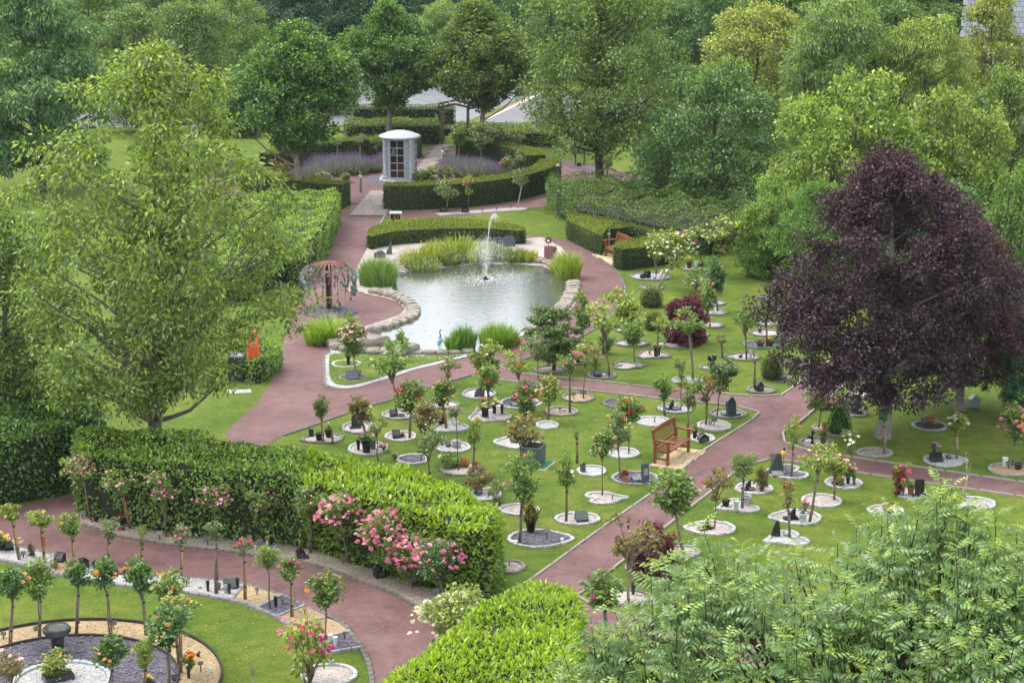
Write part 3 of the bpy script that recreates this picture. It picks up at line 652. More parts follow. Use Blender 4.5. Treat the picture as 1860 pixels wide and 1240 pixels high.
# right mid hedges
hedge("box_hedge", GP([(1030, 437), (1078, 461), (1092, 466), (1104, 452), (1124, 436), (1118, 424), (1060, 415), (1028, 420)]), .85, "low box hedge block left of the small bench beside the pond path", (0.040, 0.072, 0.013), seed=22, **YEW)
hedge("box_hedge", GP([(1104, 452), (1150, 446), (1190, 462), (1205, 452), (1190, 436), (1140, 424), (1118, 424), (1124, 436)]), .8, "low box hedge running behind the small bench", (0.040, 0.072, 0.013), seed=122, **YEW)
hedge("box_hedge", GP([(1112, 487), (1128, 492), (1160, 489), (1215, 481), (1205, 455), (1190, 464), (1165, 470), (1118, 478)]), .85, "low box hedge block in front of the small bench", (0.040, 0.072, 0.013), seed=123, **YEW)
hedge("mixed_hedge", smooth_poly(GP([(1028, 425), (1050, 428), (1120, 440), (1200, 462), (1320, 470), (1380, 440), (1330, 410), (1200, 395), (1090, 385), (1045, 385), (1030, 395)]), 1), 1.35, "broad dark shrubby hedge with reddish tips behind the small bench", (0.036, 0.066, 0.016), dens=300, ll=.07, lw=.045, top_tint=.6, side_tint=.25, seed=23, rough=.24, inset=.42, tipfrac=.1)
hedge("mixed_hedge", smooth_poly(GP([(1000, 395), (1030, 402), (1045, 390), (1100, 388), (1300, 395), (1330, 372), (1200, 366), (1000, 368), (997, 380)]), 1), 1.25, "glossy green hedge block at the corner of the bright lawn under the tall tree", (0.045, 0.092, 0.017), dens=320, ll=.07, lw=.045, top_tint=.5, side_tint=.3, seed=24, rough=.16, inset=.3)
# hedges by the car park
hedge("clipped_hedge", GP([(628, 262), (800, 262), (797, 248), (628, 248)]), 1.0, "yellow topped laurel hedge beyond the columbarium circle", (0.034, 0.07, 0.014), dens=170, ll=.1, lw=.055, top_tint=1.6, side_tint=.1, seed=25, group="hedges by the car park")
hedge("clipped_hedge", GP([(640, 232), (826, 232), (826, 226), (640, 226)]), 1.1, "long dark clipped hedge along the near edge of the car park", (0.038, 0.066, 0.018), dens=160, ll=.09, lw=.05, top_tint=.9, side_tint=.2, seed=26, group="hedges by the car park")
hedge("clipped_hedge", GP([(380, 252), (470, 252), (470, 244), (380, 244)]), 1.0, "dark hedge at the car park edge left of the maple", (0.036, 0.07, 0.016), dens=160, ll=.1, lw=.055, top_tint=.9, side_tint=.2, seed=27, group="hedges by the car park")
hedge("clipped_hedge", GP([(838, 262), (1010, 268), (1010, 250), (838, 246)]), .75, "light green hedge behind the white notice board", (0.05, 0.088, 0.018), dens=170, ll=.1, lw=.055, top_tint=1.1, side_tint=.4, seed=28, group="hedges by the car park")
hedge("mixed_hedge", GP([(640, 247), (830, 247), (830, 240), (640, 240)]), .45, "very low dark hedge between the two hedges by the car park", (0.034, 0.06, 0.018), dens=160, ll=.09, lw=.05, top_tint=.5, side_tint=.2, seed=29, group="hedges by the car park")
# ================================================================== trees
def make_tree(name, label, cat, px, py, parts, colr, mat='leaf', bark=(0.12, 0.10, 0.08), rz=0., scale=1., group=None, squashxy=1.):
    x, y = G(px, py); root = thing(name, label, cat, (x, y, 0), rz, group, (scale * squashxy, scale * squashxy, scale) if squashxy != 1 else scale)
    obj("trunk", parts[0], M['bark_col'], root, color=bark)
    obj("crown", parts[1], M[mat], root, color=colr, kind='stuff')
    return root
def tree_parts(seed, prof, r0, base_h, height=None, lean=(0, 0), nl=None, top_frac=.85, twig=.3, **kw):
    V, F, t, LC = crown(seed, prof, **kw)
    V = V + np.array([lean[0], lean[1], 0]) * np.clip(V[:, 2:3] / prof[-1][0], 0, 1)
    LC = LC + np.array([lean[0], lean[1], 0]) * np.clip(LC[:, 2:3] / prof[-1][0], 0, 1)
    mb = MB(); limbs(mb, np.random.default_rng(seed + 5), height or prof[-1][0], r0, LC, base_h, n=nl, lean=lean, top_frac=top_frac, twig=twig)
    return mb.mesh("trunk", True), mesh_from("crown", V, F, attr=t)
# left cherry: loose crown, visible limbs
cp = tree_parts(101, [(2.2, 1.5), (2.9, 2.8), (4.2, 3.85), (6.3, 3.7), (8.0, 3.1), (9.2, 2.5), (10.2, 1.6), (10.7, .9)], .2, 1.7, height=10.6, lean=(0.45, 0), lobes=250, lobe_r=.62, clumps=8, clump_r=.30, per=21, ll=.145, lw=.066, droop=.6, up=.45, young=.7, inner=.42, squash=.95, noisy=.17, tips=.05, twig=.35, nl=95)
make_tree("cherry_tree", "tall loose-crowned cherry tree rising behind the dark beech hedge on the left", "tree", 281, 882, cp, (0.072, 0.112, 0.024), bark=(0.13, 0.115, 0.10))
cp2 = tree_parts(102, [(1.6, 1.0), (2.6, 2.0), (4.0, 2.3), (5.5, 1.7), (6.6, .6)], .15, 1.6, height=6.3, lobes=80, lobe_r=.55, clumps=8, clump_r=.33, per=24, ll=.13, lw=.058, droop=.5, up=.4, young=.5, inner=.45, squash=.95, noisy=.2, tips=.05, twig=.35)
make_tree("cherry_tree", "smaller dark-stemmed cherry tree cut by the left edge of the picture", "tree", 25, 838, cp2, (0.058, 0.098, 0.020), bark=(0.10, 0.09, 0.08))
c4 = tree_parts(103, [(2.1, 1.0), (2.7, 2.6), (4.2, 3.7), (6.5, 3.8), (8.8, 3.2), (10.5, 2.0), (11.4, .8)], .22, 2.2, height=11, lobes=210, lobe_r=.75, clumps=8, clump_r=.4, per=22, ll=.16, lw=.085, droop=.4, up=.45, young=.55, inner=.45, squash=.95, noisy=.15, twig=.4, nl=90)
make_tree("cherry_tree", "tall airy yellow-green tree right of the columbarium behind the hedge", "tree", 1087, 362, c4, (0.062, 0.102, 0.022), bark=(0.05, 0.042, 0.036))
# three maples
mp_prof = [(2.5, .5), (2.9, 1.6), (3.8, 2.9), (4.6, 3.3), (5.8, 2.6), (6.8, 1.5), (7.6, .5)]
MK = dict(lobes=85, lobe_r=.85, clumps=10, clump_r=.36, per=56, ll=.14, lw=.11, droop=.2, up=.7, young=.8, inner=.25, squash=.95, noisy=.2)
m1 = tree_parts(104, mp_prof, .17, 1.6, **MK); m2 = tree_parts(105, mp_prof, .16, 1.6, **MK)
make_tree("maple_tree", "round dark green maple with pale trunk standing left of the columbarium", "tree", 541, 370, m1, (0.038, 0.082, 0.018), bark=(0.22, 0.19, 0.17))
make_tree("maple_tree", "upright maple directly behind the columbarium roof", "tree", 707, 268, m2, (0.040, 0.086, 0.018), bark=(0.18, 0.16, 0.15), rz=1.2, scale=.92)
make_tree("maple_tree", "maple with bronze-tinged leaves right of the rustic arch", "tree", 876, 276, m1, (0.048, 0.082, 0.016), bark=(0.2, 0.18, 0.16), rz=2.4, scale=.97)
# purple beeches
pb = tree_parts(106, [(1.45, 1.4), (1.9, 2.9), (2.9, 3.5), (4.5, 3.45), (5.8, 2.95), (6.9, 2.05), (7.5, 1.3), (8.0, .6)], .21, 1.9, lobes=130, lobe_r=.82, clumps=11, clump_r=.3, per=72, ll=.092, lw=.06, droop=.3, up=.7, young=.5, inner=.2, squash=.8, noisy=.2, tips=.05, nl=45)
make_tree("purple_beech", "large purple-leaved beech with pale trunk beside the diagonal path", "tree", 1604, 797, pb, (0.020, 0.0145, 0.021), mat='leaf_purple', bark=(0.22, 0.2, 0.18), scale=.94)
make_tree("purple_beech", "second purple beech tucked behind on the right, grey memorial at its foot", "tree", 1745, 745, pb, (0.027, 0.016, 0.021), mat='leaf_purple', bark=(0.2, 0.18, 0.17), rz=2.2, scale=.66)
# background kinds
bgk = {}
BK = dict(lobes=60, lobe_r=1.25, clumps=10, clump_r=.5, per=46, droop=.3, up=.6, inner=.15, squash=.85, noisy=.2)
bgk['dense'] = tree_parts(110, [(.4, 2.4), (1.5, 3.6), (4, 4.2), (7, 3.7), (9, 2.4), (10.4, .8)], .25, 1.5, ll=.22, lw=.13, young=.4, **BK)
bgk['round'] = tree_parts(111, [(.2, 2.6), (1.2, 3.8), (3.0, 4.2), (5.0, 3.6), (6.6, 2.2), (7.6, .7)], .22, .8, ll=.18, lw=.12, young=.6, **BK)
bgk['feather'] = tree_parts(112, [(.4, 2.2), (2, 3.4), (5, 4.0), (8, 3.2), (10, 1.8), (11.2, .6)], .25, 1.5, ll=.26, lw=.08, young=.6, **dict(BK, droop=1.0, per=52, lobes=80, lobe_r=1.0))
bgk['lime'] = tree_parts(113, [(.1, 2.4), (1.0, 3.3), (2.6, 3.6), (4.2, 2.9), (5.3, 1.4)], .18, .5, ll=.15, lw=.12, young=.55, **dict(BK, lobes=80, lobe_r=.85, clump_r=.34, per=40))
HT = {'dense': 10.4, 'round': 7.6, 'feather': 11.2, 'lime': 5.3}; WD = {'dense': 4.2, 'round': 4.2, 'feather': 4.0, 'lime': 3.6}
def bgtree(kind, name, px, py, top, wpx, colr, label, mat='leaf', bark=(0.08, 0.07, 0.06)):
    x, y = G(px, py); _, zt = at(px, top, y); s = pxm(y, zt / 2); wr = wpx / s / 2
    colr = (colr[0] * 1.38, colr[1] * 1.22, colr[2] * 1.02); root = thing(name, label, "tree", (x, y, 0), rnd.uniform(0, 6.28), None, (wr / WD[kind], wr / WD[kind], zt / HT[kind]))
    obj("trunk", bgk[kind][0], M['bark_col'], root, color=bark)
    obj("crown", bgk[kind][1], M[mat], root, color=colr, kind='stuff'); return root
BT = [
 ('feather', 'ash_tree', 78, 348, -60, 285, (0.030, 0.075, 0.028), "broad bluish ash tree filling the upper left corner"),
 ('dense', 'broadleaf_tree', 250, 240, 15, 170, (0.045, 0.085, 0.026), "grey-green tree just right of the upper left ash"),
 ('round', 'broadleaf_tree', 345, 205, 0, 220, (0.040, 0.078, 0.024), "dark rounded tree behind the tip of the left cherry"),
 ('dense', 'broadleaf_tree', 425, 165, -40, 140, (0.062, 0.115, 0.026), "light green tree above the left end of the car park"),
 ('dense', 'broadleaf_tree', 170, 180, -60, 200, (0.048, 0.095, 0.028), "tall pale green tree in the upper left background"),
 ('dense', 'broadleaf_tree', 300, 150, -60, 200, (0.042, 0.088, 0.030), "tall tree cut by the top edge above the left cherry"),
 ('round', 'conifer_tree', 520, 132, -50, 200, (0.016, 0.042, 0.024), "very dark blue-green tree above the left maple"),
 ('dense', 'conifer_tree', 610, 130, -60, 200, (0.017, 0.045, 0.026), "dark blue-green tree between the left and middle maples"),
 ('round', 'conifer_tree', 690, 128, -50, 190, (0.022, 0.052, 0.026), "dark tree behind the top of the middle maple"),
 ('feather', 'broadleaf_tree', 800, 150, -10, 110, (0.060, 0.112, 0.034), "slender bright green tree between the two right maples"),
 ('dense', 'broadleaf_tree', 770, 128, -60, 170, (0.022, 0.055, 0.026), "shadowy dark tree right of the middle maple"),
 ('round', 'broadleaf_tree', 930, 130, -60, 190, (0.026, 0.07, 0.026), "deep green tree behind the bronze-tinged maple"),
 ('dense', 'broadleaf_tree', 1020, 140, -60, 170, (0.03, 0.075, 0.028), "dark tree seen through the airy tree at its left"),
 ('feather', 'broadleaf_tree', 1215, 165, -20, 150, (0.04, 0.09, 0.03), "blue-green tree right of the airy tree top"),
 ('round', 'broadleaf_tree', 600, 205, 85, 120, (0.06, 0.115, 0.03), "small light green tree at the car park behind the left maple"),
 ('dense', 'broadleaf_tree', 1120, 140, -60, 180, (0.024, 0.062, 0.026), "dark background tree behind the airy tree"),
 ('round', 'willow_tree', 1292, 398, 108, 262, (0.036, 0.080, 0.031), "big rounded blue-green willow behind the shrubby hedge"),
 ('feather', 'willow_tree', 1200, 330, 170, 120, (0.034, 0.078, 0.030), "dark willow flank leaning behind the airy tree"),
 ('round', 'broadleaf_tree', 1370, 260, 5, 270, (0.080, 0.115, 0.034), "olive green rounded tree at the top right of centre"),
 ('feather', 'ash_tree', 1510, 330, -40, 230, (0.056, 0.105, 0.036), "feathery pale green ash in the upper right"),
 ('feather', 'ash_tree', 1670, 330, 8, 210, (0.070, 0.118, 0.030), "lighter ash tree with bare twigs showing in its middle"),
 ('dense', 'broadleaf_tree', 1790, 260, -10, 190, (0.075, 0.105, 0.022), "yellow-green tree left of the slate roof"),
 ('round', 'broadleaf_tree', 1830, 400, 120, 210, (0.045, 0.085, 0.022), "dull green tree at the right edge below the roof"),
 ('lime', 'lime_bush', 1545, 460, 165, 330, (0.062, 0.110, 0.024), "large yellow-green leafy tree just behind the purple beech"),
 ('lime', 'lime_bush', 1720, 450, 190, 250, (0.060, 0.102, 0.024), "yellow-green leafy tree behind the purple beech's right side"),
 ('lime', 'lime_bush', 1400, 500, 340, 150, (0.052, 0.105, 0.022), "light green bush left of the purple beech crown"),
 ('round', 'broadleaf_tree', 1840, 640, 300, 190, (0.038, 0.080, 0.022), "green tree mass at the right edge behind the beeches"),
 ('dense', 'broadleaf_tree', 1700, 560, 330, 260, (0.026, 0.065, 0.020), "dark shrubby tree filling the gap behind the purple beeches"),
 ('dense', 'broadleaf_tree', 1480, 540, 330, 150, (0.040, 0.095, 0.020), "mid green tree peeping out left of the purple beech"),
 ('round', 'broadleaf_tree', 1440, 200, -70, 260, (0.05, 0.10, 0.03), "tall background tree above the olive rounded tree"),
 ('dense', 'broadleaf_tree', 1620, 190, -80, 260, (0.05, 0.10, 0.03), "tall background tree behind the feathery ash"),
 ('round', 'broadleaf_tree', 1300, 170, -50, 160, (0.03, 0.075, 0.026), "dark distant tree left of the olive rounded tree"),
 ('dense', 'broadleaf_tree', 1900, 520, 200, 150, (0.038, 0.085, 0.024), "tree half cut by the right edge of the picture"),
 ('feather', 'fir_tree', 1868, 762, 555, 150, (0.018, 0.062, 0.030), "dark drooping fir at the right edge of the beech lawn"),
]
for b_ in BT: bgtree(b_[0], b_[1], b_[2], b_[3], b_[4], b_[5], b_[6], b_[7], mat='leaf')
# far wood behind all of it
rng = np.random.default_rng(5)
Vs = []; Fs = []; Ts = []; off = 0
V0, F0, t0, _ = crown(120, [(.2, 3), (2, 4), (6, 4.2), (9, 3), (11, .8)], lobes=36, lobe_r=1.6, clumps=8, clump_r=.7, per=22, ll=.42, lw=.26, young=.4, inner=.1)
for i in range(46):
    x = rng.uniform(-62, 62); y = rng.uniform(150, 185); s = rng.uniform(.9, 1.35); a = rng.uniform(0, 6.28)
    Vr = V0.copy(); Vr[:, 0], Vr[:, 1] = V0[:, 0] * math.cos(a) - V0[:, 1] * math.sin(a), V0[:, 0] * math.sin(a) + V0[:, 1] * math.cos(a)
    Vs.append(Vr * s + np.array([x, y, 0])); Fs.append(F0 + off); Ts.append(t0); off += len(V0)
obj("woodland", mesh_from("woodland", np.concatenate(Vs), np.concatenate(Fs), attr=np.concatenate(Ts)), M['leaf'], color=(0.040, 0.086, 0.036), kind='stuff')
# ================================================================== small builders
GREENS = {'G': (0.066, 0.112, 0.028), 'D': (0.042, 0.088, 0.028), 'Y': (0.098, 0.138, 0.030), 'B': (0.085, 0.075, 0.030), 'P': (0.070, 0.100, 0.045), 'R': (0.085, 0.045, 0.03)}
BL = {'white': (0.82, 0.80, 0.74), 'cream': (0.80, 0.66, 0.42), 'peach': (0.82, 0.42, 0.24), 'orange': (0.85, 0.36, 0.07), 'coral': (0.82, 0.30, 0.24), 'pink': (0.78, 0.27, 0.50), 'palepink': (0.86, 0.55, 0.68),
      'hot': (0.76, 0.10, 0.34), 'red': (0.50, 0.012, 0.02), 'bright': (0.72, 0.03, 0.04), 'magenta': (0.62, 0.05, 0.34), 'lilac': (0.52, 0.33, 0.62), 'yellow': (0.85, 0.62, 0.04), 'purple': (0.25, 0.10, 0.42), 'redorange': (0.75, 0.10, 0.02), 'teal': (0.06, 0.22, 0.2)}
def template(seed, prof, lobes, lobe_r, clump_r, per, ll, lw, droop=.2, clumps=5, tips=.05, young=.5, inner=.25):
    V, F, t, LC = crown(seed, prof, lobes=int(lobes * 1.15), lobe_r=lobe_r, clumps=clumps, clump_r=clump_r * 1.1, per=int(per * 1.7), ll=ll * .82, lw=lw * .82, droop=droop, up=.6, young=young, inner=inner, squash=.9, noisy=.22, tips=tips)
    mb = MB(); rr = random.Random(seed)
    for c in LC:
        c = Vector(c); m_ = Vector((c.x * .35, c.y * .35, c.z * .45)) + Vector([rr.uniform(-.03, .03) for _ in range(3)])
        mb.tube([(0, 0, -.12), m_, c], [.022, .016, .007], 4, cap=False)
    return mesh_from("foliage", V, F, attr=t), mb.mesh("branches"), LC
RND = [(0.0, .12), (.22, .38), (.55, .5), (.82, .42), (1.0, .2)]
TMP = {}
TMP['round'] = [template(200 + i, RND, 15, .2, .12, 9, .135, .095) for i in range(4)]
TMP['loose'] = [template(210 + i, [(.05, .2), (.35, .42), (.7, .52), (1.0, .3)], 9, .15, .11, 8, .13, .085, clumps=4) for i in range(4)]
TMP['flat'] = [template(220 + i, [(0.15, .25), (.45, .5), (.8, .45), (1.0, .25)], 12, .17, .11, 9, .11, .075, clumps=4) for i in range(3)]
TMP['tall'] = [template(230 + i, [(0, .15), (.3, .42), (.65, .5), (.9, .3), (1, .1)], 18, .17, .10, 8, .10, .10, clumps=5) for i in range(3)]
TMP['weep'] = [template(240, [(-.12, .42), (.2, .5), (.6, .5), (.9, .35), (1, .15)], 34, .13, .085, 14, .085, .05, droop=1.1, clumps=6)]
TMP['bare'] = [template(250, [(.1, .2), (.6, .45), (1.0, .35)], 9, .12, .07, 2, .10, .06, clumps=3)]
TMP['fine'] = [template(260 + i, RND, 26, .17, .09, 12, .07, .045, clumps=6) for i in range(2)]
def bloom_mesh(seed, petals=6):
    rr = random.Random(seed); V = []; F = []
    for r0, r1, z0, z1, n, off in ((.08, .5, -.1, .08, petals, 0), (.06, .36, 0, .26, petals - 1, .5), (.02, .2, .05, .36, 4, .2)):
        for k in range(n):
            a = 2 * math.pi * (k + off) / n + rr.uniform(-.15, .15); w_ = 2 * math.pi / n * .62; o = len(V); q = r1 * rr.uniform(.88, 1.1)
            V += [(r0 * math.cos(a), r0 * math.sin(a), z0), (q * .75 * math.cos(a - w_ / 1.2), q * .75 * math.sin(a - w_ / 1.2), (z0 + z1) / 2 + .02), (q * math.cos(a), q * math.sin(a), z1), (q * .75 * math.cos(a + w_ / 1.2), q * .75 * math.sin(a + w_ / 1.2), (z0 + z1) / 2 + .02)]
            F += [(o, o + 1, o + 2), (o, o + 2, o + 3)]
    me = mesh_from("bloom", V, F, attr=[.0] * len(F)); me.materials.append(M['petal']); return me
BLOOMS = [bloom_mesh(i) for i in range(4)]
def bloom(parent, loc, size, c, rr=rnd):
    o = bpy.data.objects.new("bloom", rr.choice(BLOOMS)); col.objects.link(o); o.parent = parent; o.location = loc
    o.scale = (size,) * 3; v = rr.uniform(.82, 1.12); o.color = (c[0] * v, c[1] * v, c[2] * v, 1)
    o.rotation_euler = (rr.uniform(-.6, .9), rr.uniform(-.6, .6), rr.uniform(0, 6.28)); return o
STEM = MB().tube([(0, 0, 0), (.012, .008, .3), (-.01, .0, .65), (0, 0, 1)], [1, .9, .85, .8], 7)
def rose(bx, by, cx, cy, w, h, kind, leaf, bl, label, group=None, stake=None, name='rose_tree', r=.017, barkc=(0.16, 0.125, 0.09), multi=False, cat='rose', bsz=.10, bias=0.0, fwd=0.0):
    """bl = [(colour name, count)...]; w,h crown size in picture px"""
    x, y = G(bx, by); s = pxm(y, .9); xc, zc = at(cx, cy, y)
    rr = random.Random(int(bx * 7 + by * 13)); Wm, Hm = w * 1.12 / s, h * 1.08 / s / .96
    root = thing(name, label, cat, (x, y, 0), 0, group)
    zb = zc - Hm * .5; dx = xc - x
    mb = MB()
    if multi:
        for k in range(5):
            a = k * 1.26; mb.tube([(0.03 * math.cos(a), .03 * math.sin(a), 0), (dx * .5 + .07 * math.cos(a), .07 * math.sin(a), zb * .6), (dx + Wm * .22 * math.cos(a), Wm * .22 * math.sin(a), zb + Hm * .3)], [r * .7, r * .6, r * .4], 5)
    else:
        j = Vector((rr.uniform(-.02, .02), rr.uniform(-.02, .02), 0))
        mb.tube([(0, 0, 0), Vector((dx * .3, 0, zb * .35)) + j, Vector((dx * .7, 0, zb * .7)) - j, (dx, 0, zb + .05)], [r * 1.25, r, r * .9, r * .8], 7)
    obj("stem", mb.mesh("stem", True), M['bark_col'], root, color=barkc)
    if stake is not None:
        sc = {'tan': (0.42, 0.27, 0.11), 'grey': (0.20, 0.17, 0.14), 'red': (0.28, 0.12, 0.06)}[stake]
        mb = MB().tube([(.035, .02, 0), (.03 + dx * .85, .02, max(zb * .93, .3))], [.019, .017], 8); obj("stake", mb.mesh("stake", True), M['stake'], root, color=sc)
        for f in (.3, .85):
            mb = MB().tube([(.02 + dx * f, .01, zb * f - .012), (.02 + dx * f, .01, zb * f + .012)], [.036, .036], 8); obj("tie", mb.mesh("tie"), M['matte'], root, color=(0.02, 0.02, 0.02))
    fol, br, LC = TMP[kind][rr.randrange(len(TMP[kind]))]
    rz = rr.uniform(0, 6.28); dpt = Wm * rr.uniform(.85, 1.1)
    g_ = GREENS[leaf]; v = rr.uniform(.85, 1.15)
    fo = obj("foliage", fol, M['leaf'], root, (dx, -fwd, zb), color=(g_[0] * v, g_[1] * v, g_[2] * v), kind='stuff', scale=(Wm, dpt, Hm), rot=rz)
    obj("branches", br, M['bark_col'], root, (dx, -fwd, zb), color=(barkc[0] * .9, barkc[1] * .9, barkc[2] * .8), scale=(Wm, dpt, Hm), rot=rz)
    cz, sz_ = math.cos(rz), math.sin(rz)
    for cname, n in bl:
        n = int(n * 1.35 + .5)
        for _ in range(n):
            a = rr.uniform(0, 6.28); zz = rr.uniform(-.1, 1) ; rad = .5 * math.sqrt(max(0, 1 - max(zz, 0) ** 2)) * rr.uniform(.8, 1.08) if n < 14 else .5 * math.sqrt(max(.08, 1 - max(zz, 0) ** 2)) * rr.uniform(.78, 1.08)
            px_, py_ = rad * math.cos(a), rad * math.sin(a)
            if py_ > .15: py_ *= .5
            bloom(root, (dx + px_ * Wm, py_ * dpt - .03 - fwd, zb + Hm * (.48 + .5 * zz + bias)), bsz * rr.uniform(.85, 1.4), BL[cname], rr)
    return root
# ---------------------------------------------------------------- memorial beds
EDGE = MB().box(-.5, .5, -.5, .5, 0, 1, top=.9).mesh("edging_stone"); EDGE.materials.append(M['stone'])
ECOL = {'pale': (0.27, 0.27, 0.28), 'grey': (0.165, 0.16, 0.158), 'white': (0.42, 0.42, 0.425), 'dark': (0.11, 0.105, 0.10), 'buff': (0.26, 0.225, 0.19)}
def outline(shape, n, a, b, rot):
    P = []
    for k in range(n):
        t = 2 * math.pi * k / n
        if shape == 'oval': p = (math.cos(t), math.sin(t))
        elif shape == 'heart':
            p = ((16 * math.sin(t) ** 3) / 16.5, (13 * math.cos(t) - 5 * math.cos(2 * t) - 2 * math.cos(3 * t) - math.cos(4 * t) + 2) / 15)
        elif shape == 'tear':
            q = .5 * (1 - math.cos(t)) ** .6 if False else 1; p = (math.cos(t) * (1 if math.cos(t) > 0 else 1.15), math.sin(t) * (1 - .45 * max(0, -math.cos(t)) ** 1.2))
        elif shape == 'bean':
            rr_ = 1 + .16 * math.cos(3 * t + 1); p = (rr_ * math.cos(t), rr_ * math.sin(t))
        P.append(p)
    c, s = math.cos(R(rot)), math.sin(R(rot))
    return [((x * c - y * s) * a, (x * s + y * c) * b) for x, y in P]
NB = [0]; FR_LINES = []
def bed(x, y, w, h, shape, rot, gr, edge, label, mound=.03):
    NB[0] += 1; X, Y = G(x, y); s = pxm(Y); phi = math.atan2(H, Y)
    a = w / s / 2; b = h / (s * math.sin(phi)) / 2; b = min(max(b, a * .45), a * 1.15)
    root = thing("memorial_bed", label, "flower bed" if gr == 'gr_soil' else "gravel bed", (X, Y, 0), 0, "memorial gravel beds")
    rr = random.Random(NB[0]); n = 48
    O = outline(shape, n, a, b, rot)
    ew = .085
    inner = [(px * (1 - ew / math.hypot(px, py)), py * (1 - ew / math.hypot(px, py))) for px, py in O if True]
    V = [(0, 0, mound)] + [(px * .97, py * .97, .012) for px, py in inner]; F = [(0, k + 1, (k + 1) % n + 1) for k in range(n)]
    obj("gravel_base", mesh_from("gravel_base", V, F), M[gr], root)
    g_ = chips(inner, gr, .022, root, 120 if gr != 'gr_slate' else 90, NB[0], maxn=300)
    # edging stones along the outline
    if edge:
        P = [Vector(p) for p in O]; P.append(P[0]); L = [0]
        for p, q in zip(P[:-1], P[1:]): L.append(L[-1] + (q - p).length)
        k = max(10, round(L[-1] / .17)); st = L[-1] / k
        def pos(u):
            u %= L[-1]
            for i in range(len(P) - 1):
                if u <= L[i + 1]: return P[i].lerp(P[i + 1], (u - L[i]) / max(L[i + 1] - L[i], 1e-9))
            return P[-1]
        c = ECOL[edge]
        for i in range(k):
            p, q = pos(i * st), pos((i + 1) * st); d = q - p; m_ = (p + q) / 2; m_ *= (1 - (.045 + rr.uniform(-.012, .012)) / max(m_.length, .1))
            o = bpy.data.objects.new("edging_stone", EDGE); col.objects.link(o); o.parent = root
            o.location = (m_.x, m_.y, 0); o.rotation_euler = (rr.uniform(-.04, .04), rr.uniform(-.04, .04), math.atan2(d.y, d.x)); o.scale = (max(d.length - .008, .05), .085 * rr.uniform(.9, 1.1), .045 + rr.uniform(-.006, .01))
            v = rr.uniform(.84, 1.14); o.color = (c[0] * v, c[1] * v, c[2] * v, 1)
    FR_LINES.append([(X + px * 1.01, Y + py * 1.01) for px, py in O] )
    return root
# ---------------------------------------------------------------- memorial items
def I0(name, x, y, label, cat, rz=0, group=None):
    X, Y = G(x, y); return thing(name, label, cat, (X, Y, .03), rz, group), pxm(Y, .2), Y
DK = (0.012, 0.013, 0.015); GRN = (0.035, 0.055, 0.052); GRY = (0.10, 0.105, 0.11)
def wedge(x, y, w, h, label, c=DK, rz=.3, name='memorial_tablet'):
    r, s, Y = I0(name, x, y, label, 'memorial', rz); W, Hh = w / s, h / s; D = W * .75
    obj("base", MB().prism([(-D / 2, 0), (D / 2, 0), (D / 2, Hh), (D / 2 - .04, Hh), (-D / 2, Hh * .25)], -W / 2, W / 2, 'x').mesh("base"), M['polished'], r, color=c)
    mb = MB(); ang = math.atan2(Hh * .75, D - .04)
    Mx = Matrix.Translation((0, -.02, Hh * .66)) @ Matrix.Rotation(ang, 4, 'X'); mb.box(-W * .44, W * .44, -D * .42, D * .42, 0, .012, M=Mx)
    obj("face_plate", mb.mesh("face_plate"), M['polished'], r, color=tuple(min(1, q * 2.2 + .03) for q in c)); return r
SHP = {'square': [(-.5, 0), (.5, 0), (.5, 1), (-.5, 1)], 'arch': [(-.5, 0), (.5, 0), (.5, .72), (.38, .9), (.15, .99), (-.15, .99), (-.38, .9), (-.5, .72)],
       'jag': [(-.55, 0), (.5, 0), (.52, 1), (.2, .88), (-.2, .68), (-.45, .4)], 'point': [(-.5, 0), (.5, 0), (.5, .62), (.15, 1), (-.2, .85), (-.5, .7)],
       'fin': [(-.3, 0), (.5, 0), (.5, 1), (.25, .75), (-.1, .35)], 'tall': [(-.5, 0), (.5, 0), (.52, .8), (.3, .98), (-.1, 1), (-.42, .85)],
       'house': [(-.5, 0), (.5, 0), (.5, .65), (0, 1), (-.5, .65)], 'cloak': [(-.6, 0), (.55, 0), (.45, .6), (.35, 1), (.05, 1), (-.25, .6)]}
def stone(x, y, w, h, shape, label, c=GRY, rz=.2, d=.06, plinth=True, name='headstone', cat='memorial', lean=-.12, mat='polished', plate=None):
    r, s, Y = I0(name, x, y, label, cat, rz); W, Hh = w / s, h / s
    if plinth: obj("plinth", MB().box(-W * .75, W * .75, -d * 1.6, d * 1.4, 0, .05, top=.95).mesh("plinth"), M['polished'], r, color=tuple(q * .9 for q in c))
    mb = MB().prism([(u * W, z * Hh) for u, z in SHP[shape]], -d / 2, d / 2)
    me = mb.mesh("slab"); o = obj("slab", me, M[mat], r, (0, 0, .045 if plinth else 0), color=c, rot=(lean, 0, 0))
    bv = o.modifiers.new("bevel", 'BEVEL'); bv.width = .006; bv.segments = 2
    if plate: obj("inscription_plate", MB().box(-W * .3, W * .3, -d / 2 - .005, -d / 2, Hh * .3, Hh * .7).mesh("inscription_plate"), M['satin'], r, (0, 0, .045), color=plate, rot=(lean, 0, 0))
    return r
def plaque(x, y, h, label, w=10, c=(0.03, 0.025, 0.025), rz=.2, name='plaque_stake'):
    r, s, Y = I0(name, x, y, label, 'plaque', rz); Hh = h / s; W = w / s
    obj("stake", MB().box(-.012, .012, -.008, .008, -.03, Hh * .9).mesh("stake"), M['metal'], r, color=c)
    mb = MB(); mb.box(-W / 2, W / 2, -W * .36, W * .36, 0, .012, M=Matrix.Translation((0, -.01, Hh * .86)) @ Matrix.Rotation(.7, 4, 'X')); obj("plate", mb.mesh("plate"), M['metal'], r, color=tuple(q * 2 for q in c)); return r
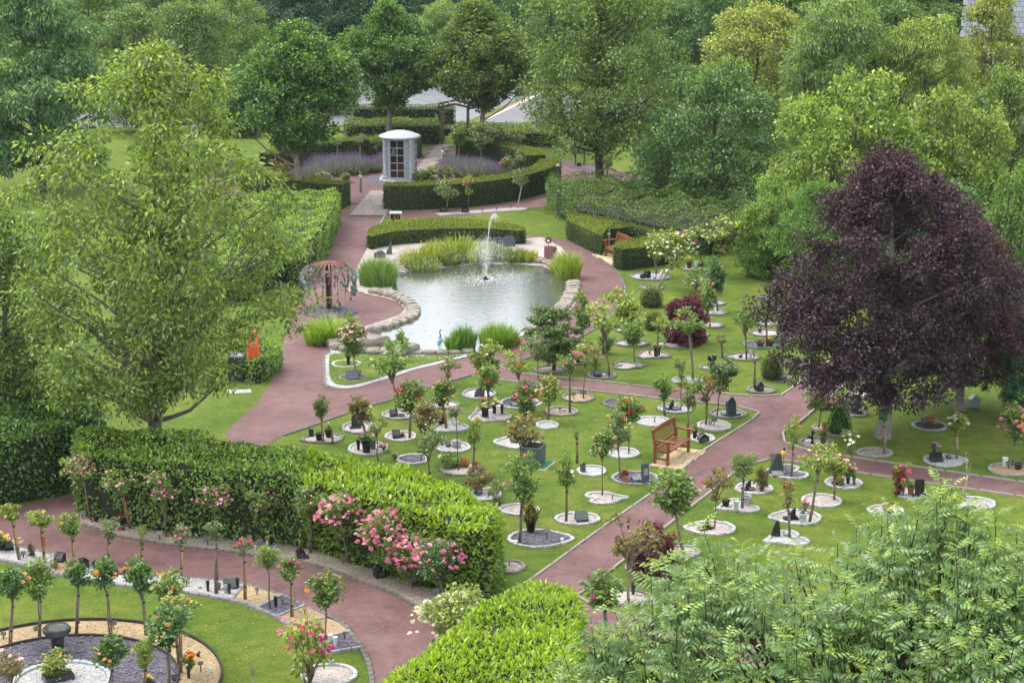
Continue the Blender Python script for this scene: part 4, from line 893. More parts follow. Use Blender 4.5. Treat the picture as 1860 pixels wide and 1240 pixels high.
def bunch(root, z, wid, hgt, cols, n, leaf='D', bs=.08, seed=0, fill='round'):
    rr = random.Random(seed); fol, br, LC = TMP[fill][seed % len(TMP[fill])]
    g_ = GREENS[leaf]; obj("foliage", fol, M['leaf'], root, (0, 0, z - .02), color=g_, kind='stuff', scale=(wid * .95, wid * .95, hgt * .85))
    for i in range(n):
        a = rr.uniform(0, 6.28); zz = rr.uniform(0, 1); rad = .5 * math.sqrt(1 - zz * zz * .8) * rr.uniform(.5, 1)
        bloom(root, (rad * wid * math.cos(a), rad * wid * math.sin(a) * .9 - .02, z + hgt * (.35 + .6 * zz)), bs * rr.uniform(.8, 1.2), BL[cols[i % len(cols)]], rr)
def vase(x, y, w, h, label, c=DK, fl=None, mat='satin', name=None, bw=24, bh=20, nf=9, bs=.09):
    r, s, Y = I0(name or ('flower_vase' if fl else 'vase'), x, y, label, 'vase', rnd.uniform(0, 3)); W, Hh = w / s / 2, h / s
    obj("body", MB().lathe([(W * .62, 0), (W * .66, .01), (W * .8, Hh * .6), (W, Hh * .96), (W * 1.05, Hh), (W * .9, Hh), (W * .8, Hh * .9)], 14).mesh("body", True), M[mat], r, color=c)
    if fl: bunch(r, Hh * .95, bw / s, bh / s, fl, nf, seed=int(x + y), bs=bs)
    return r
def pot(x, y, w, h, label, c=(0.34, 0.12, 0.05), fl=None, plant=None, mat='matte', name='plant_pot', leaf='G', pw=None, ph=None, nf=8, bs=.07, fill='round'):
    r, s, Y = I0(name, x, y, label, 'plant pot', rnd.uniform(0, 3)); W, Hh = w / s / 2, h / s
    obj("pot", MB().lathe([(W * .7, 0), (W * .72, .005), (W * .93, Hh * .78), (W * 1.05, Hh * .8), (W * 1.06, Hh), (W * .94, Hh), (W * .9, Hh * .85)], 18).mesh("pot", True), M[mat], r, color=c)
    obj("soil", MB().lathe([(W * .88, Hh * .86), (W * .5, Hh * .9), (.01, Hh * .91)], 14).mesh("soil"), M['soil'], r)
    if fl or plant: bunch(r, Hh * .85, (pw or w * 1.2) / s, (ph or h) / s, fl or ['white'], nf if fl else 0, leaf=leaf, seed=int(x * 3 + y), bs=bs, fill=fill)
    return r
def ball(x, y, d, label, c=(0.6, 0.6, 0.58), name='ornamental_stone', mat='satin', sq=.8):
    r, s, Y = I0(name, x, y, label, 'ornament', rnd.uniform(0, 3)); q = d / s / 2; n = 8
    me = rock_mesh(int(x + y), 9); obj("body", me, M[mat], r, color=c, scale=(q, q * .85, q * 2 * sq)); return r
def figure(x, y, w, h, label, c=DK, kind='animal', rz=.3, mat='polished'):
    r, s, Y = I0('statuette', x, y, label, 'statue', rz); W, Hh = w / s, h / s
    if kind == 'angel':
        obj("robe", MB().lathe([(W * .42, 0), (W * .4, .01), (W * .24, Hh * .45), (W * .26, Hh * .62), (W * .12, Hh * .76), (W * .05, Hh * .78)], 12).mesh("robe", True), M[mat], r, color=c)
        obj("head", MB().lathe([(.005, Hh * .76), (W * .13, Hh * .82), (W * .15, Hh * .88), (W * .1, Hh * .97), (.005, Hh)], 10).mesh("head", True), M[mat], r, (0, -W * .05, 0), color=c)
        for sx in (-1, 1): obj("wing", MB().prism([(0, Hh * .35), (sx * W * .5, Hh * .5), (sx * W * .55, Hh * .95), (sx * W * .2, Hh * .78), (0, Hh * .7)], W * .12, W * .18).mesh("wing"), M[mat], r, color=c)
        obj("base", MB().box(-W * .5, W * .5, -W * .4, W * .4, -.02, .03).mesh("base"), M[mat], r, color=c)
    else:   # seated animal
        mb = MB().tube([(-W * .1, .05, 0), (-W * .12, .04, Hh * .25), (0, .01, Hh * .55), (W * .08, -.01, Hh * .72)], [W * .36, W * .38, W * .27, W * .17], 10); obj("body", mb.mesh("body", True), M[mat], r, color=c)
        mb = MB().tube([(W * .0, 0, Hh * .8), (W * .12, -.01, Hh * .86), (W * .32, -.02, Hh * .8), (W * .42, -.02, Hh * .77)], [W * .1, W * .2, W * .13, W * .06], 8); obj("head", mb.mesh("head", True), M[mat], r, color=c)
        for sy in (-1, 1): obj("ear", MB().tube([(W * .05, sy * W * .1, Hh * .92), (W * .0, sy * W * .13, Hh * 1.02)], [W * .07, .003], 5).mesh("ear"), M[mat], r, color=c)
        for sy in (-1, 1): obj("leg", MB().tube([(W * .12, sy * W * .12, Hh * .5), (W * .2, sy * W * .14, 0)], [W * .09, W * .07], 6).mesh("leg"), M[mat], r, color=c)
    return r
def lantern(x, y, w, h, label, c=DK, rz=.3):
    r, s, Y = I0('memorial_box', x, y, label, 'memorial', rz); W, Hh = w / s, h / s
    obj("body", MB().prism([(-W / 2, 0), (W / 2, 0), (W / 2, Hh * .62), (W * .1, Hh), (-W * .12, Hh * .97), (-W / 2, Hh * .6)], -W * .4, W * .4).mesh("body"), M['polished'], r, color=c)
    obj("face_plate", MB().box(-W * .32, W * .32, -W * .4 - .006, -W * .4, Hh * .15, Hh * .55).mesh("face_plate"), M['polished'], r, color=(.06, .065, .07)); return r
def book(x, y, w, h, label, c=GRY, rz=.25):
    r, s, Y = I0('open_book_tablet', x, y, label, 'memorial', rz); W, Hh = w / s, h / s
    obj("base", MB().prism([(-W * .4, 0), (W * .35, 0), (W * .35, Hh * .75), (-W * .4, Hh * .15)], -W / 2, W / 2, 'x').mesh("base"), M['polished'], r, color=tuple(q * .6 for q in c))
    for sx in (-1, 1):
        mb = MB(); mb.box(.004, W * .52, -W * .45, W * .45, 0, .02, M=Matrix.Translation((0, -.02, Hh * .5)) @ Matrix.Rotation(.65, 4, 'X') @ Matrix.Rotation(0 if sx > 0 else math.pi, 4, 'Z') @ Matrix.Rotation(-.12, 4, 'Y')); obj("page", mb.mesh("page"), M['polished'], r, color=c)
    return r
def bush(x, y, w, h, label, leafcol, kind='fine', mat='leaf', name='shrub', cat='shrub', fl=None, nf=0, bs=.07, prof=None):
    X, Y = G(x, y); s = pxm(Y, h / 80); W, Hh = w / s, h / s / .95; r = thing(name, label, cat, (X, Y, 0))
    rr = random.Random(int(x)); fol, br, LC = TMP[kind][int(x) % len(TMP[kind])]
    obj("foliage", fol, M[mat], r, (0, 0, 0), color=leafcol, scale=(W, W, Hh * .98), kind='stuff', rot=rr.uniform(0, 6)); obj("branches", br, M['bark_col'], r, (0, 0, .02), color=(0.08, 0.06, 0.045), scale=(W, W, Hh * .95))
    for i in range(nf):
        a = rr.uniform(0, 6.28); zz = rr.uniform(0, 1); rad = .5 * math.sqrt(1 - zz * zz) * rr.uniform(.85, 1.05); bloom(r, (rad * W * math.cos(a), rad * W * math.sin(a), Hh * (.45 + .52 * zz)), bs, BL[fl[i % len(fl)]], rr)
    return r
def topiary(x, y, w, h, label, c, shape='dome', name='clipped_bush', dens=900, potted=None):
    X, Y = G(x, y); s = pxm(Y, .3); W, Hh = w / s / 2, h / s / .96; r = thing(name, label, 'bush', (X, Y, potted or 0)); rng = np.random.default_rng(int(x)); n = int(dens * 4 * W * Hh * 1.6)
    u = rng.uniform(0, 1, n); a = rng.uniform(0, 6.28, n)
    if shape == 'dome': rad = W * np.sqrt(np.clip(1 - ((u - .35) / .65) ** 2, 0, 1)); rad = np.where(u < .35, W * (.86 + .4 * u), rad)
    else: rad = W * np.interp(u, [0, .15, .4, .7, .9, 1], [.85, 1, .95, .7, .35, .02])
    j = rng.uniform(.88, 1.03, n); P = np.stack([rad * np.cos(a) * j, rad * np.sin(a) * j, u * Hh], 1)
    NN = np.stack([np.cos(a), np.sin(a), (u - .3)], 1); D = NN * .5 + rng.normal(size=(n, 3)) * .5; D[:, 2] += .5; U = NN + rng.normal(size=(n, 3)) * .4
    V, F = leaves(P, D, U, .05 * rng.uniform(.7, 1.3, n), .025); obj("foliage", mesh_from("foliage", V, F, attr=np.repeat(np.clip(u * .8 * rng.uniform(.2, 1.2, n), 0, 1.2), 2)), M['leaf_yew'], r, color=c, kind='stuff')
    pr = [(W * .75, .0), (W * .85, Hh * .3), (W * .6, Hh * .75), (W * .1, Hh * .92)] if shape == 'dome' else [(W * .7, 0), (W * .85, Hh * .2), (W * .55, Hh * .65), (W * .05, Hh * .92)]
    obj("branches", MB().lathe(pr, 12).mesh("branches"), M['core'], r); return r
def blades(n, w, d, h, seed, spread=.35, bw=.012, curve=.3, tintf=None):
    rng = np.random.default_rng(seed); a = rng.uniform(0, 6.28, n); q = np.sqrt(rng.uniform(0, 1, n)); B = np.stack([q * np.cos(a) * w / 2, q * np.sin(a) * d / 2, np.zeros(n)], 1)
    L = h * rng.uniform(.42, 1.08, n) * (1 - .4 * q ** 3); dr = np.stack([np.cos(a) * q * spread, np.sin(a) * q * spread, np.ones(n)], 1) + rng.normal(size=(n, 3)) * np.array([.12, .12, 0]); dr /= np.linalg.norm(dr, axis=1, keepdims=True)
    s_ = rng.normal(size=(n, 3)); s_[:, 2] = 0; s_ /= np.linalg.norm(s_, axis=1, keepdims=True); s_ *= bw
    bend = np.stack([dr[:, 0], dr[:, 1], np.zeros(n)], 1); bend += rng.normal(size=(n, 3)) * .1; bend[:, 2] = -.15
    m1 = B + dr * (L * .55)[:, None]; tip = B + dr * L[:, None] + bend * (L * curve)[:, None] * 1.5
    V = np.stack([B - s_ * .6, B + s_ * .6, m1 + s_, tip, m1 - s_], 1).reshape(-1, 3); i = np.arange(n)[:, None] * 5
    F = np.concatenate([i + np.array([0, 1, 2]), i + np.array([0, 2, 4]), i + np.array([4, 2, 3])], 1).reshape(-1, 3)
    return V, F, np.repeat(rng.uniform(0, 1, n), 3), tip
def clump(x, y, w, h, label, c, seed, n=700, d=None, name='reed_clump', cat='reeds', spread=.35, curve=.3, bw=.011, z=.03, fl=None, nf=0, fs=.05):
    X, Y = G(x, y); s = pxm(Y, .3); W, Hh = w / s, h / s; r = thing(name, label, cat, (X, Y, z)); V, F, t, tip = blades(n, W, d or W * .8, Hh, seed, spread, bw, curve)
    obj("foliage", mesh_from("foliage", V, F, attr=t * .7), M['leaf'], r, color=c, kind='stuff')
    if fl:
        rng = np.random.default_rng(seed + 1); k = rng.integers(0, len(tip), nf); P = tip[k]; P[:, 2] = np.clip(P[:, 2] * rng.uniform(.7, 1.02, nf), 0, None)
        V, F = leaves(np.repeat(P, 3, 0), rng.normal(size=(nf * 3, 3)), rng.normal(size=(nf * 3, 3)), fs, fs * .8); obj("flowers", mesh_from("flowers", V, F, attr=np.zeros(len(F))), M['petal'], r, color=fl, kind='stuff')
    return r
# ================================================================== memorial beds: (x, y, w, h, shape, rot, gravel, edge, label)
W_, S_, P_, Gd, B_, X_ = 'gr_white', 'gr_slate', 'gr_pink', 'gr_gold', 'gr_buff', 'gr_soil'
BEDS = [
 (629, 662, 55, 14, 'oval', 0, P_, 'white', "oval pinkish gravel bed on the small lawn nearest the cascade"),
 (642, 687, 56, 15, 'oval', 0, S_, 'grey', "dark gravel bed with an open book tablet, corner of the small lawn"),
 (702, 667, 50, 12, 'oval', 0, P_, 'pale', "empty gravel bed on the small lawn below the heron"),
 (587, 797, 76, 20, 'tear', 20, P_, 'grey', "gravel bed with two black pots closest to the wide red path"),
 (652, 777, 64, 22, 'oval', 0, P_, 'pale', "gravel bed with the grey-green upright headstone"),
 (668, 815, 74, 26, 'oval', 0, P_, 'white', "pale rimmed bed filled by the big hydrangea pot"),
 (727, 793, 60, 19, 'oval', 0, P_, 'white', "pale rimmed bed under the tall red-flowered standard"),
 (724, 754, 64, 18, 'oval', 0, P_, 'pale', "gravel bed at the foot of the crooked rose by the red path"),
 (807, 736, 60, 15, 'oval', 0, P_, 'grey', "gravel bed behind the peach standard near the path junction"),
 (817, 776, 66, 24, 'bean', 0, W_, 'pale', "lobed white gravel bed with the tall white vase"),
 (870, 716, 64, 19, 'oval', 0, W_, 'pale', "round white gravel bed holding the jagged slate stone"),
 (888, 756, 76, 26, 'bean', 2, P_, 'pale', "lobed bed crowded with white vases and bouquets"),
 (944, 733, 74, 22, 'tear', 180, S_, 'white', "pale rimmed slate bed below the coral rose bush"),
 (962, 705, 34, 9, 'oval', 0, P_, 'pale', "small bed half hidden behind the coral rose by the narrow path"),
 (1050, 723, 62, 18, 'oval', 0, Gd, 'grey', "golden gravel bed with two black plaques near the narrow path"),
 (1020, 748, 62, 17, 'oval', 0, B_, 'buff', "buff gravel bed with a curled ornament and golden stone"),
 (994, 773, 44, 20, 'oval', 0, W_, 'white', "white gravel bed half hidden behind the square planter's shrub"),
 (942, 804, 84, 26, 'tear', 0, W_, 'white', "teardrop white gravel bed reaching out behind the square planter"),
 (823, 813, 66, 20, 'oval', 0, W_, 'white', "pale rimmed bed with the squat grey cylinder"),
 (749, 835, 62, 19, 'oval', 0, S_, 'white', "slate bed with light brick rim beyond the laurel hedge"),
 (840, 853, 84, 25, 'oval', 0, P_, 'grey', "gravel bed with the terracotta pot and tuft of dry grass"),
 (1075, 856, 56, 21, 'oval', 0, W_, 'white', "white gravel bed with the small leaning grey stone"),
 (1133, 824, 60, 20, 'oval', 0, W_, 'white', "white gravel bed left of the wooden bench"),
 (1153, 869, 88, 25, 'oval', 0, S_, 'pale', "slate bed with tall granite stone and red potted plant"),
 (1186, 766, 66, 19, 'oval', 0, W_, 'white', "bright white empty gravel bed just behind the wooden bench"),
 (1226, 743, 68, 17, 'oval', 0, W_, 'pale', "white gravel bed with black angled tablet beyond the bench"),
 (1049, 943, 86, 23, 'oval', 0, P_, 'white', "pink gravel bed with the open double tablet and white ball"),
 (1322, 752, 70, 18, 'oval', 0, B_, 'grey', "buff gravel bed with tall dark headstone nearest the path corner"),
 (1297, 774, 64, 20, 'oval', 0, P_, 'white', "bed ringed with pale setts right of the wooden bench"),
 (1276, 797, 48, 19, 'oval', 0, P_, 'white', "pale rimmed bed touching the right arm of the bench"),
 (1117, 733, 48, 16, 'oval', 0, S_, 'grey', "purple slate bed with a blue-grey fin shaped stone"),
 (979, 979, 116, 34, 'tear', 180, S_, 'white', "largest slate bed, white rimmed, near the laurel hedge end"),
 (943, 926, 76, 22, 'oval', 0, P_, 'white', "pink gravel bed just behind the potted conifer"),
 (882, 899, 60, 22, 'oval', 0, W_, 'white', "white gravel bed with the red-brown stone behind the hedge"),
 (926, 1030, 60, 34, 'oval', 0, B_, 'grey', "buff gravel bed tucked beside the square end of the laurel hedge"),
 (1105, 905, 88, 24, 'heart', 100, P_, 'white', "heart shaped empty gravel bed beside the diagonal path"),
 (1369, 888, 72, 22, 'oval', 0, P_, 'white', "pale rimmed bed with the small dark conifer"),
 (1333, 921, 88, 27, 'heart', -70, P_, 'white', "heart shaped bed holding three plant pots"),
 (1291, 960, 92, 27, 'tear', 0, P_, 'white', "pale rimmed bed with red ornaments nearest the diagonal path"),
 (1418, 859, 98, 27, 'heart', -75, S_, 'white', "heart shaped purple slate bed under the dark cloaked stone"),
 (1532, 878, 70, 22, 'oval', 0, W_, 'white', "white rimmed bed with the multicoloured bouquet"),
 (1492, 910, 76, 25, 'oval', 0, P_, 'white', "plain pink gravel bed with white rim, crossed by two stems"),
 (1446, 940, 92, 30, 'tear', 0, P_, 'white', "pale rimmed bed with the pale blue pot"),
 (1422, 980, 92, 29, 'heart', -70, W_, 'white', "bright white bed partly behind the ash tree shoots"),
 (1243, 1003, 58, 24, 'oval', 0, P_, 'pale', "gravel bed under the forked dark-leaved rose by the path"),
 (1168, 1032, 70, 26, 'oval', 0, P_, 'pale', "gravel bed under the low purple maple at the diagonal path"),
 (1136, 1086, 100, 30, 'oval', 0, P_, 'grey', "pinkish gravel bed with black vase below the purple maple"),
 (1084, 1174, 78, 30, 'oval', 0, S_, 'grey', "slate bed with terracotta bowls right of the bottom hedge"),
 (1588, 823, 68, 18, 'oval', 0, B_, 'pale', "plain buff gravel bed at the edge of the beech's shade"),
 (1716, 837, 78, 24, 'tear', 180, W_, 'white', "white gravel bed with black book-shaped tablets"),
 (1833, 854, 78, 24, 'oval', 0, Gd, 'pale', "golden gravel bed with the white jug at the right edge"),
 (1688, 774, 66, 20, 'oval', 0, X_, 'pale', "dark soil bed with dead plants under the purple beech"),
 (1772, 692, 34, 14, 'oval', 0, X_, None, "bare round patch of soil beyond the second beech"),
 (1654, 896, 62, 36, 'oval', 0, W_, 'white', "white gravel bed with the black necklace stone and red maple"),
 (1770, 915, 78, 24, 'oval', 0, W_, 'white', "bright white gravel bed below the leafless rose"),
 (1608, 928, 70, 21, 'oval', 0, P_, 'white', "gravel bed with yellow flowers half hidden by ash leaves"),
 (1483, 805, 66, 20, 'oval', 0, B_, 'grey', "grey rimmed bed with white pot at the path corner"),
 (1525, 788, 48, 12, 'oval', 0, X_, 'grey', "stone rimmed bed round the clipped green cone"),
 (1490, 778, 36, 12, 'oval', 0, P_, 'buff', "small reddish bed under the big pink rose near the cone"),
 (1552, 751, 44, 15, 'oval', 0, X_, 'pale', "small round bed with the green barrel pot"),
 (1563, 718, 60, 14, 'oval', 0, P_, 'grey', "shaded gravel bed by the path under the beech crown"),
 (1560, 705, 44, 10, 'oval', 0, B_, 'grey', "farther shaded bed by the path under the beech crown"),
 (1182, 503, 78, 15, 'oval', 0, W_, 'grey', "bright white gravel bed below the large white rose"),
 (1183, 523, 46, 10, 'oval', 0, B_, 'grey', "small grey bed just behind the first clipped dome"),
 (1262, 489, 52, 9, 'oval', 0, P_, 'grey', "bed with white and black ornaments under the magenta rose"),
 (1287, 503, 22, 7, 'oval', 0, P_, 'grey', "tiny bed around a bare stem below the leafy rose"),
 (1258, 516, 30, 7, 'oval', 0, B_, 'grey', "little grey rimmed bed left of the coral rose bush"),
 (1297, 551, 44, 11, 'oval', 0, P_, 'grey', "gravel bed with a small bouquet right of the purple maple top"),
 (1299, 568, 46, 12, 'oval', 0, P_, 'grey', "gravel bed with a white block right of the purple maple"),
 (1295, 591, 42, 12, 'oval', 0, P_, 'grey', "gravel bed at the lower right of the round purple maple"),
 (1278, 609, 22, 7, 'oval', 0, P_, 'grey', "tiny gravel bed at the purple maple's lower right foot"),
 (1227, 627, 52, 14, 'oval', 0, B_, 'grey', "gravel bed under the round purple maple"),
 (1249, 692, 60, 15, 'oval', 0, W_, 'pale', "pinkish white bed at the foot of the tall forked rose"),
 (1185, 645, 62, 16, 'bean', 0, P_, 'grey', "gravel bed with black vases of pink and white flowers"),
 (1144, 665, 66, 15, 'heart', 90, P_, 'grey', "heart shaped gravel bed with a flat grey tablet"),
 (1147, 624, 66, 13, 'oval', 0, P_, 'grey', "wide gravel bed under the many-stemmed green rose"),
 (1048, 656, 56, 14, 'oval', 0, S_, 'grey', "dark gravel bed with a small black stone right of the weeping tree"),
 (1093, 682, 56, 15, 'oval', 0, S_, 'grey', "round slate bed with black wedge and yellow pebbles"),
 (999, 672, 62, 15, 'oval', 0, B_, 'grey', "round bed of earth and gravel under the weeping tree"),
 (1305, 668, 68, 15, 'tear', 0, P_, 'grey', "gravel bed with the black angel"),
 (1349, 649, 66, 15, 'tear', 0, P_, 'grey', "gravel bed with the small grey statue"),
 (1381, 627, 66, 15, 'oval', 0, S_, 'grey', "gravel bed with red and yellow potted flowers"),
 (1391, 606, 62, 13, 'oval', 0, P_, 'grey', "gravel bed with a dark cup, left of the beech"),
 (1395, 589, 36, 9, 'oval', 0, P_, 'grey', "small gravel bed touching the beech's left side"),
 (1388, 541, 30, 10, 'oval', 0, W_, 'grey', "white gravel bed peeping left of the beech crown"),
 (1360, 499, 24, 7, 'oval', 0, W_, 'grey', "farthest white bed left of the beech crown"),
 (1409, 688, 52, 14, 'oval', 0, X_, 'grey', "dark bed round the clipped bush with yellow flowers"),
 (1449, 661, 52, 13, 'oval', 0, P_, 'grey', "gravel bed with red flowers left of the beech's shade"),
 (1383, 709, 58, 14, 'oval', 0, B_, 'grey', "bed with the black house-shaped box near the path corner"),
 (1135, 735, 20, 7, 'oval', 0, P_, 'grey', "sliver of gravel bed behind the bright red rose"),
 (1129, 600, 30, 8, 'oval', 0, P_, 'grey', "small bed behind the many-stemmed rose"),
 (598, 1226, 104, 40, 'oval', 0, P_, 'white', "white sett rimmed gravel bed cut by the bottom edge"),
 (1330, 640, 1, 1, 'oval', 0, P_, None, "")]
for b_ in BEDS:
    if b_[8]: bed(*b_)
# ================================================================== rose trees
RC = "standard rose trees on the memorial lawns"; RP = "pink flowered standards along the front hedge"; RS = "young standard roses in the front border"; RO = "peach flowered standards round the slate circle"
def r_(*a, **k): k.setdefault('group', RC); return rose(*a, **k)
r_(645, 686, 641, 612, 52, 50, 'round', 'G', [('palepink', 34), ('pink', 8)], "standard rose smothered in pale pink blooms at the pond's lower left", stake='tan', bsz=.085)
r_(731, 655, 730, 617, 20, 26, 'round', 'G', [('magenta', 3)], "small standard rose with three crimson blooms against the pond water")
r_(722, 757, 712, 655, 74, 60, 'loose', 'G', [('cream', 3)], "crooked many-branched green rose between small lawn and path", r=.028)
r_(586, 805, 582, 738, 28, 32, 'round', 'G', [('coral', 5)], "small neat standard with reddish tips beside two black pots", stake='tan', bsz=.05)
r_(666, 797, 656, 746, 44, 40, 'round', 'B', [('cream', 2)], "brownish-leaved standard in front of the grey-green headstone", stake='grey')
r_(687, 836, 683, 776, 34, 32, 'loose', 'G', [('pink', 1)], "thin green standard right of the hydrangea pot")
r_(743, 797, 745, 720, 52, 44, 'round', 'G', [('red', 10)], "green standard with large dark red roses on the central lawn", stake='grey', bsz=.11)
r_(810, 779, 804, 714, 46, 42, 'round', 'G', [('peach', 7), ('palepink', 3)], "standard with small peach roses left of the white bouquet vases", stake='red')
r_(814, 698, 814, 668, 32, 30, 'loose', 'G', [('pink', 3), ('palepink', 3)], "small pink and white standard at the path edge", bsz=.1)
r_(833, 855, 828, 748, 30, 18, 'flat', 'P', [('lilac', 4)], "tall thin standard with lilac blooms over the white vase", bsz=.08)
r_(876, 722, 882, 648, 48, 50, 'round', 'Y', [('white', 6), ('red', 3)], "tall standard with white and dark red roses at the path fork", stake='grey', r=.022)
r_(888, 760, 886, 688, 48, 44, 'round', 'G', [('red', 5)], "dark green standard behind the bouquets below the path fork", stake='grey')
r_(946, 742, 942, 660, 44, 46, 'loose', 'Y', [('bright', 3)], "yellowish standard with two bright red roses by the lawn tip")
r_(957, 752, 956, 722, 46, 48, 'round', 'G', [('coral', 10), ('pink', 10), ('hot', 4)], "low rose bush crowded with coral and pink blooms", bsz=.09)
r_(994, 765, 997, 706, 42, 42, 'round', 'Y', [('cream', 7), ('palepink', 5)], "rounded yellow-green standard with cream roses", stake='red', bsz=.085)
r_(1034, 750, 1034, 664, 20, 26, 'round', 'G', [('pink', 4)], "slender standard with a small pink-flowered head over the narrow path", stake='grey')
r_(1060, 725, 1063, 646, 42, 34, 'loose', 'Y', [('pink', 6)], "slender standard with pink blooms behind the two black plaques")
r_(1047, 841, 1047, 791, 16, 14, 'loose', 'P', [], "bare stick standard with a tiny tuft in mid lawn", stake='red')
r_(858, 859, 861, 783, 30, 46, 'tall', 'Y', [('bright', 1)], "slim fine-leaved standard topped by one red rose", stake='grey')
r_(780, 866, 778, 800, 56, 60, 'loose', 'P', [('cream', 2)], "large dull green standard rising from behind the laurel hedge", r=.024)
r_(764, 838, 775, 758, 48, 40, 'round', 'B', [('cream', 14)], "bronze standard dotted with small cream roses", bsz=.06)
r_(1027, 949, 1029, 858, 38, 44, 'tall', 'G', [('white', 2)], "dense glossy standard with a wooden stake in mid lawn", stake='red')
r_(1142, 825, 1143, 742, 46, 44, 'round', 'G', [('bright', 12), ('cream', 4)], "standard with bright red roses left of the bench back", bsz=.1)
r_(1127, 869, 1123, 778, 46, 62, 'tall', 'P', [('cream', 5), ('bright', 2)], "tall grey-green standard rising behind the red potted plant", r=.022)
r_(1094, 900, 1094, 808, 48, 44, 'round', 'G', [('peach', 3), ('palepink', 2)], "dark leaved standard with a few peach roses in the heart bed")
r_(943, 985, 948, 868, 58, 78, 'tall', 'G', [('magenta', 1)], "tallest green standard beside the potted conifer", r=.026, stake='grey')
r_(962, 915, 965, 838, 34, 38, 'loose', 'G', [('coral', 2)], "reddish-budded rose seen behind the tallest green standard")
r_(870, 895, 868, 870, 40, 40, 'loose', 'B', [('coral', 2)], "brown and red leafy rose peeping over the laurel hedge", multi=True)
r_(907, 916, 902, 893, 40, 34, 'loose', 'P', [('palepink', 2)], "low green rose bush beside the hedge corner", multi=True)
r_(889, 900, 889, 868, 26, 14, 'flat', 'B', [], "withered brown-headed small standard behind the hedge", barkc=(.22, .2, .18))
r_(820, 850, 818, 836, 36, 34, 'loose', 'G', [('white', 1)], "low sprawling rose left of the dry grass tuft", multi=True)
r_(1207, 758, 1204, 703, 32, 34, 'round', 'G', [('red', 2)], "small dark standard left of the forked rose behind the bench", stake='grey')
r_(1236, 746, 1238, 680, 26, 40, 'loose', 'P', [], "wispy standard rising across the narrow path")
r_(1249, 778, 1251, 716, 50, 44, 'loose', 'G', [('red', 8)], "forked standard with dark red buds directly behind the bench", r=.022, bsz=.07)
r_(1281, 772, 1284, 706, 46, 40, 'loose', 'B', [('coral', 3)], "reddish-leaved standard in the pale sett ring right of the bench", stake='grey')
r_(1302, 757, 1308, 680, 50, 56, 'round', 'D', [('magenta', 3)], "dense dark standard left of the tall dark headstone", r=.02)
r_(1258, 691, 1253, 586, 58, 40, 'flat', 'G', [('coral', 3)], "tall forked rose standing in front of the round purple maple", r=.03, stake='grey', barkc=(.2, .17, .13))
r_(1153, 657, 1150, 606, 38, 32, 'round', 'G', [], "plain green standard in front of the many-stemmed rose")
r_(1193, 649, 1195, 592, 20, 26, 'loose', 'Y', [], "thin standard left of the round purple maple", stake='grey')
r_(1145, 626, 1142, 578, 58, 62, 'round', 'Y', [('white', 8)], "many-stemmed yellow-green rose above the central path bend", multi=True, bsz=.05)
r_(1107, 687, 1098, 578, 64, 62, 'loose', 'Y', [('white', 8)], "tall spreading pale green rose right of the pond path", r=.028, bsz=.06)
r_(1068, 650, 1058, 568, 34, 66, 'tall', 'G', [('pink', 6), ('coral', 4)], "narrow upright rose with pink tips leaning over the pond path", bsz=.06)
r_(1083, 672, 1083, 650, 26, 36, 'loose', 'Y', [('pink', 7)], "arching pink rose spray above the slate bed")
r_(978, 696, 976, 626, 40, 46, 'loose', 'P', [], "thin pale rose left of the weeping tree trunk")
r_(1060, 660, 1060, 633, 30, 26, 'loose', 'G', [('palepink', 6), ('pink', 2)], "rose with pale pink blooms over the dark gravel bed")
r_(1196, 523, 1221, 452, 84, 56, 'flat', 'Y', [('white', 26), ('palepink', 3)], "wide leaning rose covered in white blooms beside the far hedge", r=.03, bsz=.12, stake=None, barkc=(.22, .18, .14))
r_(1191, 500, 1190, 452, 40, 36, 'loose', 'Y', [('white', 5)], "white rose standing behind the wide leaning rose", stake='grey')
r_(1278, 481, 1262, 430, 52, 30, 'loose', 'G', [('magenta', 9), ('hot', 4), ('white', 4)], "standard with magenta and white roses before the dark hedge", r=.022, bsz=.12)
r_(1287, 504, 1312, 428, 80, 52, 'loose', 'Y', [('white', 7)], "leafy yellow-green rose near the beech with few white blooms", r=.026, stake='red')
r_(1270, 535, 1267, 508, 48, 34, 'loose', 'G', [('palepink', 3), ('coral', 2)], "scrambling rose with pale pink blooms behind the purple maple", multi=True)
r_(1303, 566, 1299, 500, 44, 54, 'round', 'D', [('pink', 1)], "dusky green standard behind the round maple's right side", stake='grey')
r_(1289, 594, 1285, 536, 40, 46, 'round', 'G', [('pink', 3), ('coral', 2)], "standard with small pink roses touching the purple maple", stake='grey')
r_(1311, 650, 1311, 618, 22, 16, 'loose', 'P', [('red', 1)], "little sparse standard in the open lawn right of the maple", stake='red')
r_(1355, 653, 1354, 582, 46, 42, 'flat', 'G', [], "vase-shaped green standard between maple and beech", stake='grey')
r_(1392, 629, 1392, 560, 40, 40, 'loose', 'G', [], "standard half lost in the beech's left edge", stake='grey')
r_(1370, 708, 1370, 640, 14, 16, 'bare', 'P', [], "leafless stick standard beside the black house-shaped box", stake='grey')
r_(1422, 664, 1422, 615, 30, 30, 'loose', 'D', [], "shaded standard under the beech's left side")
r_(1453, 900, 1453, 900, 1, 1, 'bare', 'P', [], "x") if False else None
r_(1347, 924, 1350, 845, 54, 36, 'fine', 'G', [('bright', 1)], "bushy fine-leaved standard with a single red bloom", stake='grey')
r_(1298, 958, 1302, 880, 46, 50, 'loose', 'B', [('hot', 1), ('cream', 2)], "open brownish standard with one large pink-red rose")
r_(1436, 868, 1441, 788, 24, 56, 'loose', 'Y', [('peach', 2)], "tall narrow rose growing beside the dark cloaked stone", stake='grey')
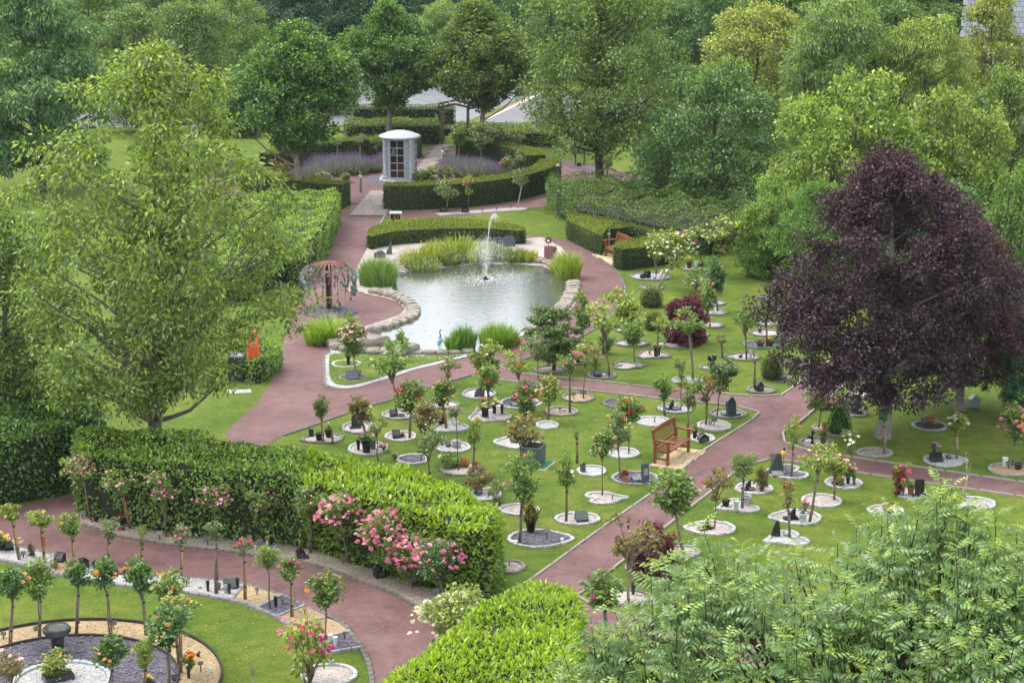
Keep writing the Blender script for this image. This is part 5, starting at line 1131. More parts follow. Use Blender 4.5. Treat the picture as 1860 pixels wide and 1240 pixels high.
r_(1514, 908, 1516, 842, 46, 34, 'round', 'Y', [('cream', 5), ('peach', 2)], "standard with cream and peach roses above the plain bed", stake='red')
r_(1470, 948, 1487, 834, 60, 46, 'loose', 'Y', [('cream', 3)], "wide pale green standard on a long leaning stem", r=.024, stake='grey')
r_(1551, 882, 1546, 804, 34, 36, 'loose', 'P', [('white', 6)], "thin standard with white roses above the bouquet bed", stake='grey')
r_(1433, 978, 1432, 900, 32, 44, 'loose', 'B', [('coral', 2)], "thin reddish-tipped standard in front of the pale blue pot", stake='grey')
r_(1241, 1006, 1226, 892, 78, 64, 'round', 'G', [], "forked small tree with blue-green leaves leaning over the path", r=.038, barkc=(.2, .16, .12))
r_(1142, 1099, 1142, 985, 84, 80, 'loose', 'B', [('coral', 5)], "sparse brown and green tree beside the low purple maple", r=.03, barkc=(.24, .19, .14), bsz=.05)
r_(1102, 1183, 1097, 1070, 78, 50, 'round', 'G', [('magenta', 1)], "broad green standard right of the bottom laurel hedge", r=.024, stake='grey')
r_(1606, 824, 1606, 750, 30, 30, 'loose', 'D', [('coral', 1)], "slim standard standing against the beech trunk", stake='tan')
r_(1737, 834, 1738, 768, 36, 28, 'round', 'Y', [('white', 12)], "standard with large white roses on the shaded lawn", stake='tan', bsz=.13)
r_(1838, 846, 1846, 772, 56, 58, 'round', 'G', [('pink', 22), ('coral', 10)], "standard loaded with pink roses at the right edge", bsz=.12)
r_(1748, 907, 1758, 842, 24, 42, 'bare', 'P', [], "leafless bleached rose on the right lawn", barkc=(.42, .36, .28), stake='tan')
r_(1486, 779, 1493, 726, 52, 34, 'round', 'G', [('palepink', 12), ('pink', 8)], "standard with big salmon pink roses at the path corner", bsz=.14)
r_(1556, 752, 1556, 718, 26, 20, 'loose', 'P', [], "spindly plant on a post over the green barrel", stake='grey')
r_(1640, 900, 1642, 868, 30, 44, 'loose', 'Y', [('hot', 8)], "rose with bright pink blooms beside the necklace stone", bsz=.1)
r_(1475, 668, 1475, 640, 22, 22, 'loose', 'D', [], "small plant under the beech crown's left edge", stake='grey')
# far circle
r_(812, 384, 812, 343, 42, 40, 'loose', 'P', [('white', 2)], "grey-green small tree in front of the round hedge, nearest the walk", r=.03, group="young trees before the round hedge")
r_(850, 380, 851, 338, 20, 30, 'loose', 'Y', [('pink', 5)], "little rose with pink blooms before the round hedge", group="young trees before the round hedge", bsz=.12)
r_(940, 378, 947, 325, 30, 30, 'loose', 'P', [], "pale bare-forked sapling before the round hedge's right part", r=.03, group="young trees before the round hedge", barkc=(.36, .32, .26))
r_(508, 362, 505, 320, 36, 44, 'loose', 'B', [('coral', 2)], "small brown-leaved rose before the hedge left of the maple", r=.028, barkc=(.34, .30, .24), group="young trees before the round hedge")
r_(478, 362, 474, 318, 26, 36, 'loose', 'G', [], "thin sapling left of the brown-leaved rose before the hedge", barkc=(.34, .30, .24), group="young trees before the round hedge")
r_(652, 302, 653, 251, 26, 18, 'loose', 'P', [], "small pale standard behind the left lavender", stake='tan', group="standards inside the round hedge")
r_(612, 298, 612, 258, 16, 14, 'loose', 'G', [], "tiny standard at the far left of the lavender", stake='grey', group="standards inside the round hedge")
r_(684, 296, 684, 258, 22, 22, 'loose', 'G', [], "small standard just left of the columbarium", group="standards inside the round hedge")
r_(830, 296, 834, 244, 36, 32, 'round', 'G', [('peach', 3)], "standard with orange blooms near the arch", stake='tan', group="standards inside the round hedge")
r_(871, 300, 874, 247, 34, 34, 'round', 'P', [('peach', 2)], "second standard right of the arch behind the lavender", stake='tan', group="standards inside the round hedge")
r_(907, 300, 904, 246, 34, 32, 'round', 'P', [('yellow', 2)], "third standard below the white notice board", stake='grey', group="standards inside the round hedge")
r_(936, 302, 936, 250, 30, 34, 'loose', 'P', [('yellow', 1)], "fourth standard farthest right inside the round hedge", stake='grey', group="standards inside the round hedge")
r_(920, 322, 920, 302, 26, 28, 'round', 'G', [('pink', 16)], "low rose bush full of pink flowers inside the round hedge", multi=True, group="rose bushes inside the round hedge", bsz=.1)
r_(948, 316, 948, 298, 36, 30, 'round', 'P', [('palepink', 6)], "grey-green bush with pale pink flowers inside the hedge", multi=True, group="rose bushes inside the round hedge", bsz=.1)
r_(985, 312, 980, 294, 36, 28, 'round', 'P', [('peach', 6)], "rightmost flowering bush inside the round hedge", multi=True, group="rose bushes inside the round hedge", bsz=.1)
r_(772, 335, 772, 318, 40, 26, 'round', 'G', [('peach', 8)], "peach flowered bush at the columbarium's right foot", multi=True, group="rose bushes inside the round hedge", bsz=.1)
r_(806, 335, 806, 318, 34, 26, 'round', 'P', [('peach', 4)], "second peach flowered bush right of the columbarium", multi=True, group="rose bushes inside the round hedge", bsz=.1)
r_(592, 332, 588, 321, 26, 16, 'round', 'G', [('palepink', 3)], "small pink rose showing over the left round hedge", multi=True, group="rose bushes inside the round hedge", bsz=.1)
r_(626, 332, 628, 322, 22, 12, 'round', 'G', [('pink', 3)], "small pink rose near the left bollard", multi=True, group="rose bushes inside the round hedge", bsz=.1)
r_(1045, 300, 1045, 268, 26, 30, 'loose', 'P', [], "young tree on the far lawn right of the round hedge", group="saplings on the far lawn", stake='grey')
r_(1060, 300, 1062, 268, 24, 26, 'loose', 'G', [], "sapling next to the tall airy tree's trunk", group="saplings on the far lawn", stake='grey')
r_(1102, 320, 1103, 292, 24, 26, 'loose', 'B', [], "brown sapling just right of the airy tree's trunk", group="saplings on the far lawn", stake='grey')
# pink standards along the hedge
def rp(*a, **k):
    a = list(a); f = 1.12 if a[0] > 600 else .95; a[4] *= f; a[5] *= f; a[8] = [(c, int(n * (1.5 if a[0] > 600 else .8))) for c, n in a[8]]; k['bsz'] = k.get('bsz', .08) * (1.12 if a[0] > 600 else .95); return rose(*a, group=RP, fwd=.22, **k)
rp(165, 946, 149, 847, 58, 46, 'loose', 'G', [('pink', 22), ('palepink', 14)], "leftmost pink standard at the dark hedge's end", bsz=.085, r=.024)
rp(236, 962, 217, 868, 58, 44, 'loose', 'G', [('palepink', 10), ('pink', 6)], "pink standard above the orange-red flowers", stake='red', bsz=.08)
rp(302, 976, 292, 862, 44, 26, 'loose', 'G', [('palepink', 9), ('pink', 6)], "two-tiered pink standard third from the left along the hedge", bsz=.08)
rp(301, 975, 301, 892, 48, 26, 'loose', 'G', [('pink', 14), ('palepink', 4)], "lower pink rose head on the third stake from the left", bsz=.085)
rp(393, 984, 389, 898, 66, 40, 'flat', 'G', [('pink', 22), ('palepink', 10)], "flat-topped pink standard in the middle of the dark hedge", bsz=.085, r=.02)
rp(480, 983, 478, 901, 62, 44, 'loose', 'G', [('pink', 8), ('palepink', 6)], "sparse pink standard with heart ornaments hung in it", stake='grey', bsz=.08)
rp(563, 1006, 562, 905, 54, 48, 'loose', 'G', [('pink', 7), ('palepink', 5)], "sparse pink standard where the dark hedge turns bright", stake='grey', bsz=.08)
rp(635, 1024, 620, 928, 72, 62, 'fine', 'G', [('pink', 36), ('palepink', 22)], "leaning standard thick with pink roses on the gravel strip", bsz=.09, r=.024)
rp(704, 1044, 706, 968, 88, 82, 'fine', 'G', [('pink', 55), ('palepink', 30)], "largest mass of pink roses leaning on the laurel hedge", bsz=.10, r=.03)
rp(757, 1058, 750, 1005, 80, 70, 'fine', 'G', [('pink', 50), ('palepink', 26)], "second large pink rose mass in front of the laurel hedge", bsz=.10, r=.028)
rp(807, 1090, 797, 1010, 74, 60, 'fine', 'D', [('pink', 24), ('palepink', 12)], "rightmost pink rose near the laurel hedge's end", bsz=.09, r=.028)
rose(835, 1205, 828, 1132, 145, 105, 'fine', 'Y', [('white', 75), ('cream', 12)], "large bush of white roses in the gap between the laurel hedges", multi=True, name='rose_bush', bsz=.10, r=.03)
# border standards
def rs(*a, **k): return rose(*a, group=RS, **k)
rs(34, 1018, 20, 930, 36, 26, 'round', 'Y', [('yellow', 1)], "leftmost young standard on a tan stake in the white gravel", stake='tan')
rs(79, 1024, 73, 941, 38, 28, 'round', 'Y', [('yellow', 1)], "young standard with a red charm on its tan stake", stake='tan')
rs(133, 1029, 129, 952, 42, 40, 'round', 'G', [('coral', 2)], "young standard at the gold and white gravel join", stake='tan')
rs(194, 1020, 196, 963, 42, 32, 'loose', 'P', [('red', 1)], "pale young standard behind the row of peach roses", stake='tan')
rs(256, 1018, 256, 976, 20, 32, 'loose', 'Y', [], "tiny-headed young standard at the path edge", stake='tan')
rs(327, 1048, 328, 974, 34, 32, 'loose', 'P', [('pink', 6)], "young standard with bright pink roses by the white gravel", stake='tan')
rs(392, 1080, 391, 965, 38, 28, 'loose', 'P', [], "tall grey-stemmed standard among black vases", stake='grey', r=.022)
rs(444, 1090, 442, 993, 34, 28, 'loose', 'P', [('hot', 4)], "young standard with hot pink roses on a tan stake", stake='tan', bsz=.12)
rs(491, 1107, 486, 1013, 46, 34, 'fine', 'Y', [], "fine-leaved young standard with no flowers", r=.018)
rs(529, 1122, 527, 1033, 42, 30, 'round', 'G', [('hot', 6)], "young standard with small hot pink roses beside slate", stake='tan', bsz=.09)
rs(592, 1172, 591, 1068, 62, 52, 'round', 'G', [('orange', 5)], "glossy young standard with orange roses above two white vases", r=.02, barkc=(.2, .14, .09))
rose(539, 1195, 536, 1152, 60, 66, 'bare', 'P', [('pink', 6)], "sparse cane rose with pink blooms rising from the bottom lawn", name='rose_bush', bsz=.13)
rose(557, 1245, 560, 1180, 80, 96, 'loose', 'Y', [('magenta', 22), ('hot', 14)], "magenta rose bush cut by the bottom edge", multi=True, name='rose_bush', bsz=.11)
rose(459, 1258, 459, 1204, 28, 50, 'bare', 'P', [], "bare twiggy shrub on the bottom lawn", barkc=(.3, .26, .2), name='twiggy_shrub', cat='shrub')
# peach circle
def ro(*a, **k): return rose(*a, group=RO, **k)
ro(17, 1170, 20, 1060, 60, 56, 'round', 'D', [('peach', 4)], "peach rose standard at the left edge above the slate circle", stake='grey')
ro(70, 1158, 70, 1052, 56, 54, 'round', 'G', [('orange', 1)], "second standard from the left round the slate circle", stake='grey')
ro(137, 1155, 140, 1044, 46, 46, 'round', 'D', [('peach', 2)], "neat standard directly above the stone birdbath", stake='grey')
ro(200, 1153, 190, 1043, 56, 46, 'round', 'D', [('peach', 2), ('orange', 1)], "standard with one large peach rose right of the birdbath", stake='grey', bsz=.12)
ro(264, 1155, 256, 1050, 58, 62, 'round', 'D', [('orange', 2)], "tall standard with an orange rose on its left side", stake='grey', bsz=.13)
ro(325, 1210, 306, 1064, 56, 46, 'round', 'G', [('orange', 2), ('cream', 2)], "standard leaning at the right of the peach row", stake='grey')
ro(327, 1224, 325, 1093, 66, 40, 'loose', 'Y', [('cream', 5), ('peach', 3)], "yellowish standard with cream roses at the circle's right rim", stake='tan')
ro(305, 1252, 305, 1138, 74, 58, 'round', 'D', [('peach', 5)], "large dark standard in front of the circle's right side", stake='grey', r=.022)
ro(196, 1262, 201, 1184, 64, 48, 'round', 'D', [('orange', 1), ('peach', 2)], "dark standard at the bottom of the slate circle", stake='grey')
ro(259, 1262, 262, 1186, 46, 44, 'fine', 'Y', [('orange', 1)], "small yellow-green standard at the bottom of the circle", stake='grey')
rose(14, 1262, 18, 1206, 60, 60, 'loose', 'B', [('palepink', 2)], "rose with reddish shoots in the bottom left corner", multi=True, name='rose_bush', bsz=.12)
# special shrubs and small trees
def small_maple(x, y, w, h, label):
    X, Y = G(x, y); s = pxm(Y, .5); W, Hh = w / s, h / s / .96; r = thing("purple_maple", label, "maple", (X, Y, 0))
    V, F, t, LC = crown(int(x), [(.02, .38), (.25, .5), (.55, .52), (.8, .4), (1, .15)], lobes=44, lobe_r=.14, clumps=8, clump_r=.08, per=26, ll=.075, lw=.03, droop=.8, up=.6, young=.4, inner=.2, squash=.7, noisy=.12)
    obj("foliage", mesh_from("foliage", V, F, attr=t), M['leaf_purple'], r, color=(0.050, 0.017, 0.025), scale=(W, W, Hh), kind='stuff')
    mb = MB(); limbs(mb, np.random.default_rng(3), .8, .02, LC[::2], .05, twig=.05); obj("trunk", mb.mesh("trunk"), M['bark_col'], r, color=(.06, .045, .04), scale=(W, W, Hh)); return r
small_maple(1245, 624, 82, 86, "round dark purple maple on the upper memorial lawn")
small_maple(1184, 1048, 100, 96, "low purple maple dome beside the diagonal path near the ash")
bush(1632, 900, 34, 52, "little red-leaved maple beside the pink rose on the right lawn", (0.06, 0.02, 0.018), 'fine', 'leaf_purple', 'red_maple', 'maple')
X, Y = G(1006, 673); s = pxm(Y, .7)
wt = thing("weeping_tree", "small weeping tree with dark mop of leaves by the lawn's left tip", "tree", (X, Y, 0))
Wm, Hm = 112 / s, 84 / s
fol, br, LC = TMP['weep'][0]; obj("foliage", fol, M['leaf_gloss'], wt, (0, 0, .62), color=(0.036, 0.07, 0.016), scale=(Wm, Wm * .9, Hm * .95), kind='stuff')
obj("trunk", MB().tube([(0, 0, 0), (.02, 0, .4), (0, 0, .95), (0.03, 0, 1.3)], [.06, .05, .045, .03], 9).mesh("trunk", True), M['bark_col'], wt, color=(.07, .055, .045))
obj("branches", br, M['bark_col'], wt, (0, 0, .75), color=(.08, .06, .05), scale=(Wm, Wm * .9, Hm * .8))
topiary(1183, 556, 42, 36, "grey-green clipped dome bush with tiny white flowers, upper of two", (0.050, 0.085, 0.026))
topiary(1187, 598, 36, 32, "smaller clipped dome bush below the first dome", (0.050, 0.085, 0.026))
topiary(1402, 689, 40, 46, "clipped round bush with small yellow flowers near the beech", (0.034, 0.062, 0.014))
topiary(1524, 786, 42, 54, "bright green clipped cone under the purple beech", (0.025, 0.105, 0.022), 'cone', 'topiary_cone')
bush(1383, 893, 28, 42, "dark brownish upright conifer on the pale rimmed bed", (0.05, 0.055, 0.018), 'fine', 'leaf_yew', 'dwarf_conifer', 'conifer')
bush(1130, 560, 60, 40, "low rose thicket with white flecks along the pond path", GREENS['Y'], 'loose', fl=['white', 'palepink'], nf=6, name='rose_thicket')
bush(1100, 642, 34, 34, "dark bushy plants with red and white flowers by the slate bed", GREENS['D'], 'fine', fl=['bright', 'white'], nf=8, name='flower_cluster', cat='plant')
bush(57, 1012, 16, 24, "small dark dwarf conifer in the white gravel", (0.045, 0.05, 0.02), 'fine', 'leaf_yew', 'dwarf_conifer', 'conifer')
bush(652, 684, 20, 12, "dry brown plant behind the open book tablet", (0.10, 0.06, 0.035), 'loose', name='dry_plant', cat='plant')
bush(1690, 772, 32, 22, "dead brown grass in the dark soil bed", (0.12, 0.07, 0.035), 'loose', name='dry_plant', cat='plant')
bush(1296, 790, 1, 1, "x", GREENS['G']) if False else None
# ================================================================== memorial items
WH = (0.66, 0.66, 0.64); TC = (0.42, 0.15, 0.06); PB = (0.42, 0.50, 0.50); PG = (0.30, 0.31, 0.31)
vase(633, 664, 8, 18, "dark vase of red flowers on the bed nearest the cascade", DK, ['redorange', 'bright'], bw=16, bh=9, nf=6)
book(640, 689, 22, 14, "grey open book tablet on the small lawn corner", (0.11, 0.12, 0.14))
pot(580, 801, 14, 14, "left black pot beside the small neat standard", DK, plant=True, leaf='P', ph=8, fill='loose')
pot(597, 795, 14, 15, "right black pot with yellowish plant near the path", DK, fl=['yellow', 'cream'], leaf='Y', nf=4, bs=.05)
ball(566, 793, 13, "dark round urn at the left end of the two-pot bed", DK, name='urn', sq=1)
obj("wooden_post", MB().tube([(0, 0, 0), (0, 0, .44)], [.03, .028], 8).mesh("wooden_post", True), M['stake'], None, G3(604, 806), color=(.2, .16, .11)).update_tag(); tag(bpy.data.objects["wooden_post"], "short thick weathered wooden post right of the two black pots", "post")
stone(645, 778, 14, 22, 'tall', "grey-green upright headstone with red flowers before it", GRN, .2)
vase(654, 776, 4, 4, "pair of red flowers at the grey-green headstone", DK, ['bright'], bw=12, bh=8, nf=3, bs=.1)
pot(666, 822, 18, 20, "big black pot of faded pink hydrangeas", DK, fl=['palepink', 'teal', 'pink'], leaf='D', pw=34, ph=20, nf=16, bs=.09)
vase(651, 818, 8, 18, "slim black vase left of the hydrangea pot")
stone(678, 817, 9, 16, 'square', "grey block right of the hydrangea pot", GRY, plinth=False)
vase(697, 820, 4, 5, "pink flowers in a low holder beside the hydrangea bed", GRY, ['pink', 'palepink'], bw=18, bh=10, nf=7, bs=.1)
wedge(720, 796, 14, 14, "black tablet with pink flowers under the red standard")
bush(731, 794, 12, 8, "small pink flowers beside the black tablet", GREENS['D'], 'round', fl=['pink'], nf=4, bs=.05, name='flower_posy', cat='flowers')
wedge(714, 757, 12, 12, "black leaning tablet under the crooked rose")
wedge(730, 757, 10, 4, "low black plate beside the black leaning tablet", name='memorial_plate')
pot(800, 738, 12, 8, "dark bowl behind the peach standard", (0.03, .02, .02), plant=True, leaf='D')
ball(812, 736, 9, "yellowish stone behind the peach standard", (0.5, .42, .22), sq=.4)
pot(802, 771, 16, 13, "dark planter left of the tall white vase", DK, fl=['cream'], leaf='B', nf=3, bs=.05)
vase(823, 771, 11, 16, "tall white vase of pink and white flowers", WH, ['white', 'palepink', 'lilac', 'pink'], bw=24, bh=14, nf=12)
wedge(806, 776, 8, 3, "brown wooden plaque lying in white gravel", (0.2, .11, .05), name='wooden_plaque')
stone(869, 721, 14, 19, 'jag', "jagged blue-grey slate stone in white gravel", (0.075, .085, .095), plinth=False, mat='matte')
vase(905, 755, 9, 18, "white cylindrical vase, rightmost in the crowded bed", WH); vase(912, 752, 6, 17, "slim black vase at the right end of the crowded bed")
vase(891, 763, 8, 18, "white tapered vase in the front of the crowded bed", WH)
pot(881, 758, 14, 16, "black pot with white and yellow flowers in the crowded bed", DK, fl=['white', 'cream'], leaf='D', nf=12, pw=22, ph=13, bs=.1)
vase(898, 752, 9, 14, "black vase with yellow and pink bouquet in the crowded bed", DK, ['cream', 'palepink', 'yellow'], bw=20, bh=14, nf=12, bs=.1)
vase(878, 748, 7, 14, "vase with orange bouquet at the back of the crowded bed", DK, ['orange', 'cream', 'redorange'], bw=16, bh=12, nf=7, bs=.1)
ball(866, 752, 9, "white carved ornament at the left of the crowded bed", WH, sq=1.2); ball(874, 758, 6, "pale blue small ornament in the crowded bed", PB, sq=1)
wedge(865, 747, 5, 7, "little dark brown ornament behind the white carved one", (.05, .03, .02), name='ornament')
vase(902, 737, 7, 9, "dark vase with pale flowers between the crowded and coral beds", GRN, ['cream', 'white'], bw=13, bh=8, nf=5, bs=.06)
lantern(933, 729, 9, 11, "dark green urn block in the coral rose's slate bed", GRN); wedge(966, 706, 14, 9, "black tablet beside the narrow path behind the coral rose")
wedge(938, 738, 20, 5, "flat dark slate slab under the coral rose", (0.03, .035, .04), name='memorial_plate')
plaque(1041, 725, 10, "left black plaque in the golden gravel", 9); plaque(1059, 722, 10, "right black plaque in the golden gravel", 12)
ball(1024, 748, 10, "golden flat stone in the buff bed", (0.5, .36, .2), sq=.4); plaque(1017, 750, 9, "thin curled black holder in the buff bed", 6)
wedge(936, 803, 18, 5, "low black kerb tablet left of the square planter"); figure(948, 801, 8, 10, "small peach ornament before the square planter", (.5, .25, .15), mat='matte')
obj_ = None
r, s, Y = I0('squat_urn', 829, 813, "squat grey stone cylinder in the pale rimmed bed", 'urn'); obj("body", MB().lathe([(.11, 0), (.115, .01), (.115, .17), (.105, .185), (.01, .19)], 20).mesh("body", True), M['stone'], r, color=(.27, .27, .27))
wedge(814, 812, 9, 9, "small brown plaque leaning by the grey cylinder", (.05, .025, .02))
vase(717, 835, 3, 3, "pink rose head lying at the slate bed's left rim", GRY, ['palepink', 'pink'], bw=14, bh=9, nf=5, bs=.1)
figure(781, 868, 6, 9, "small black statuette behind the laurel hedge", DK)
pot(864, 853, 13, 10, "terracotta pot with orange plant in the dry grass bed", TC, fl=['orange'], leaf='B', nf=3, bs=.05)
clump(843, 849, 16, 24, "tuft of dry tan grass with one white bloom", (0.16, 0.10, 0.055), 5, n=150, name='dry_grass', cat='grass', spread=.2)
r = vase(826, 850, 10, 7, "dark blue rolled ornament beside the dry grass", (.03, .05, .09)); 
stone(1059, 858, 10, 17, 'tall', "small leaning grey stone in white gravel mid lawn", (.07, .08, .085), .5, plinth=False)
pot(1134, 876, 13, 12, "terracotta pot of crimson flowers in the slate bed", (0.5, .17, .05), fl=['hot', 'magenta', 'coral'], leaf='R', nf=14, pw=20, ph=15, bs=.06)
stone(1172, 876, 13, 30, 'square', "tall polished granite stone in the slate bed near the bench", (.05, .075, .09), .35, d=.1, plate=(.25, .22, .18)); wedge(1157, 873, 20, 5, "low granite step in front of the tall granite stone", (.07, .085, .09), name='granite_step')
ball(1160, 867, 9, "cream ornament lying on the granite step", (.6, .5, .35), sq=.4)
plaque(1189, 768, 10, "tiny stake in the empty white bed behind the bench", 3)
stone(1218, 744, 12, 15, 'fin', "black angled tablet beyond the bench", DK, .3); wedge(1228, 745, 16, 4, "low black plate with ornament beyond the bench", name='memorial_plate'); ball(1228, 741, 8, "cream ornament on the low black plate", (.6, .5, .35), sq=.5)
book(1056, 946, 22, 17, "grey-green open double tablet in pink gravel", (.055, .075, .07)); ball(1044, 943, 11, "white ball ornament beside the double tablet", (.75, .74, .72), sq=.9)
stone(1328, 754, 18, 31, 'point', "tall dark green headstone near the path corner", (.035, .06, .055), .5, d=.12); wedge(1317, 754, 14, 4, "low granite step left of the tall dark headstone", (.06, .08, .085), name='granite_step'); ball(1318, 751, 8, "golden shell on the low granite step", (.6, .45, .2), sq=.4)
plaque(1297, 775, 13, "black leaf-shaped plaque in the pale sett ring", 10); ball(1290, 772, 10, "pale grey ball in the sett ring", PG, sq=.8); ball(1301, 776, 4, "tiny white ball in the sett ring", WH, sq=1)
lantern(1277, 803, 18, 15, "black rounded memorial stone by the bench's right arm"); ball(1266, 800, 8, "cream flower ornament by the bench's right arm", (.7, .55, .35), sq=.5)
pot(1262, 797, 9, 14, "dark vase with greenery half behind the bench arm", DK, plant=True, leaf='D')
stone(1129, 737, 9, 17, 'fin', "blue-grey fin shaped stone on purple slate", (.05, .075, .085), .2, plinth=False)
wedge(1047, 658, 14, 10, "small black stone in the dark gravel bed"); wedge(1085, 685, 12, 12, "black wedge on the round slate bed"); ball(1097, 684, 9, "yellow-cream pebbles beside the black wedge", (.65, .58, .36), sq=.4)
plaque(993, 982, 20, "brown plaque standing in the largest slate bed", 12, (.05, .04, .035)); ball(1021, 985, 13, "white flat stone at the right tip of the slate bed", (.6, .6, .62), sq=.5)
stone(935, 987, 12, 4, 'square', "white stone slab at the foot of the tallest standard", WH, plinth=False, lean=-1.2, name='stone_slab')
pr = pot(964, 966, 20, 22, "black pot on the largest slate bed", DK, mat='satin')
X, Y = G(964, 966); tp_ = topiary(964, 966, 30, 38, "small yellow-green potted conifer rising from the black pot", (0.085, 0.10, 0.016), 'cone', 'potted_conifer', potted=.27)
stone(955, 928, 9, 17, 'square', "grey-blue upright slab behind the potted conifer", (.07, .085, .09), plinth=False)
stone(869, 899, 14, 17, 'arch', "red-brown stone behind the laurel hedge", (.16, .06, .05), plinth=False, mat='matte'); vase(870, 901, 8, 8, "teal cup in front of the red-brown stone", (.02, .2, .22))
plaque(925, 1028, 12, "upper small plaque in the buff bed by the hedge end", 9, (.05, .045, .045)); plaque(912, 1038, 11, "lower small plaque in the buff bed by the hedge end", 8, (.05, .045, .045))
plaque(1112, 907, 9, "tiny stake in the heart shaped gravel bed", 3, (.12, .05, .03))
stone(1357, 890, 14, 16, 'fin', "black triangular tablet left of the dark conifer", DK, .3); wedge(1365, 891, 12, 4, "black plate with ornaments before the dark conifer", name='memorial_plate')
ball(1343, 876, 10, "pale sculpted stone behind the fine-leaved standard", PG, sq=1.4)
pot(1318, 920, 15, 11, "black pot with dry plant in the heart bed", DK, plant=True, leaf='B', fill='loose'); pot(1356, 918, 16, 17, "round light grey pot in the heart bed", (.36, .37, .38), plant=False)
vase(1337, 930, 11, 20, "pale green vase in the heart bed", (.36, .46, .38))
stone(1280, 962, 16, 16, 'fin', "black angled tablet nearest the diagonal path", DK, .3); bush(1292, 961, 12, 8, "red and white flowers beside the black angled tablet", GREENS['D'], 'round', fl=['bright', 'white'], nf=5, bs=.08, name='flower_posy', cat='flowers')
stone(1409, 861, 24, 36, 'cloak', "tall dark green cloaked stone on purple slate", (.03, .05, .045), .1, d=.16, plinth=False); wedge(1412, 864, 22, 6, "low plate with blue and orange ornaments at the cloaked stone", (.1, .09, .09), name='memorial_plate')
ball(1416, 862, 9, "pale blue bottle-shaped ornament at the cloaked stone", (.35, .5, .6), sq=.5); ball(1407, 863, 7, "orange ornament at the cloaked stone", (.5, .22, .06), sq=.6)
plaque(1402, 842, 16, "black plaque behind the cloaked stone at the path edge", 10)
r, s, Y = I0('bird_ornament', 1422, 862, "yellow and dark bird ornament on a tall rod", 'ornament', .2)
obj("rod", MB().tube([(0, 0, 0), (0, 0, .5)], [.008, .007], 6).mesh("rod"), M['metal'], r, color=(.02, .02, .02)); obj("body", MB().lathe([(.005, .46), (.06, .5), (.07, .56), (.045, .62), (.005, .64)], 10).mesh("body", True), M['satin'], r, color=(.75, .45, .03)); obj("head", MB().tube([(0, 0, .62), (.01, 0, .66), (.02, 0, .71)], [.035, .04, .01], 8).mesh("head", True), M['satin'], r, color=(.02, .015, .02))
stone(1521, 880, 14, 26, 'arch', "black heart-topped stone behind the mixed bouquet", DK, .1); pot(1526, 884, 11, 9, "terracotta pot with orange and green plant by the black stone", (.2, .08, .05), fl=['coral', 'bright'], leaf='G', nf=7, pw=20, ph=14, bs=.06)
vase(1540, 880, 9, 18, "black vase holding yellow, white and purple flowers", DK, ['yellow', 'white', 'magenta', 'purple', 'cream'], bw=30, bh=28, nf=20, bs=.11)
vase(1552, 880, 5, 14, "slim black vase right of the mixed bouquet")
stone(1436, 944, 18, 20, 'fin', "black heart tablet behind the pale blue pot", DK, .2); pot(1458, 950, 15, 18, "pale blue pot with rusty dry plant", PB, plant=True, leaf='B', mat='satin', fill='loose'); vase(1462, 932, 7, 8, "hot pink flowers behind the pale blue pot", DK, ['hot', 'pink'], bw=14, bh=16, nf=9, bs=.09)
stone(1409, 975, 16, 28, 'cloak', "black figure-like stone at the ash tree's edge", DK, .1, plinth=False); wedge(1428, 974, 10, 9, "grey-green small tablet beside the black figure stone", (.2, .25, .22))
vase(1150, 1080, 9, 22, "black vase below the purple maple", (.015, .017, .02))
pot(1080, 1186, 22, 15, "wide terracotta bowl right of the bottom hedge", (.42, .2, .12)); pot(1096, 1170, 16, 16, "second terracotta pot behind the wide bowl", (.36, .14, .07), plant=False); ball(1093, 1184, 10, "cream carved ornament at the terracotta bowls", (.6, .45, .25), sq=.8)
stone(1070, 1172, 24, 18, 'fin', "dark grey sloping stone behind the terracotta bowls", (.05, .055, .065), -.3, plinth=False); bush(1055, 1172, 18, 20, "dry tan grassy plant beside the bottom hedge", (.11, .075, .04), 'loose', name='dry_plant', cat='plant')
book(1700, 838, 22, 13, "black open book tablets in white gravel, right lawn", DK, .1); wedge(1723, 834, 8, 6, "little black plate right of the book tablets", name='memorial_plate')
vase(1696, 832, 7, 18, "tall dark vase with lilac chrysanthemums", (.03, .04, .05), ['lilac', 'lilac', 'palepink'], bw=20, bh=11, nf=14, bs=.08)
r = vase(1825, 849, 11, 17, "white jug with handle in golden gravel", WH); obj("handle", MB().tube([(-.05, 0, .2), (-.1, 0, .19), (-.1, 0, .1), (-.05, 0, .07)], .01, 6).mesh("handle", True), M['satin'], r, color=WH)
plaque(1832, 852, 11, "dark double plaque beside the white jug", 11); pot(1849, 853, 16, 11, "black metal bowl of earth in the golden gravel", (.03, .025, .025), mat='metal')
wedge(1680, 770, 12, 12, "silver-edged leaning plaque in the dark soil bed", (.10, .11, .12), .9)
stone(1769, 741, 18, 24, 'house', "grey stepped granite memorial behind the second beech trunk", (.22, .26, .28), .3, d=.25, plinth=False)
stone(1670, 903, 17, 28, 'square', "black upright stone draped with a gold necklace", DK, .05, plate=None); 
pot(1654, 899, 13, 14, "terracotta urn left of the necklace stone", (.36, .13, .07), plant=True, leaf='D')
plaque(1772, 915, 9, "small black bracket plaque in bright white gravel", 7)
stone(1617, 934, 12, 20, 'square', "brown-grey box stone half hidden by ash shoots", (.09, .075, .06), plinth=False, mat='matte'); vase(1609, 936, 8, 10, "yellow flowers in a black holder left of the box stone", DK, ['yellow'], bw=14, bh=12, nf=9)
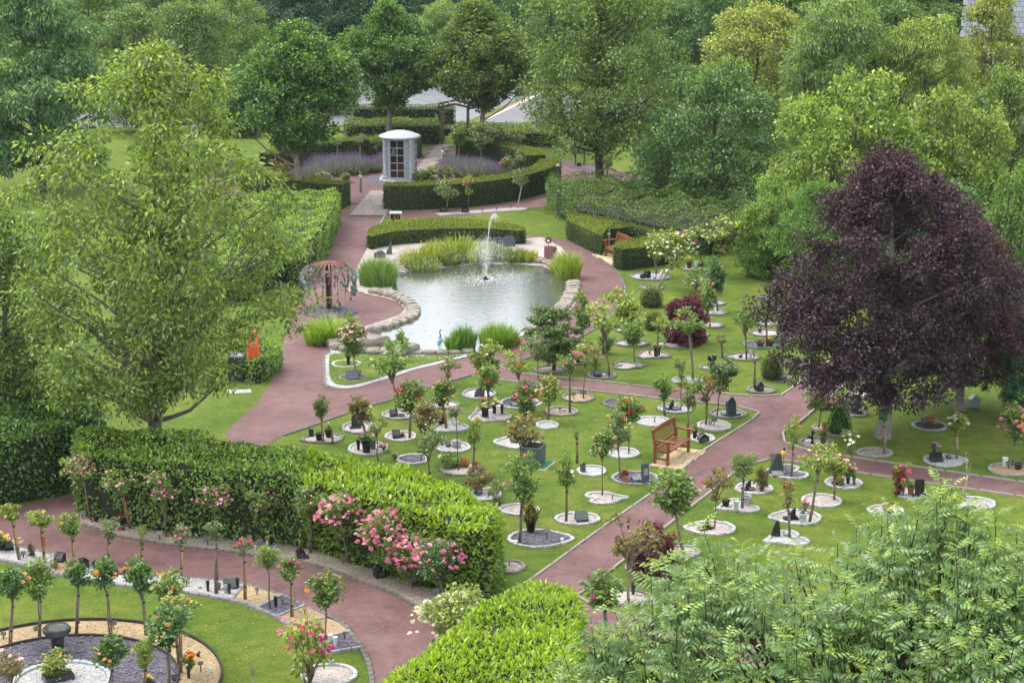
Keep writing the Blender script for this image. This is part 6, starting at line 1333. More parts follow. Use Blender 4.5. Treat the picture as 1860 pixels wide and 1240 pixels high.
figure(1473, 807, 16, 26, "black seated cat-like statuette at the path corner", DK, rz=.2); pot(1468, 811, 10, 11, "white square-ish pot before the black statuette", WH, plant=False); pot(1495, 807, 11, 10, "dark grey pot with pink and orange flowers", (.08, .085, .09), fl=['coral', 'pink', 'orange'], leaf='D', nf=9, pw=20, ph=18, bs=.06)
plaque(1447, 806, 14, "black plaque leaning at the path corner", 9); pot(1497, 784, 9, 14, "terracotta chimney pot near the clipped cone", TC, plant=True, leaf='G', ph=6)
figure(1408, 862, 1, 1, "x") if False else None
pot(1553, 749, 19, 18, "green barrel pot with a shrub", (.05, .085, .065), plant=True, leaf='G', pw=26, ph=18, mat='matte'); vase(1563, 744, 6, 12, "blue bottle behind the green barrel pot", (.02, .07, .16))
pot(1584, 722, 11, 10, "pale blue tub on the shaded bed", (.16, .24, .26), plant=True, leaf='D', ph=7); stone(1572, 710, 12, 12, 'square', "brown little birdbath block on the shaded bed", (.12, .10, .08), plinth=False, mat='matte'); ball(1563, 712, 8, "black round ornament on the shaded bed", DK)
bush(1545, 706, 24, 18, "low grassy plant on the farther shaded bed", GREENS['B'], 'loose', name='low_plant', cat='plant')
figure(1170, 506, 15, 13, "pair of black shapes, left one in bright white gravel", DK, rz=.4); stone(1178, 506, 8, 13, 'tall', "black upright slab right of the black shape", DK, .2, plinth=False)
figure(1201, 507, 9, 17, "white swan-like ornament in bright white gravel", WH, mat='satin'); figure(1190, 508, 8, 6, "grey stone hare in bright white gravel", PG, mat='matte')
plaque(1212, 508, 18, "white butterfly on a thin rod", 8, (.3, .3, .3))
vase(1252, 488, 10, 9, "dark urn with red flowers before the hedge", DK, ['red', 'bright'], bw=12, bh=7, nf=5); stone(1265, 489, 9, 14, 'arch', "white angel-like stone before the dark hedge", (.5, .52, .5), plinth=False, mat='matte'); lantern(1272, 490, 10, 10, "black block right of the white stone before the hedge"); ball(1246, 489, 4, "tiny white stone beside the dark urn", WH, sq=1.5); ball(1276, 491, 5, "small red ball beside the black block", (.4, .03, .03), sq=1)
vase(1298, 552, 8, 7, "dark pot with small pink, blue and white bouquet", (.05, .07, .06), ['white', 'palepink', 'purple', 'hot'], bw=13, bh=9, nf=8, bs=.07)
r = stone(1296, 570, 9, 12, 'square', "white sculpted block on the bed right of the maple", (.6, .6, .58), plinth=False, d=.15, mat='matte'); vase(1285, 586, 6, 7, "dark cup behind the maple's right foot")
vase(1190, 649, 6, 16, "left black vase of pink flowers", DK, ['lilac', 'palepink', 'pink'], bw=14, bh=9, nf=9, bs=.08); vase(1197, 646, 6, 14, "right black vase of white flowers", DK, ['white'], bw=14, bh=9, nf=9, bs=.08)
vase(1180, 645, 5, 7, "small red and white cup left of the black vases", (.35, .05, .05))
stone(1160, 669, 13, 9, 'arch', "flat pale grey tablet on the heart shaped bed", (.22, .23, .24), plinth=False, lean=-.6, mat='matte')
figure(1294, 667, 16, 22, "black kneeling angel on gravel", DK, 'angel', .3); figure(1363, 652, 9, 16, "small grey seated child statue", (.4, .42, .42), 'angel', .3, 'matte'); figure(1346, 651, 8, 6, "little black dog ornament near the grey statue", DK)
pot(1381, 631, 14, 9, "grey-green bowl of red flowers left of the beech", (.10, .13, .12), fl=['coral', 'bright', 'pink'], leaf='D', nf=10, pw=20, ph=9, bs=.06); pot(1399, 629, 10, 8, "dark pot of bright yellow flowers left of the beech", (.05, .05, .05), fl=['yellow'], leaf='G', nf=14, pw=18, ph=9, bs=.06)
vase(1380, 605, 9, 8, "dark blue-grey cup left of the beech", (.05, .065, .09)); lantern(1379, 711, 13, 18, "black house-shaped memorial box near the path corner", rz=.4)
wedge(1419, 690, 18, 11, "dark blue-grey flat stones beside the yellow-flowered bush", (.04, .05, .06)); bush(1447, 660, 22, 12, "red flowers on the bed left of the beech's shade", GREENS['D'], 'round', fl=['bright'], nf=7, bs=.07, name='flower_posy', cat='flowers')
plaque(1438, 691, 1, "x") if False else None
# hedge strip items
plaque(150, 943, 12, "leftmost small tablet under the first pink standard", 12, (.05, .045, .04)); vase(175, 948, 12, 11, "black wire basket at the hedge strip's left end", DK); ball(167, 950, 5, "small red flower ornament at the hedge strip's left end", (.35, .02, .03), sq=.8)
vase(222, 956, 9, 14, "dark vase of orange-red flowers against the hedge", DK, ['redorange', 'bright'], bw=18, bh=8, nf=12, bs=.07); figure(224, 965, 10, 11, "dark bird ornament beside the orange-red flowers", (.03, .028, .03))
plaque(290, 982, 15, "square grey tablet on a stake in the hedge strip", 12, (.07, .07, .07)); plaque(377, 991, 14, "double black plaque by the flat-topped pink standard", 15)
stone(473, 992, 12, 13, 'arch', "grey heart shaped stone at the foot of the heart-hung standard", (.14, .14, .13), plinth=False, mat='matte'); vase(486, 992, 7, 12, "pale blue vase with yellow posy in the hedge strip", PB, ['yellow', 'cream'], bw=12, bh=7, nf=5, bs=.06); vase(493, 990, 7, 14, "black vase in the hedge strip right of the posy")
ball(463, 998, 9, "white and blue ornaments left of the heart stone", (.5, .55, .6), sq=.6); ball(501, 998, 11, "blue-grey ornaments right of the black vase", (.2, .3, .4), sq=.6)
figure(469, 990, 7, 9, "small orange gnome-like ornament in the hedge strip", (.5, .2, .05), mat='matte')
lantern(546, 1014, 16, 18, "dark brown carved plaque with clock-like face on the strip", (.035, .022, .018)); wedge(553, 1015, 16, 4, "flat black tray before the carved plaque", name='memorial_plate')
plaque(623, 1027, 14, "brown tablet on a stake under the leaning pink standard", 13, (.05, .035, .03)); lantern(690, 1049, 20, 22, "glossy black house-shaped box on the gravel strip", rz=.5)
plaque(748, 1070, 20, "brown tilted tablet right of the glossy black box", 16, (.06, .045, .04)); plaque(792, 1092, 22, "blue-grey plaque on a thin stake at the strip's right end", 13, (.04, .05, .055)); plaque(762, 1064, 16, "second brown tablet under the pink rose mass", 15, (.07, .05, .045))
for (hx, hy, nm) in ((466, 927, "left"), (481, 927, "right")):
    X, Y = G(480, 981); hx_, hz_ = at(hx, hy, Y - .25)
    me = mesh_from("heart_ornament", [(px * .05, dy, pz * .055) for dy in (-.008, .008) for px, pz in outline('heart', 20, 1, 1, 0)], [tuple(range(20)), tuple(reversed(range(20, 40)))] + [(i + 20, (i + 1) % 20 + 20, (i + 1) % 20, i) for i in range(20)])
    tag(obj("heart_ornament", me, M['stake'], None, (hx_, Y - .25, hz_), color=(.42, .34, .26)), nm + " wooden heart hanging from the sparse pink standard", "ornament")
# front border items
vase(2, 1000, 18, 14, "black planter of yellow flowers at the left edge", DK, ['yellow', 'cream', 'yellow'], bw=34, bh=20, nf=18, bs=.11)
wedge(17, 1000, 16, 14, "black leaning stone beside the yellow flowers"); vase(32, 1007, 8, 18, "blue vase of white and red flowers at the left edge", (.02, .10, .18), ['white', 'white', 'hot', 'cream'], bw=20, bh=14, nf=13, bs=.11)
plaque(43, 1015, 12, "small black plaque right of the blue vase", 9); wedge(109, 1021, 18, 16, "black leaning tablet in gold gravel", rz=-.4)
pot(99, 1034, 14, 8, "terracotta pot of greenery in gold gravel", (.32, .10, .04), plant=True, leaf='Y', ph=12, fill='loose'); lantern(150, 1032, 24, 16, "black low memorial with yellow flower by the young standard", rz=.2); ball(137, 1020, 5, "yellow flower head on the black low memorial", (.8, .6, .05), sq=.8)
figure(171, 1028, 8, 10, "small black bird ornament at the path edge", DK); wedge(220, 1044, 14, 12, "dark red slanted tablet at the path edge", (.10, .02, .02), rz=-.4)
r, s, Y = I0('hanging_charm', 79, 1023, "red lantern-like charm tied to the tan stake", 'ornament'); obj("charm", MB().box(-.02, .06, -.03, 0, .38, .62).mesh("charm"), M['satin'], r, color=(.35, .02, .02))
plaque(339, 1065, 14, "black bracket plaque in the white gravel by the path", 13); vase(378, 1075, 7, 20, "first slim black vase among the border vases"); vase(395, 1052, 6, 14, "second slim black vase behind the grey-stemmed standard")
pot(411, 1078, 11, 14, "light grey small pot between black vases", (.36, .38, .4)); vase(417, 1080, 7, 20, "third slim black vase before the dark book stone"); vase(432, 1070, 8, 20, "fourth slim black vase right of the dark book stone")
book(418, 1068, 24, 14, "dark green open book stone in the white border gravel", (.035, .05, .045), .1); pot(396, 1072, 12, 12, "brown clay pot at the grey-stemmed standard", (.2, .16, .12)); ball(364, 1070, 7, "reddish stone in the white border gravel", (.25, .12, .1), sq=.4)
plaque(467, 1081, 12, "little square plaque in the first gold square", 7); vase(501, 1104, 8, 20, "slim black vase on the slate square"); plaque(514, 1098, 12, "thin black bracket on the slate square", 10)
plaque(554, 1116, 12, "brass bird-shaped plaque in the second gold square", 9, (.12, .09, .04)); vase(600, 1168, 10, 15, "left white vase on the last slate square", WH); vase(609, 1174, 10, 17, "right white vase on the last slate square", WH); plaque(626, 1162, 14, "thin metal rod plaque on the last slate square", 7)
# far path items before the round hedge
o = sheet("gravel_bed", GP([(790, 388), (940, 377), (958, 378), (955, 381), (800, 392)]), .014, M['gr_white']); chips(GP([(790, 388), (940, 377), (958, 378), (955, 381), (800, 392)]), 'gr_white', .018, o, 60, 88)
lantern(806, 384, 14, 9, "small dark block at the foot of the grey-green small tree", rz=0); lantern(845, 386, 13, 10, "black low box on the far white border", rz=0)
plaque(876, 386, 6, "left tiny plaque on the far white border", 5); plaque(902, 382, 6, "middle tiny plaque on the far white border", 5); plaque(928, 380, 6, "right tiny plaque on the far white border", 5)
o = sheet("gravel_bed", GP([(1032, 300), (1080, 303), (1100, 308), (1096, 315), (1060, 308), (1032, 306)]), .030, M['gr_slate']); lantern(1052, 303, 8, 7, "dark cube on the far lawn's gravel edge", rz=0)
plaque(1063, 320, 7, "tiny plaque beside the far red path", 4)
# ================================================================== columbarium
X, Y = G(727, 329); cb = thing("columbarium", "round grey columbarium with white domed roof and black niche doors", "columbarium", (X, Y, .04), R(-7))
CG = (0.30, 0.34, 0.36)
obj("plinth", MB().lathe([(.98, 0), (.98, .1), (.95, .12), (.9, .13), (.9, .2), (.01, .2)], 48).mesh("plinth"), M['stone'], cb, color=(.34, .37, .38))
obj("roof", MB().lathe([(.9, 2.0), (.95, 2.02), (.96, 2.09), (.9, 2.12), (.6, 2.24), (.3, 2.31), (.01, 2.33)], 48).mesh("roof", True), M['satin'], cb, color=(.34, .37, .40))
core = MB(); nn_ = 4
prof = []
for k in range(nn_):
    a = R(-90 + 90 * k)
    for da in (-26, 0, 26, 36, 45, 54): rr_ = .80 * math.cos(R(26)) / math.cos(R(da)) if abs(da) <= 26 else .80; prof.append((rr_ * math.cos(a + R(da)), rr_ * math.sin(a + R(da))))
n_ = len(prof); core.add([(x, y, .2) for x, y in prof] + [(x, y, 2.0) for x, y in prof], [(i, (i + 1) % n_, (i + 1) % n_ + n_, i + n_) for i in range(n_)])
obj("drum", core.mesh("drum"), M['stone'], cb, color=CG)
FR = MB()
FR.box(-.345, -.315, -.03, .0, 0, 1.76).box(.315, .345, -.03, .0, 0, 1.76).box(-.012, .012, -.03, .0, 0, 1.76)
for i in range(6): FR.box(-.315, -.012, -.028, .0, i * .3452, i * .3452 + .032).box(.012, .315, -.028, .0, i * .3452, i * .3452 + .032)
FRm = FR.mesh("niche_frame"); ND = MB().box(-.145, .145, -.012, .003, 0, .305).mesh("niche_door"); CL = MB().lathe([(.105, 0), (.105, .06), (.08, .09), (.075, .11), (.068, 1.66), (.09, 1.7), (.1, 1.74), (.1, 1.79)], 16).mesh("column", True)
for k in range(nn_):
    a = R(-90 + 90 * k); rad = .80 * math.cos(R(26)) + .002; fx, fy = rad * math.cos(a), rad * math.sin(a); rz = a + math.pi / 2
    obj("niche_frame", FRm, M['stone'], cb, (fx, fy, .22), color=(.36, .40, .42), rot=rz)
    for i in range(5):
        for sx in (-1, 1):
            lx = sx * .1635; obj("niche_door", ND, M['polished'], cb, (fx + lx * math.cos(rz), fy + lx * math.sin(rz), .22 + .036 + i * .3452), color=(.012, .014, .016) if i > 1 else (.03, .014, .014), rot=rz)
    if k == 0:
        mb = MB(); rr = random.Random(2)
        for j in range(4):
            wd = (.07, .05, .09, .1)[j]; mb.box(-.1635 - wd, -.1635 + wd, -.016, -.0125, 1.3 + .036 - .055 * j - .04, 1.3 + .036 - .055 * j - .012)
        mb.box(-.1, -.07, -.016, -.0125, 1.30, 1.33); obj("inscription", mb.mesh("inscription"), M['satin'], cb, (fx, fy, .22), color=(.42, .24, .1), rot=rz)
    for q in (45,):
        b_ = a + R(q); obj("column", CL, M['stone'], cb, (.83 * math.cos(b_), .83 * math.sin(b_), .2), color=(.40, .45, .48))
def bollard(x, y, label, hh=.95):
    X, Y = G(x, y); r = thing("bollard_light", label, "bollard", (X, Y, 0), 0, "bollard lights")
    obj("post", MB().lathe([(.085, 0), (.085, .02), (.07, .03), (.07, hh * .68)], 16).mesh("post", True), M['metal'], r, color=(.05, .065, .075))
    obj("lens", MB().lathe([(.066, hh * .68), (.066, hh * .88)], 16).mesh("lens", True), M['satin'], r, color=(.62, .62, .42))
    obj("cap", MB().lathe([(.075, hh * .88), (.075, hh * .93), (.06, hh * .98), (.01, hh)], 16).mesh("cap", True), M['metal'], r, color=(.05, .065, .075)); return r
bollard(655, 350, "bollard light at the left of the stone walk before the columbarium"); bollard(804, 303, "bollard light behind the columbarium on the right"); bollard(1105, 452, "bollard light behind the small bench by the box hedge", .75); bollard(793, 240, "far bollard light beside the rustic arch")
# mushroom cap light
X, Y = G(1014, 352); r = thing("mushroom_light", "little pale mushroom-topped light behind the hedge corner", "light", (X, Y, 0)); obj("post", MB().lathe([(.03, 0), (.03, 1.25)], 8).mesh("post"), M['metal'], r, color=(.06, .06, .06)); obj("cap", MB().lathe([(.12, 1.25), (.12, 1.28), (.05, 1.35), (.01, 1.36)], 12).mesh("cap", True), M['satin'], r, color=(.5, .45, .38))
# memorial box with gold lettering block near the walk
X, Y = G(719, 409); r = thing("memorial_box", "black fronted memorial box with silver top beside the red path", "memorial", (X, Y, 0), .0); c_ = (.32, .35, .37)
obj("casing", MB().box(-.235, .235, -.1, .1, 0, .5).mesh("casing"), M['satin'], r, color=c_); obj("lid", MB().prism([(-.25, .5), (.25, .5), (.25, .535), (.2, .56), (-.2, .56), (-.25, .535)], -.13, .12).mesh("lid"), M['satin'], r, color=(.7, .72, .74)); obj("front_panel", MB().box(-.2, .2, -.108, -.1, .06, .47).mesh("front_panel"), M['polished'], r, color=(.015, .012, .012))
mb = MB()
for j, wd in enumerate((.05, .06, .11, .03, .12, .13)): mb.box(-.03 - wd, -.03 + wd, -.112, -.109, .40 - j * .05, .418 - j * .05)
for a in range(5): mb.box(.1 + .03 * math.cos(a * 1.25), .125 + .03 * math.cos(a * 1.25), -.112, -.109, .37 + .03 * math.sin(a * 1.25), .392 + .03 * math.sin(a * 1.25))
obj("inscription", mb.mesh("inscription"), M['satin'], r, color=(.5, .25, .09)); plaque(710, 409, 14, "thin black stake plaque left of the silver-topped box", 6)
# dark stones behind the pond
for (x, y, w_, h_, sh, l) in [(690, 470, 20, 14, 'point', "flat grey-blue slab lying left of the pond reeds"), (705, 463, 14, 22, 'fin', "tilted dark slate stone by the low crescent hedge"), (925, 449, 22, 20, 'arch', "dark speckled boulder behind the fountain"), (905, 445, 18, 14, 'arch', "smaller dark stone behind the fountain spray"), (850, 446, 16, 16, 'square', "dark square stone among the yellow flowers")]:
    stone(x, y, w_, h_, sh, l, (.07, .08, .10), .2, d=.12, plinth=False, mat='matte', lean=-.25)
r = stone(996, 472, 15, 24, 'square', "pinkish granite block at the pond's right rim", (.20, .10, .10), .1, d=.2, plinth=False, mat='matte', lean=0)
X, Y = G(996, 472); r = thing("flower_sculpture", "dark metal flower wheel standing on the pink granite block", "sculpture", (X, Y, .50)); obj("stalk", MB().tube([(0, 0, 0), (0, 0, .18)], .01, 6).mesh("stalk"), M['metal'], r, color=(.03, .02, .03))
PT = MB().lathe([(.005, 0), (.035, .03), (.04, .06), (.005, .1)], 6).mesh("petal", True)
for k in range(8): obj("petal", PT, M['metal'], r, (.05 * math.sin(k * .785), 0, .26 + .05 * math.cos(k * .785)), color=(.035, .02, .03), rot=(0, k * .785, 0))
vase(1007, 472, 8, 12, "pink pot with yellow and hot pink flowers at the granite block", (.5, .3, .26), ['hot', 'yellow', 'pink'], bw=12, bh=14, nf=9, bs=.09)
# ================================================================== benches
def bench(org, ex, ey, L, label, D=.5):
    ex = Vector((*ex, 0)).normalized(); r = thing("wooden_bench", label, "bench", (org[0], org[1], 0), math.atan2(ex.y, ex.x)); sgn = 1 if ey > 0 else -1
    # local: x along length, y*sgn = front
    def part(name, f): mb = MB(); f(mb); o = obj(name, mb.mesh(name), M['wood'], r); b = o.modifiers.new("bevel", 'BEVEL'); b.width = .005; b.segments = 1; return o
    def bx(mb, x0, x1, y0, y1, z0, z1, Mx=None): mb.box(x0, x1, min(y0 * sgn, y1 * sgn), max(y0 * sgn, y1 * sgn), z0, z1, M=Mx)
    for x in (0, L - .07):
        part("leg", lambda mb: bx(mb, x, x + .07, D - .07, D, 0, .62)); part("leg", lambda mb: mb.prism([(0, 0), (.07 * sgn, 0), (.07 * sgn, .5), (-.02 * sgn, .93), (-.075 * sgn, .93), (0, .5)], x, x + .07, 'x'))
        part("stretcher", lambda mb: bx(mb, x + .015, x + .055, .07, D - .07, .14, .2)); part("side_rail", lambda mb: bx(mb, x + .01, x + .06, .07, D - .07, .34, .41))
        part("arm", lambda mb: mb.prism([(0, .60), (.12 * sgn, .63), (.35 * sgn, .62), (.5 * sgn, .635), (.58 * sgn, .61), (.58 * sgn, .655), (.5 * sgn, .68), (.35 * sgn, .665), (.12 * sgn, .68), (0, .65)], x - .005, x + .075, 'x'))
    part("front_rail", lambda mb: bx(mb, .07, L - .07, D - .055, D - .02, .33, .41)); part("back_rail", lambda mb: bx(mb, .07, L - .07, .0, .035, .45, .52))
    for i in range(6): part("seat_slat", lambda mb: bx(mb, .072, L - .072, .055 + i * .075, .055 + i * .075 + .06, .412, .432))
    tr_ = [(0.07, .80), (.07, .93)] ; nx = 9
    part("top_rail", lambda mb: mb.prism([(0.07, .80), (L - .07, .80)] + [(L - .07 - (L - .14) * k / nx, .915 + .025 * math.sin(math.pi * k / nx)) for k in range(nx + 1)], -.07 * sgn, -.035 * sgn))
    nS = int((L - .2) / .085)
    for i in range(nS):
        x = .12 + (L - .24) * i / (nS - 1); part("back_slat", lambda mb: mb.prism([(.018 * sgn, .52), (.034 * sgn, .52), (-.038 * sgn, .81), (-.054 * sgn, .81)], x - .02, x + .02, 'x'))
    return r
A = Vector(G(1186, 843)); B = Vector(G(1218, 845)); C_ = Vector(G(1256, 820)); e = (C_ - B).normalized(); nrm = Vector((e.y, -e.x))
bench((A.x, A.y), (e.x, e.y), -1, (C_ - B).length + .05, "reddish brown slatted wooden bench on yellow slabs beside the diagonal path", D=max(.42, min(.55, (B - A).dot(nrm))))
pt = struct_empty("bench_patio"); sheet("mortar_bed", GP([(1176, 847), (1240, 854), (1287, 820), (1224, 812)]), .006, M['asphalt2'])
slab_field(pt, G(1178, 847), G(1238, 853), G(1285, 820), G(1225, 813), [2, 2, 2, 2], .008, .022, (.50, .38, .21), seed=9, gap=.018)
B2 = Vector(G(1098, 466)); e2 = Vector((.36, -.93)).normalized(); n2 = Vector((-e2.y, e2.x)) 
bench((B2.x + n2.x * .5, B2.y + n2.y * .5), (e2.x, e2.y), -1, 1.4, "small brown wooden bench enclosed by the low box hedge", D=.5)
pt = struct_empty("bench_patio"); slab_field(pt, G(1076, 464), G(1118, 487), G(1135, 478), G(1100, 457), [3, 3], .012, .02, (.50, .40, .24), seed=10, gap=.018)
# ================================================================== weeping metal tree sculpture
X, Y = G(598, 562); sc_ = thing("metal_tree_sculpture", "rusty metal weeping tree with green copper leaves on the pond plaza", "sculpture", (X, Y, .03))
obj("post", MB().box(-.10, -.055, -.08, .08, 0, 1.55).box(.055, .10, -.08, .08, 0, 1.55).box(-.055, .055, .055, .08, 0, 1.55).mesh("post"), M['rust'], sc_)
obj("cap_ring", MB().lathe([(.05, 1.6), (.16, 1.6), (.16, 1.635), (.05, 1.64)], 20).mesh("cap_ring"), M['rust'], sc_)
ribm = MB(); NR = 22; pts = []
for t in np.linspace(0, 1, 9): a = t * math.pi / 2 * 1.02; pts.append((.14 + .79 * math.sin(a), 0, 1.15 + .47 * math.cos(a)))
for i in range(8):
    p, q = Vector(pts[i]), Vector(pts[i + 1]); ribm.add([p + Vector((0, -.03, 0)), p + Vector((0, .03, 0)), q + Vector((0, .03, 0)), q + Vector((0, -.03, 0)), p + Vector((0, -.03, -.014)), p + Vector((0, .03, -.014)), q + Vector((0, .03, -.014)), q + Vector((0, -.03, -.014))], [(0, 1, 2, 3), (7, 6, 5, 4), (0, 3, 7, 4), (1, 5, 6, 2)])
ribm = ribm.mesh("rib"); lf = mesh_from("copper_leaf", [(0, 0, 0), (.046, .006, -.04), (.036, .004, -.082), (0, 0, -.12), (-.036, .004, -.082), (-.046, .006, -.04)], [(0, 1, 2, 3), (0, 3, 4, 5)])
strand = MB().tube([(0, 0, 0), (.01, 0, -.25), (0, 0, -.55)], .008, 4).mesh("strand"); cnt = 0; rr = random.Random(4)
stuffL = []
for k in range(NR):
    a = 2 * math.pi * k / NR; ca, sa = math.cos(a), math.sin(a); obj("rib", ribm, M['rust'], sc_, rot=a)
    ln_ = rr.uniform(.55, 1.15); obj("strand", strand, M['rust'], sc_, (.93 * ca, .93 * sa, 1.16), scale=(1, 1, ln_ * 1.5))
    spots = [(.14 + .79 * math.sin(t), 1.13 + .47 * math.cos(t)) for t in (.75, 1.0, 1.25, 1.5)] + [(.93 + rr.uniform(-.03, .03), 1.12 - j * .085) for j in range(int(ln_ * 9))]
    for j, (rad, z) in enumerate(spots):
        if cnt >= 296: break
        off_ = rr.uniform(-.05, .05); g1 = rr.uniform(.7, 1.2); up_ = j < 5
        o = obj("copper_leaf", lf, M['metal'], sc_, (rad * ca - off_ * sa, rad * sa + off_ * ca, z), color=(.30 * g1, .40 * g1, .38 * g1) if up_ else (.10 * g1, .17 * g1, .15 * g1), rot=(rr.uniform(-.3, .3), -1.15 + .12 * j if j < 4 else rr.uniform(-.3, .3), a + rr.uniform(-.8, .8)), scale=rr.uniform(.95, 1.25)); cnt += 1
ring("slate_bed", .05, .95, .036, M['gr_slate'], *G(598, 566))
chips([(G(598, 566)[0] + .9 * math.cos(t), G(598, 566)[1] + .9 * math.sin(t)) for t in np.linspace(0, 6.2, 24)], 'gr_slate', .04, None, 90, 91, name="slate_pieces")
vase(611, 566, 6, 5, "lilac and white posy at the metal tree's foot", PG, ['lilac', 'white'], bw=14, bh=8, nf=7, bs=.07); vase(617, 562, 5, 6, "bright yellow posy at the metal tree's foot", PG, ['yellow'], bw=10, bh=8, nf=6, bs=.08)
# heron statue
X, Y = G(799, 642); r = thing("heron_statue", "pale blue heron statue standing at the pond's near edge", "statue", (X, Y, .12)); hc = (.22, .42, .50)
obj("body", MB().tube([(.0, .02, .42), (.02, .01, .36), (.0, 0, .28), (-.03, .0, .18), (-.05, 0, .12)], [.02, .06, .085, .05, .012], 10).mesh("body", True), M['satin'], r, color=hc); obj("neck", MB().tube([(0, 0, .38), (.03, 0, .46), (0.0, 0, .54), (.01, 0, .62), (.03, 0, .65)], [.035, .025, .018, .018, .024], 8).mesh("neck", True), M['satin'], r, color=(.10, .2, .25)); obj("beak", MB().tube([(.03, 0, .655), (.11, 0, .63)], [.014, .002], 6).mesh("beak"), M['satin'], r, color=(.12, .14, .14))
for sx in (-.02, .03): obj("leg", MB().tube([(sx, 0, .25), (sx + .01, 0, .12), (sx, 0, 0)], .009, 6).mesh("leg"), M['satin'], r, color=(.2, .3, .33))
# lifebuoy box and dark litter bin
X, Y = G(461, 690); r = thing("lifebuoy_cabinet", "bright orange lifebuoy cabinet on a post behind the cherry tree", "lifebuoy", (X, Y, 0), .25)
oc = (.80, .16, .05); obj("post", MB().box(-.04, .04, .06, .12, 0, 1.3).mesh("post"), M['metal'], r, color=(.08, .05, .04)); obj("cabinet", MB().prism([(-.15, .62), (.15, .62), (.17, .72), (.17, 1.35), (.1, 1.5), (-.1, 1.5), (-.17, 1.35), (-.17, .72)], -.1, .06).mesh("cabinet"), M['satin'], r, color=oc); obj("door_panel", MB().prism([(-.12, 1.12), (.12, 1.12), (.12, 1.32), (.06, 1.43), (-.06, 1.43), (-.12, 1.32)], -.108, -.1).mesh("door_panel"), M['satin'], r, color=(.85, .26, .12)); obj("lower_panel", MB().box(-.12, .12, -.108, -.1, .7, 1.04).mesh("lower_panel"), M['satin'], r, color=(.7, .10, .03))
X, Y = G(430, 690); r = thing("litter_bin", "dark litter bin with pale lid left of the orange cabinet", "bin", (X, Y, 0)); obj("body", MB().box(-.22, .22, -.2, .2, 0, .75, top=1.05).mesh("body"), M['satin'], r, color=(.03, .035, .04)); obj("lid", MB().box(-.25, .25, -.23, .23, .752, .80, top=.9).mesh("lid"), M['satin'], r, color=(.16, .18, .22))
sheet("gravel_bed", GP([(412, 708), (455, 707), (458, 713), (412, 715)]), .006, M['gr_white'])
# ================================================================== pond plants and fountain
RD = (0.075, 0.14, 0.028)
clump(687, 518, 66, 62, "tall grey-green reed clump at the pond's left rim", (0.07, 0.13, 0.04), 30, n=2300, spread=.1, bw=.008, curve=.35); clump(1030, 505, 46, 58, "upright reed clump at the pond's right rim", (0.10, 0.15, 0.028), 31, n=1800, spread=.12, bw=.008, d=.9)
clump(1018, 496, 34, 30, "low yellowish reeds behind the upright clump", (0.12, 0.14, 0.03), 32, n=500)
clump(842, 636, 44, 52, "dark green rushes left of the grassy clump at the near edge", (0.045, 0.10, 0.022), 33, n=1100, spread=.08, curve=.12, bw=.008); clump(822, 640, 20, 40, "small leafy water plant beside the heron", (0.06, 0.13, 0.022), 34, n=220, bw=.02, spread=.2)
clump(905, 628, 66, 48, "wide grassy clump at the pond's near right edge", RD, 35, n=2000, spread=.15, bw=.008); clump(930, 625, 30, 20, "brownish grass fringe beside the wide clump", (0.15, 0.12, 0.04), 36, n=400)
clump(600, 620, 70, 58, "feathery light green ornamental grass below the metal tree", (0.11, 0.17, 0.04), 37, n=1600, spread=.5, curve=.5, name='ornamental_grass', cat='grass'); clump(578, 626, 40, 40, "second light grass tuft left of the feathery one", (0.09, 0.15, 0.03), 38, n=600, spread=.5, name='ornamental_grass', cat='grass')
bush(632, 585, 22, 20, "small grey-green bush between grass and plaza", GREENS['P'], 'fine', name='small_bush', cat='bush')
fx_ = [(755, 486, 50, 44, 'yellow'), (790, 480, 50, 46, 'yellow'), (770, 492, 60, 30, 'lilac'), (815, 482, 44, 34, 'lilac'), (835, 474, 60, 58, 'yellow'), (862, 478, 50, 46, 'yellow'), (895, 472, 46, 40, 'lilac'), (930, 476, 50, 34, 'lilac'), (955, 476, 40, 28, 'yellow'), (870, 464, 60, 34, 'lilac'), (800, 464, 60, 36, 'yellow')]
fl_lab = ["yellow-green marginal plants at the left of the far pond edge", "tall yellow flowered plants left of the fountain", "pale blue forget-me-nots low at the far edge's left", "pale blue flowers below the yellow irises", "tallest yellow irises left of the fountain jet", "yellow flowered clump just left of the fountain", "blue-grey flowers behind the fountain spray", "pale blue flowers right of the fountain", "yellow-green plants near the right rim stones", "greyish flower drift against the crescent hedge", "yellow plants against the crescent hedge"]
for i, (x, y, w_, h_, f_) in enumerate(fx_): clump(x, y, w_, h_, fl_lab[i], (0.10, 0.14, 0.028) if f_ == 'yellow' else (0.075, 0.11, 0.04), 60 + i, n=520, name='marginal_plants', cat='water plants', fl=BL[f_] if f_ == 'yellow' else (.42, .48, .62), nf=45 if f_ == 'yellow' else 110, fs=.035, spread=.3, bw=.014)
bush(768, 462, 12, 10, "orange-red poppy among the marginal plants", GREENS['G'], 'loose', fl=['redorange'], nf=3, bs=.1, name='poppy', cat='flower')
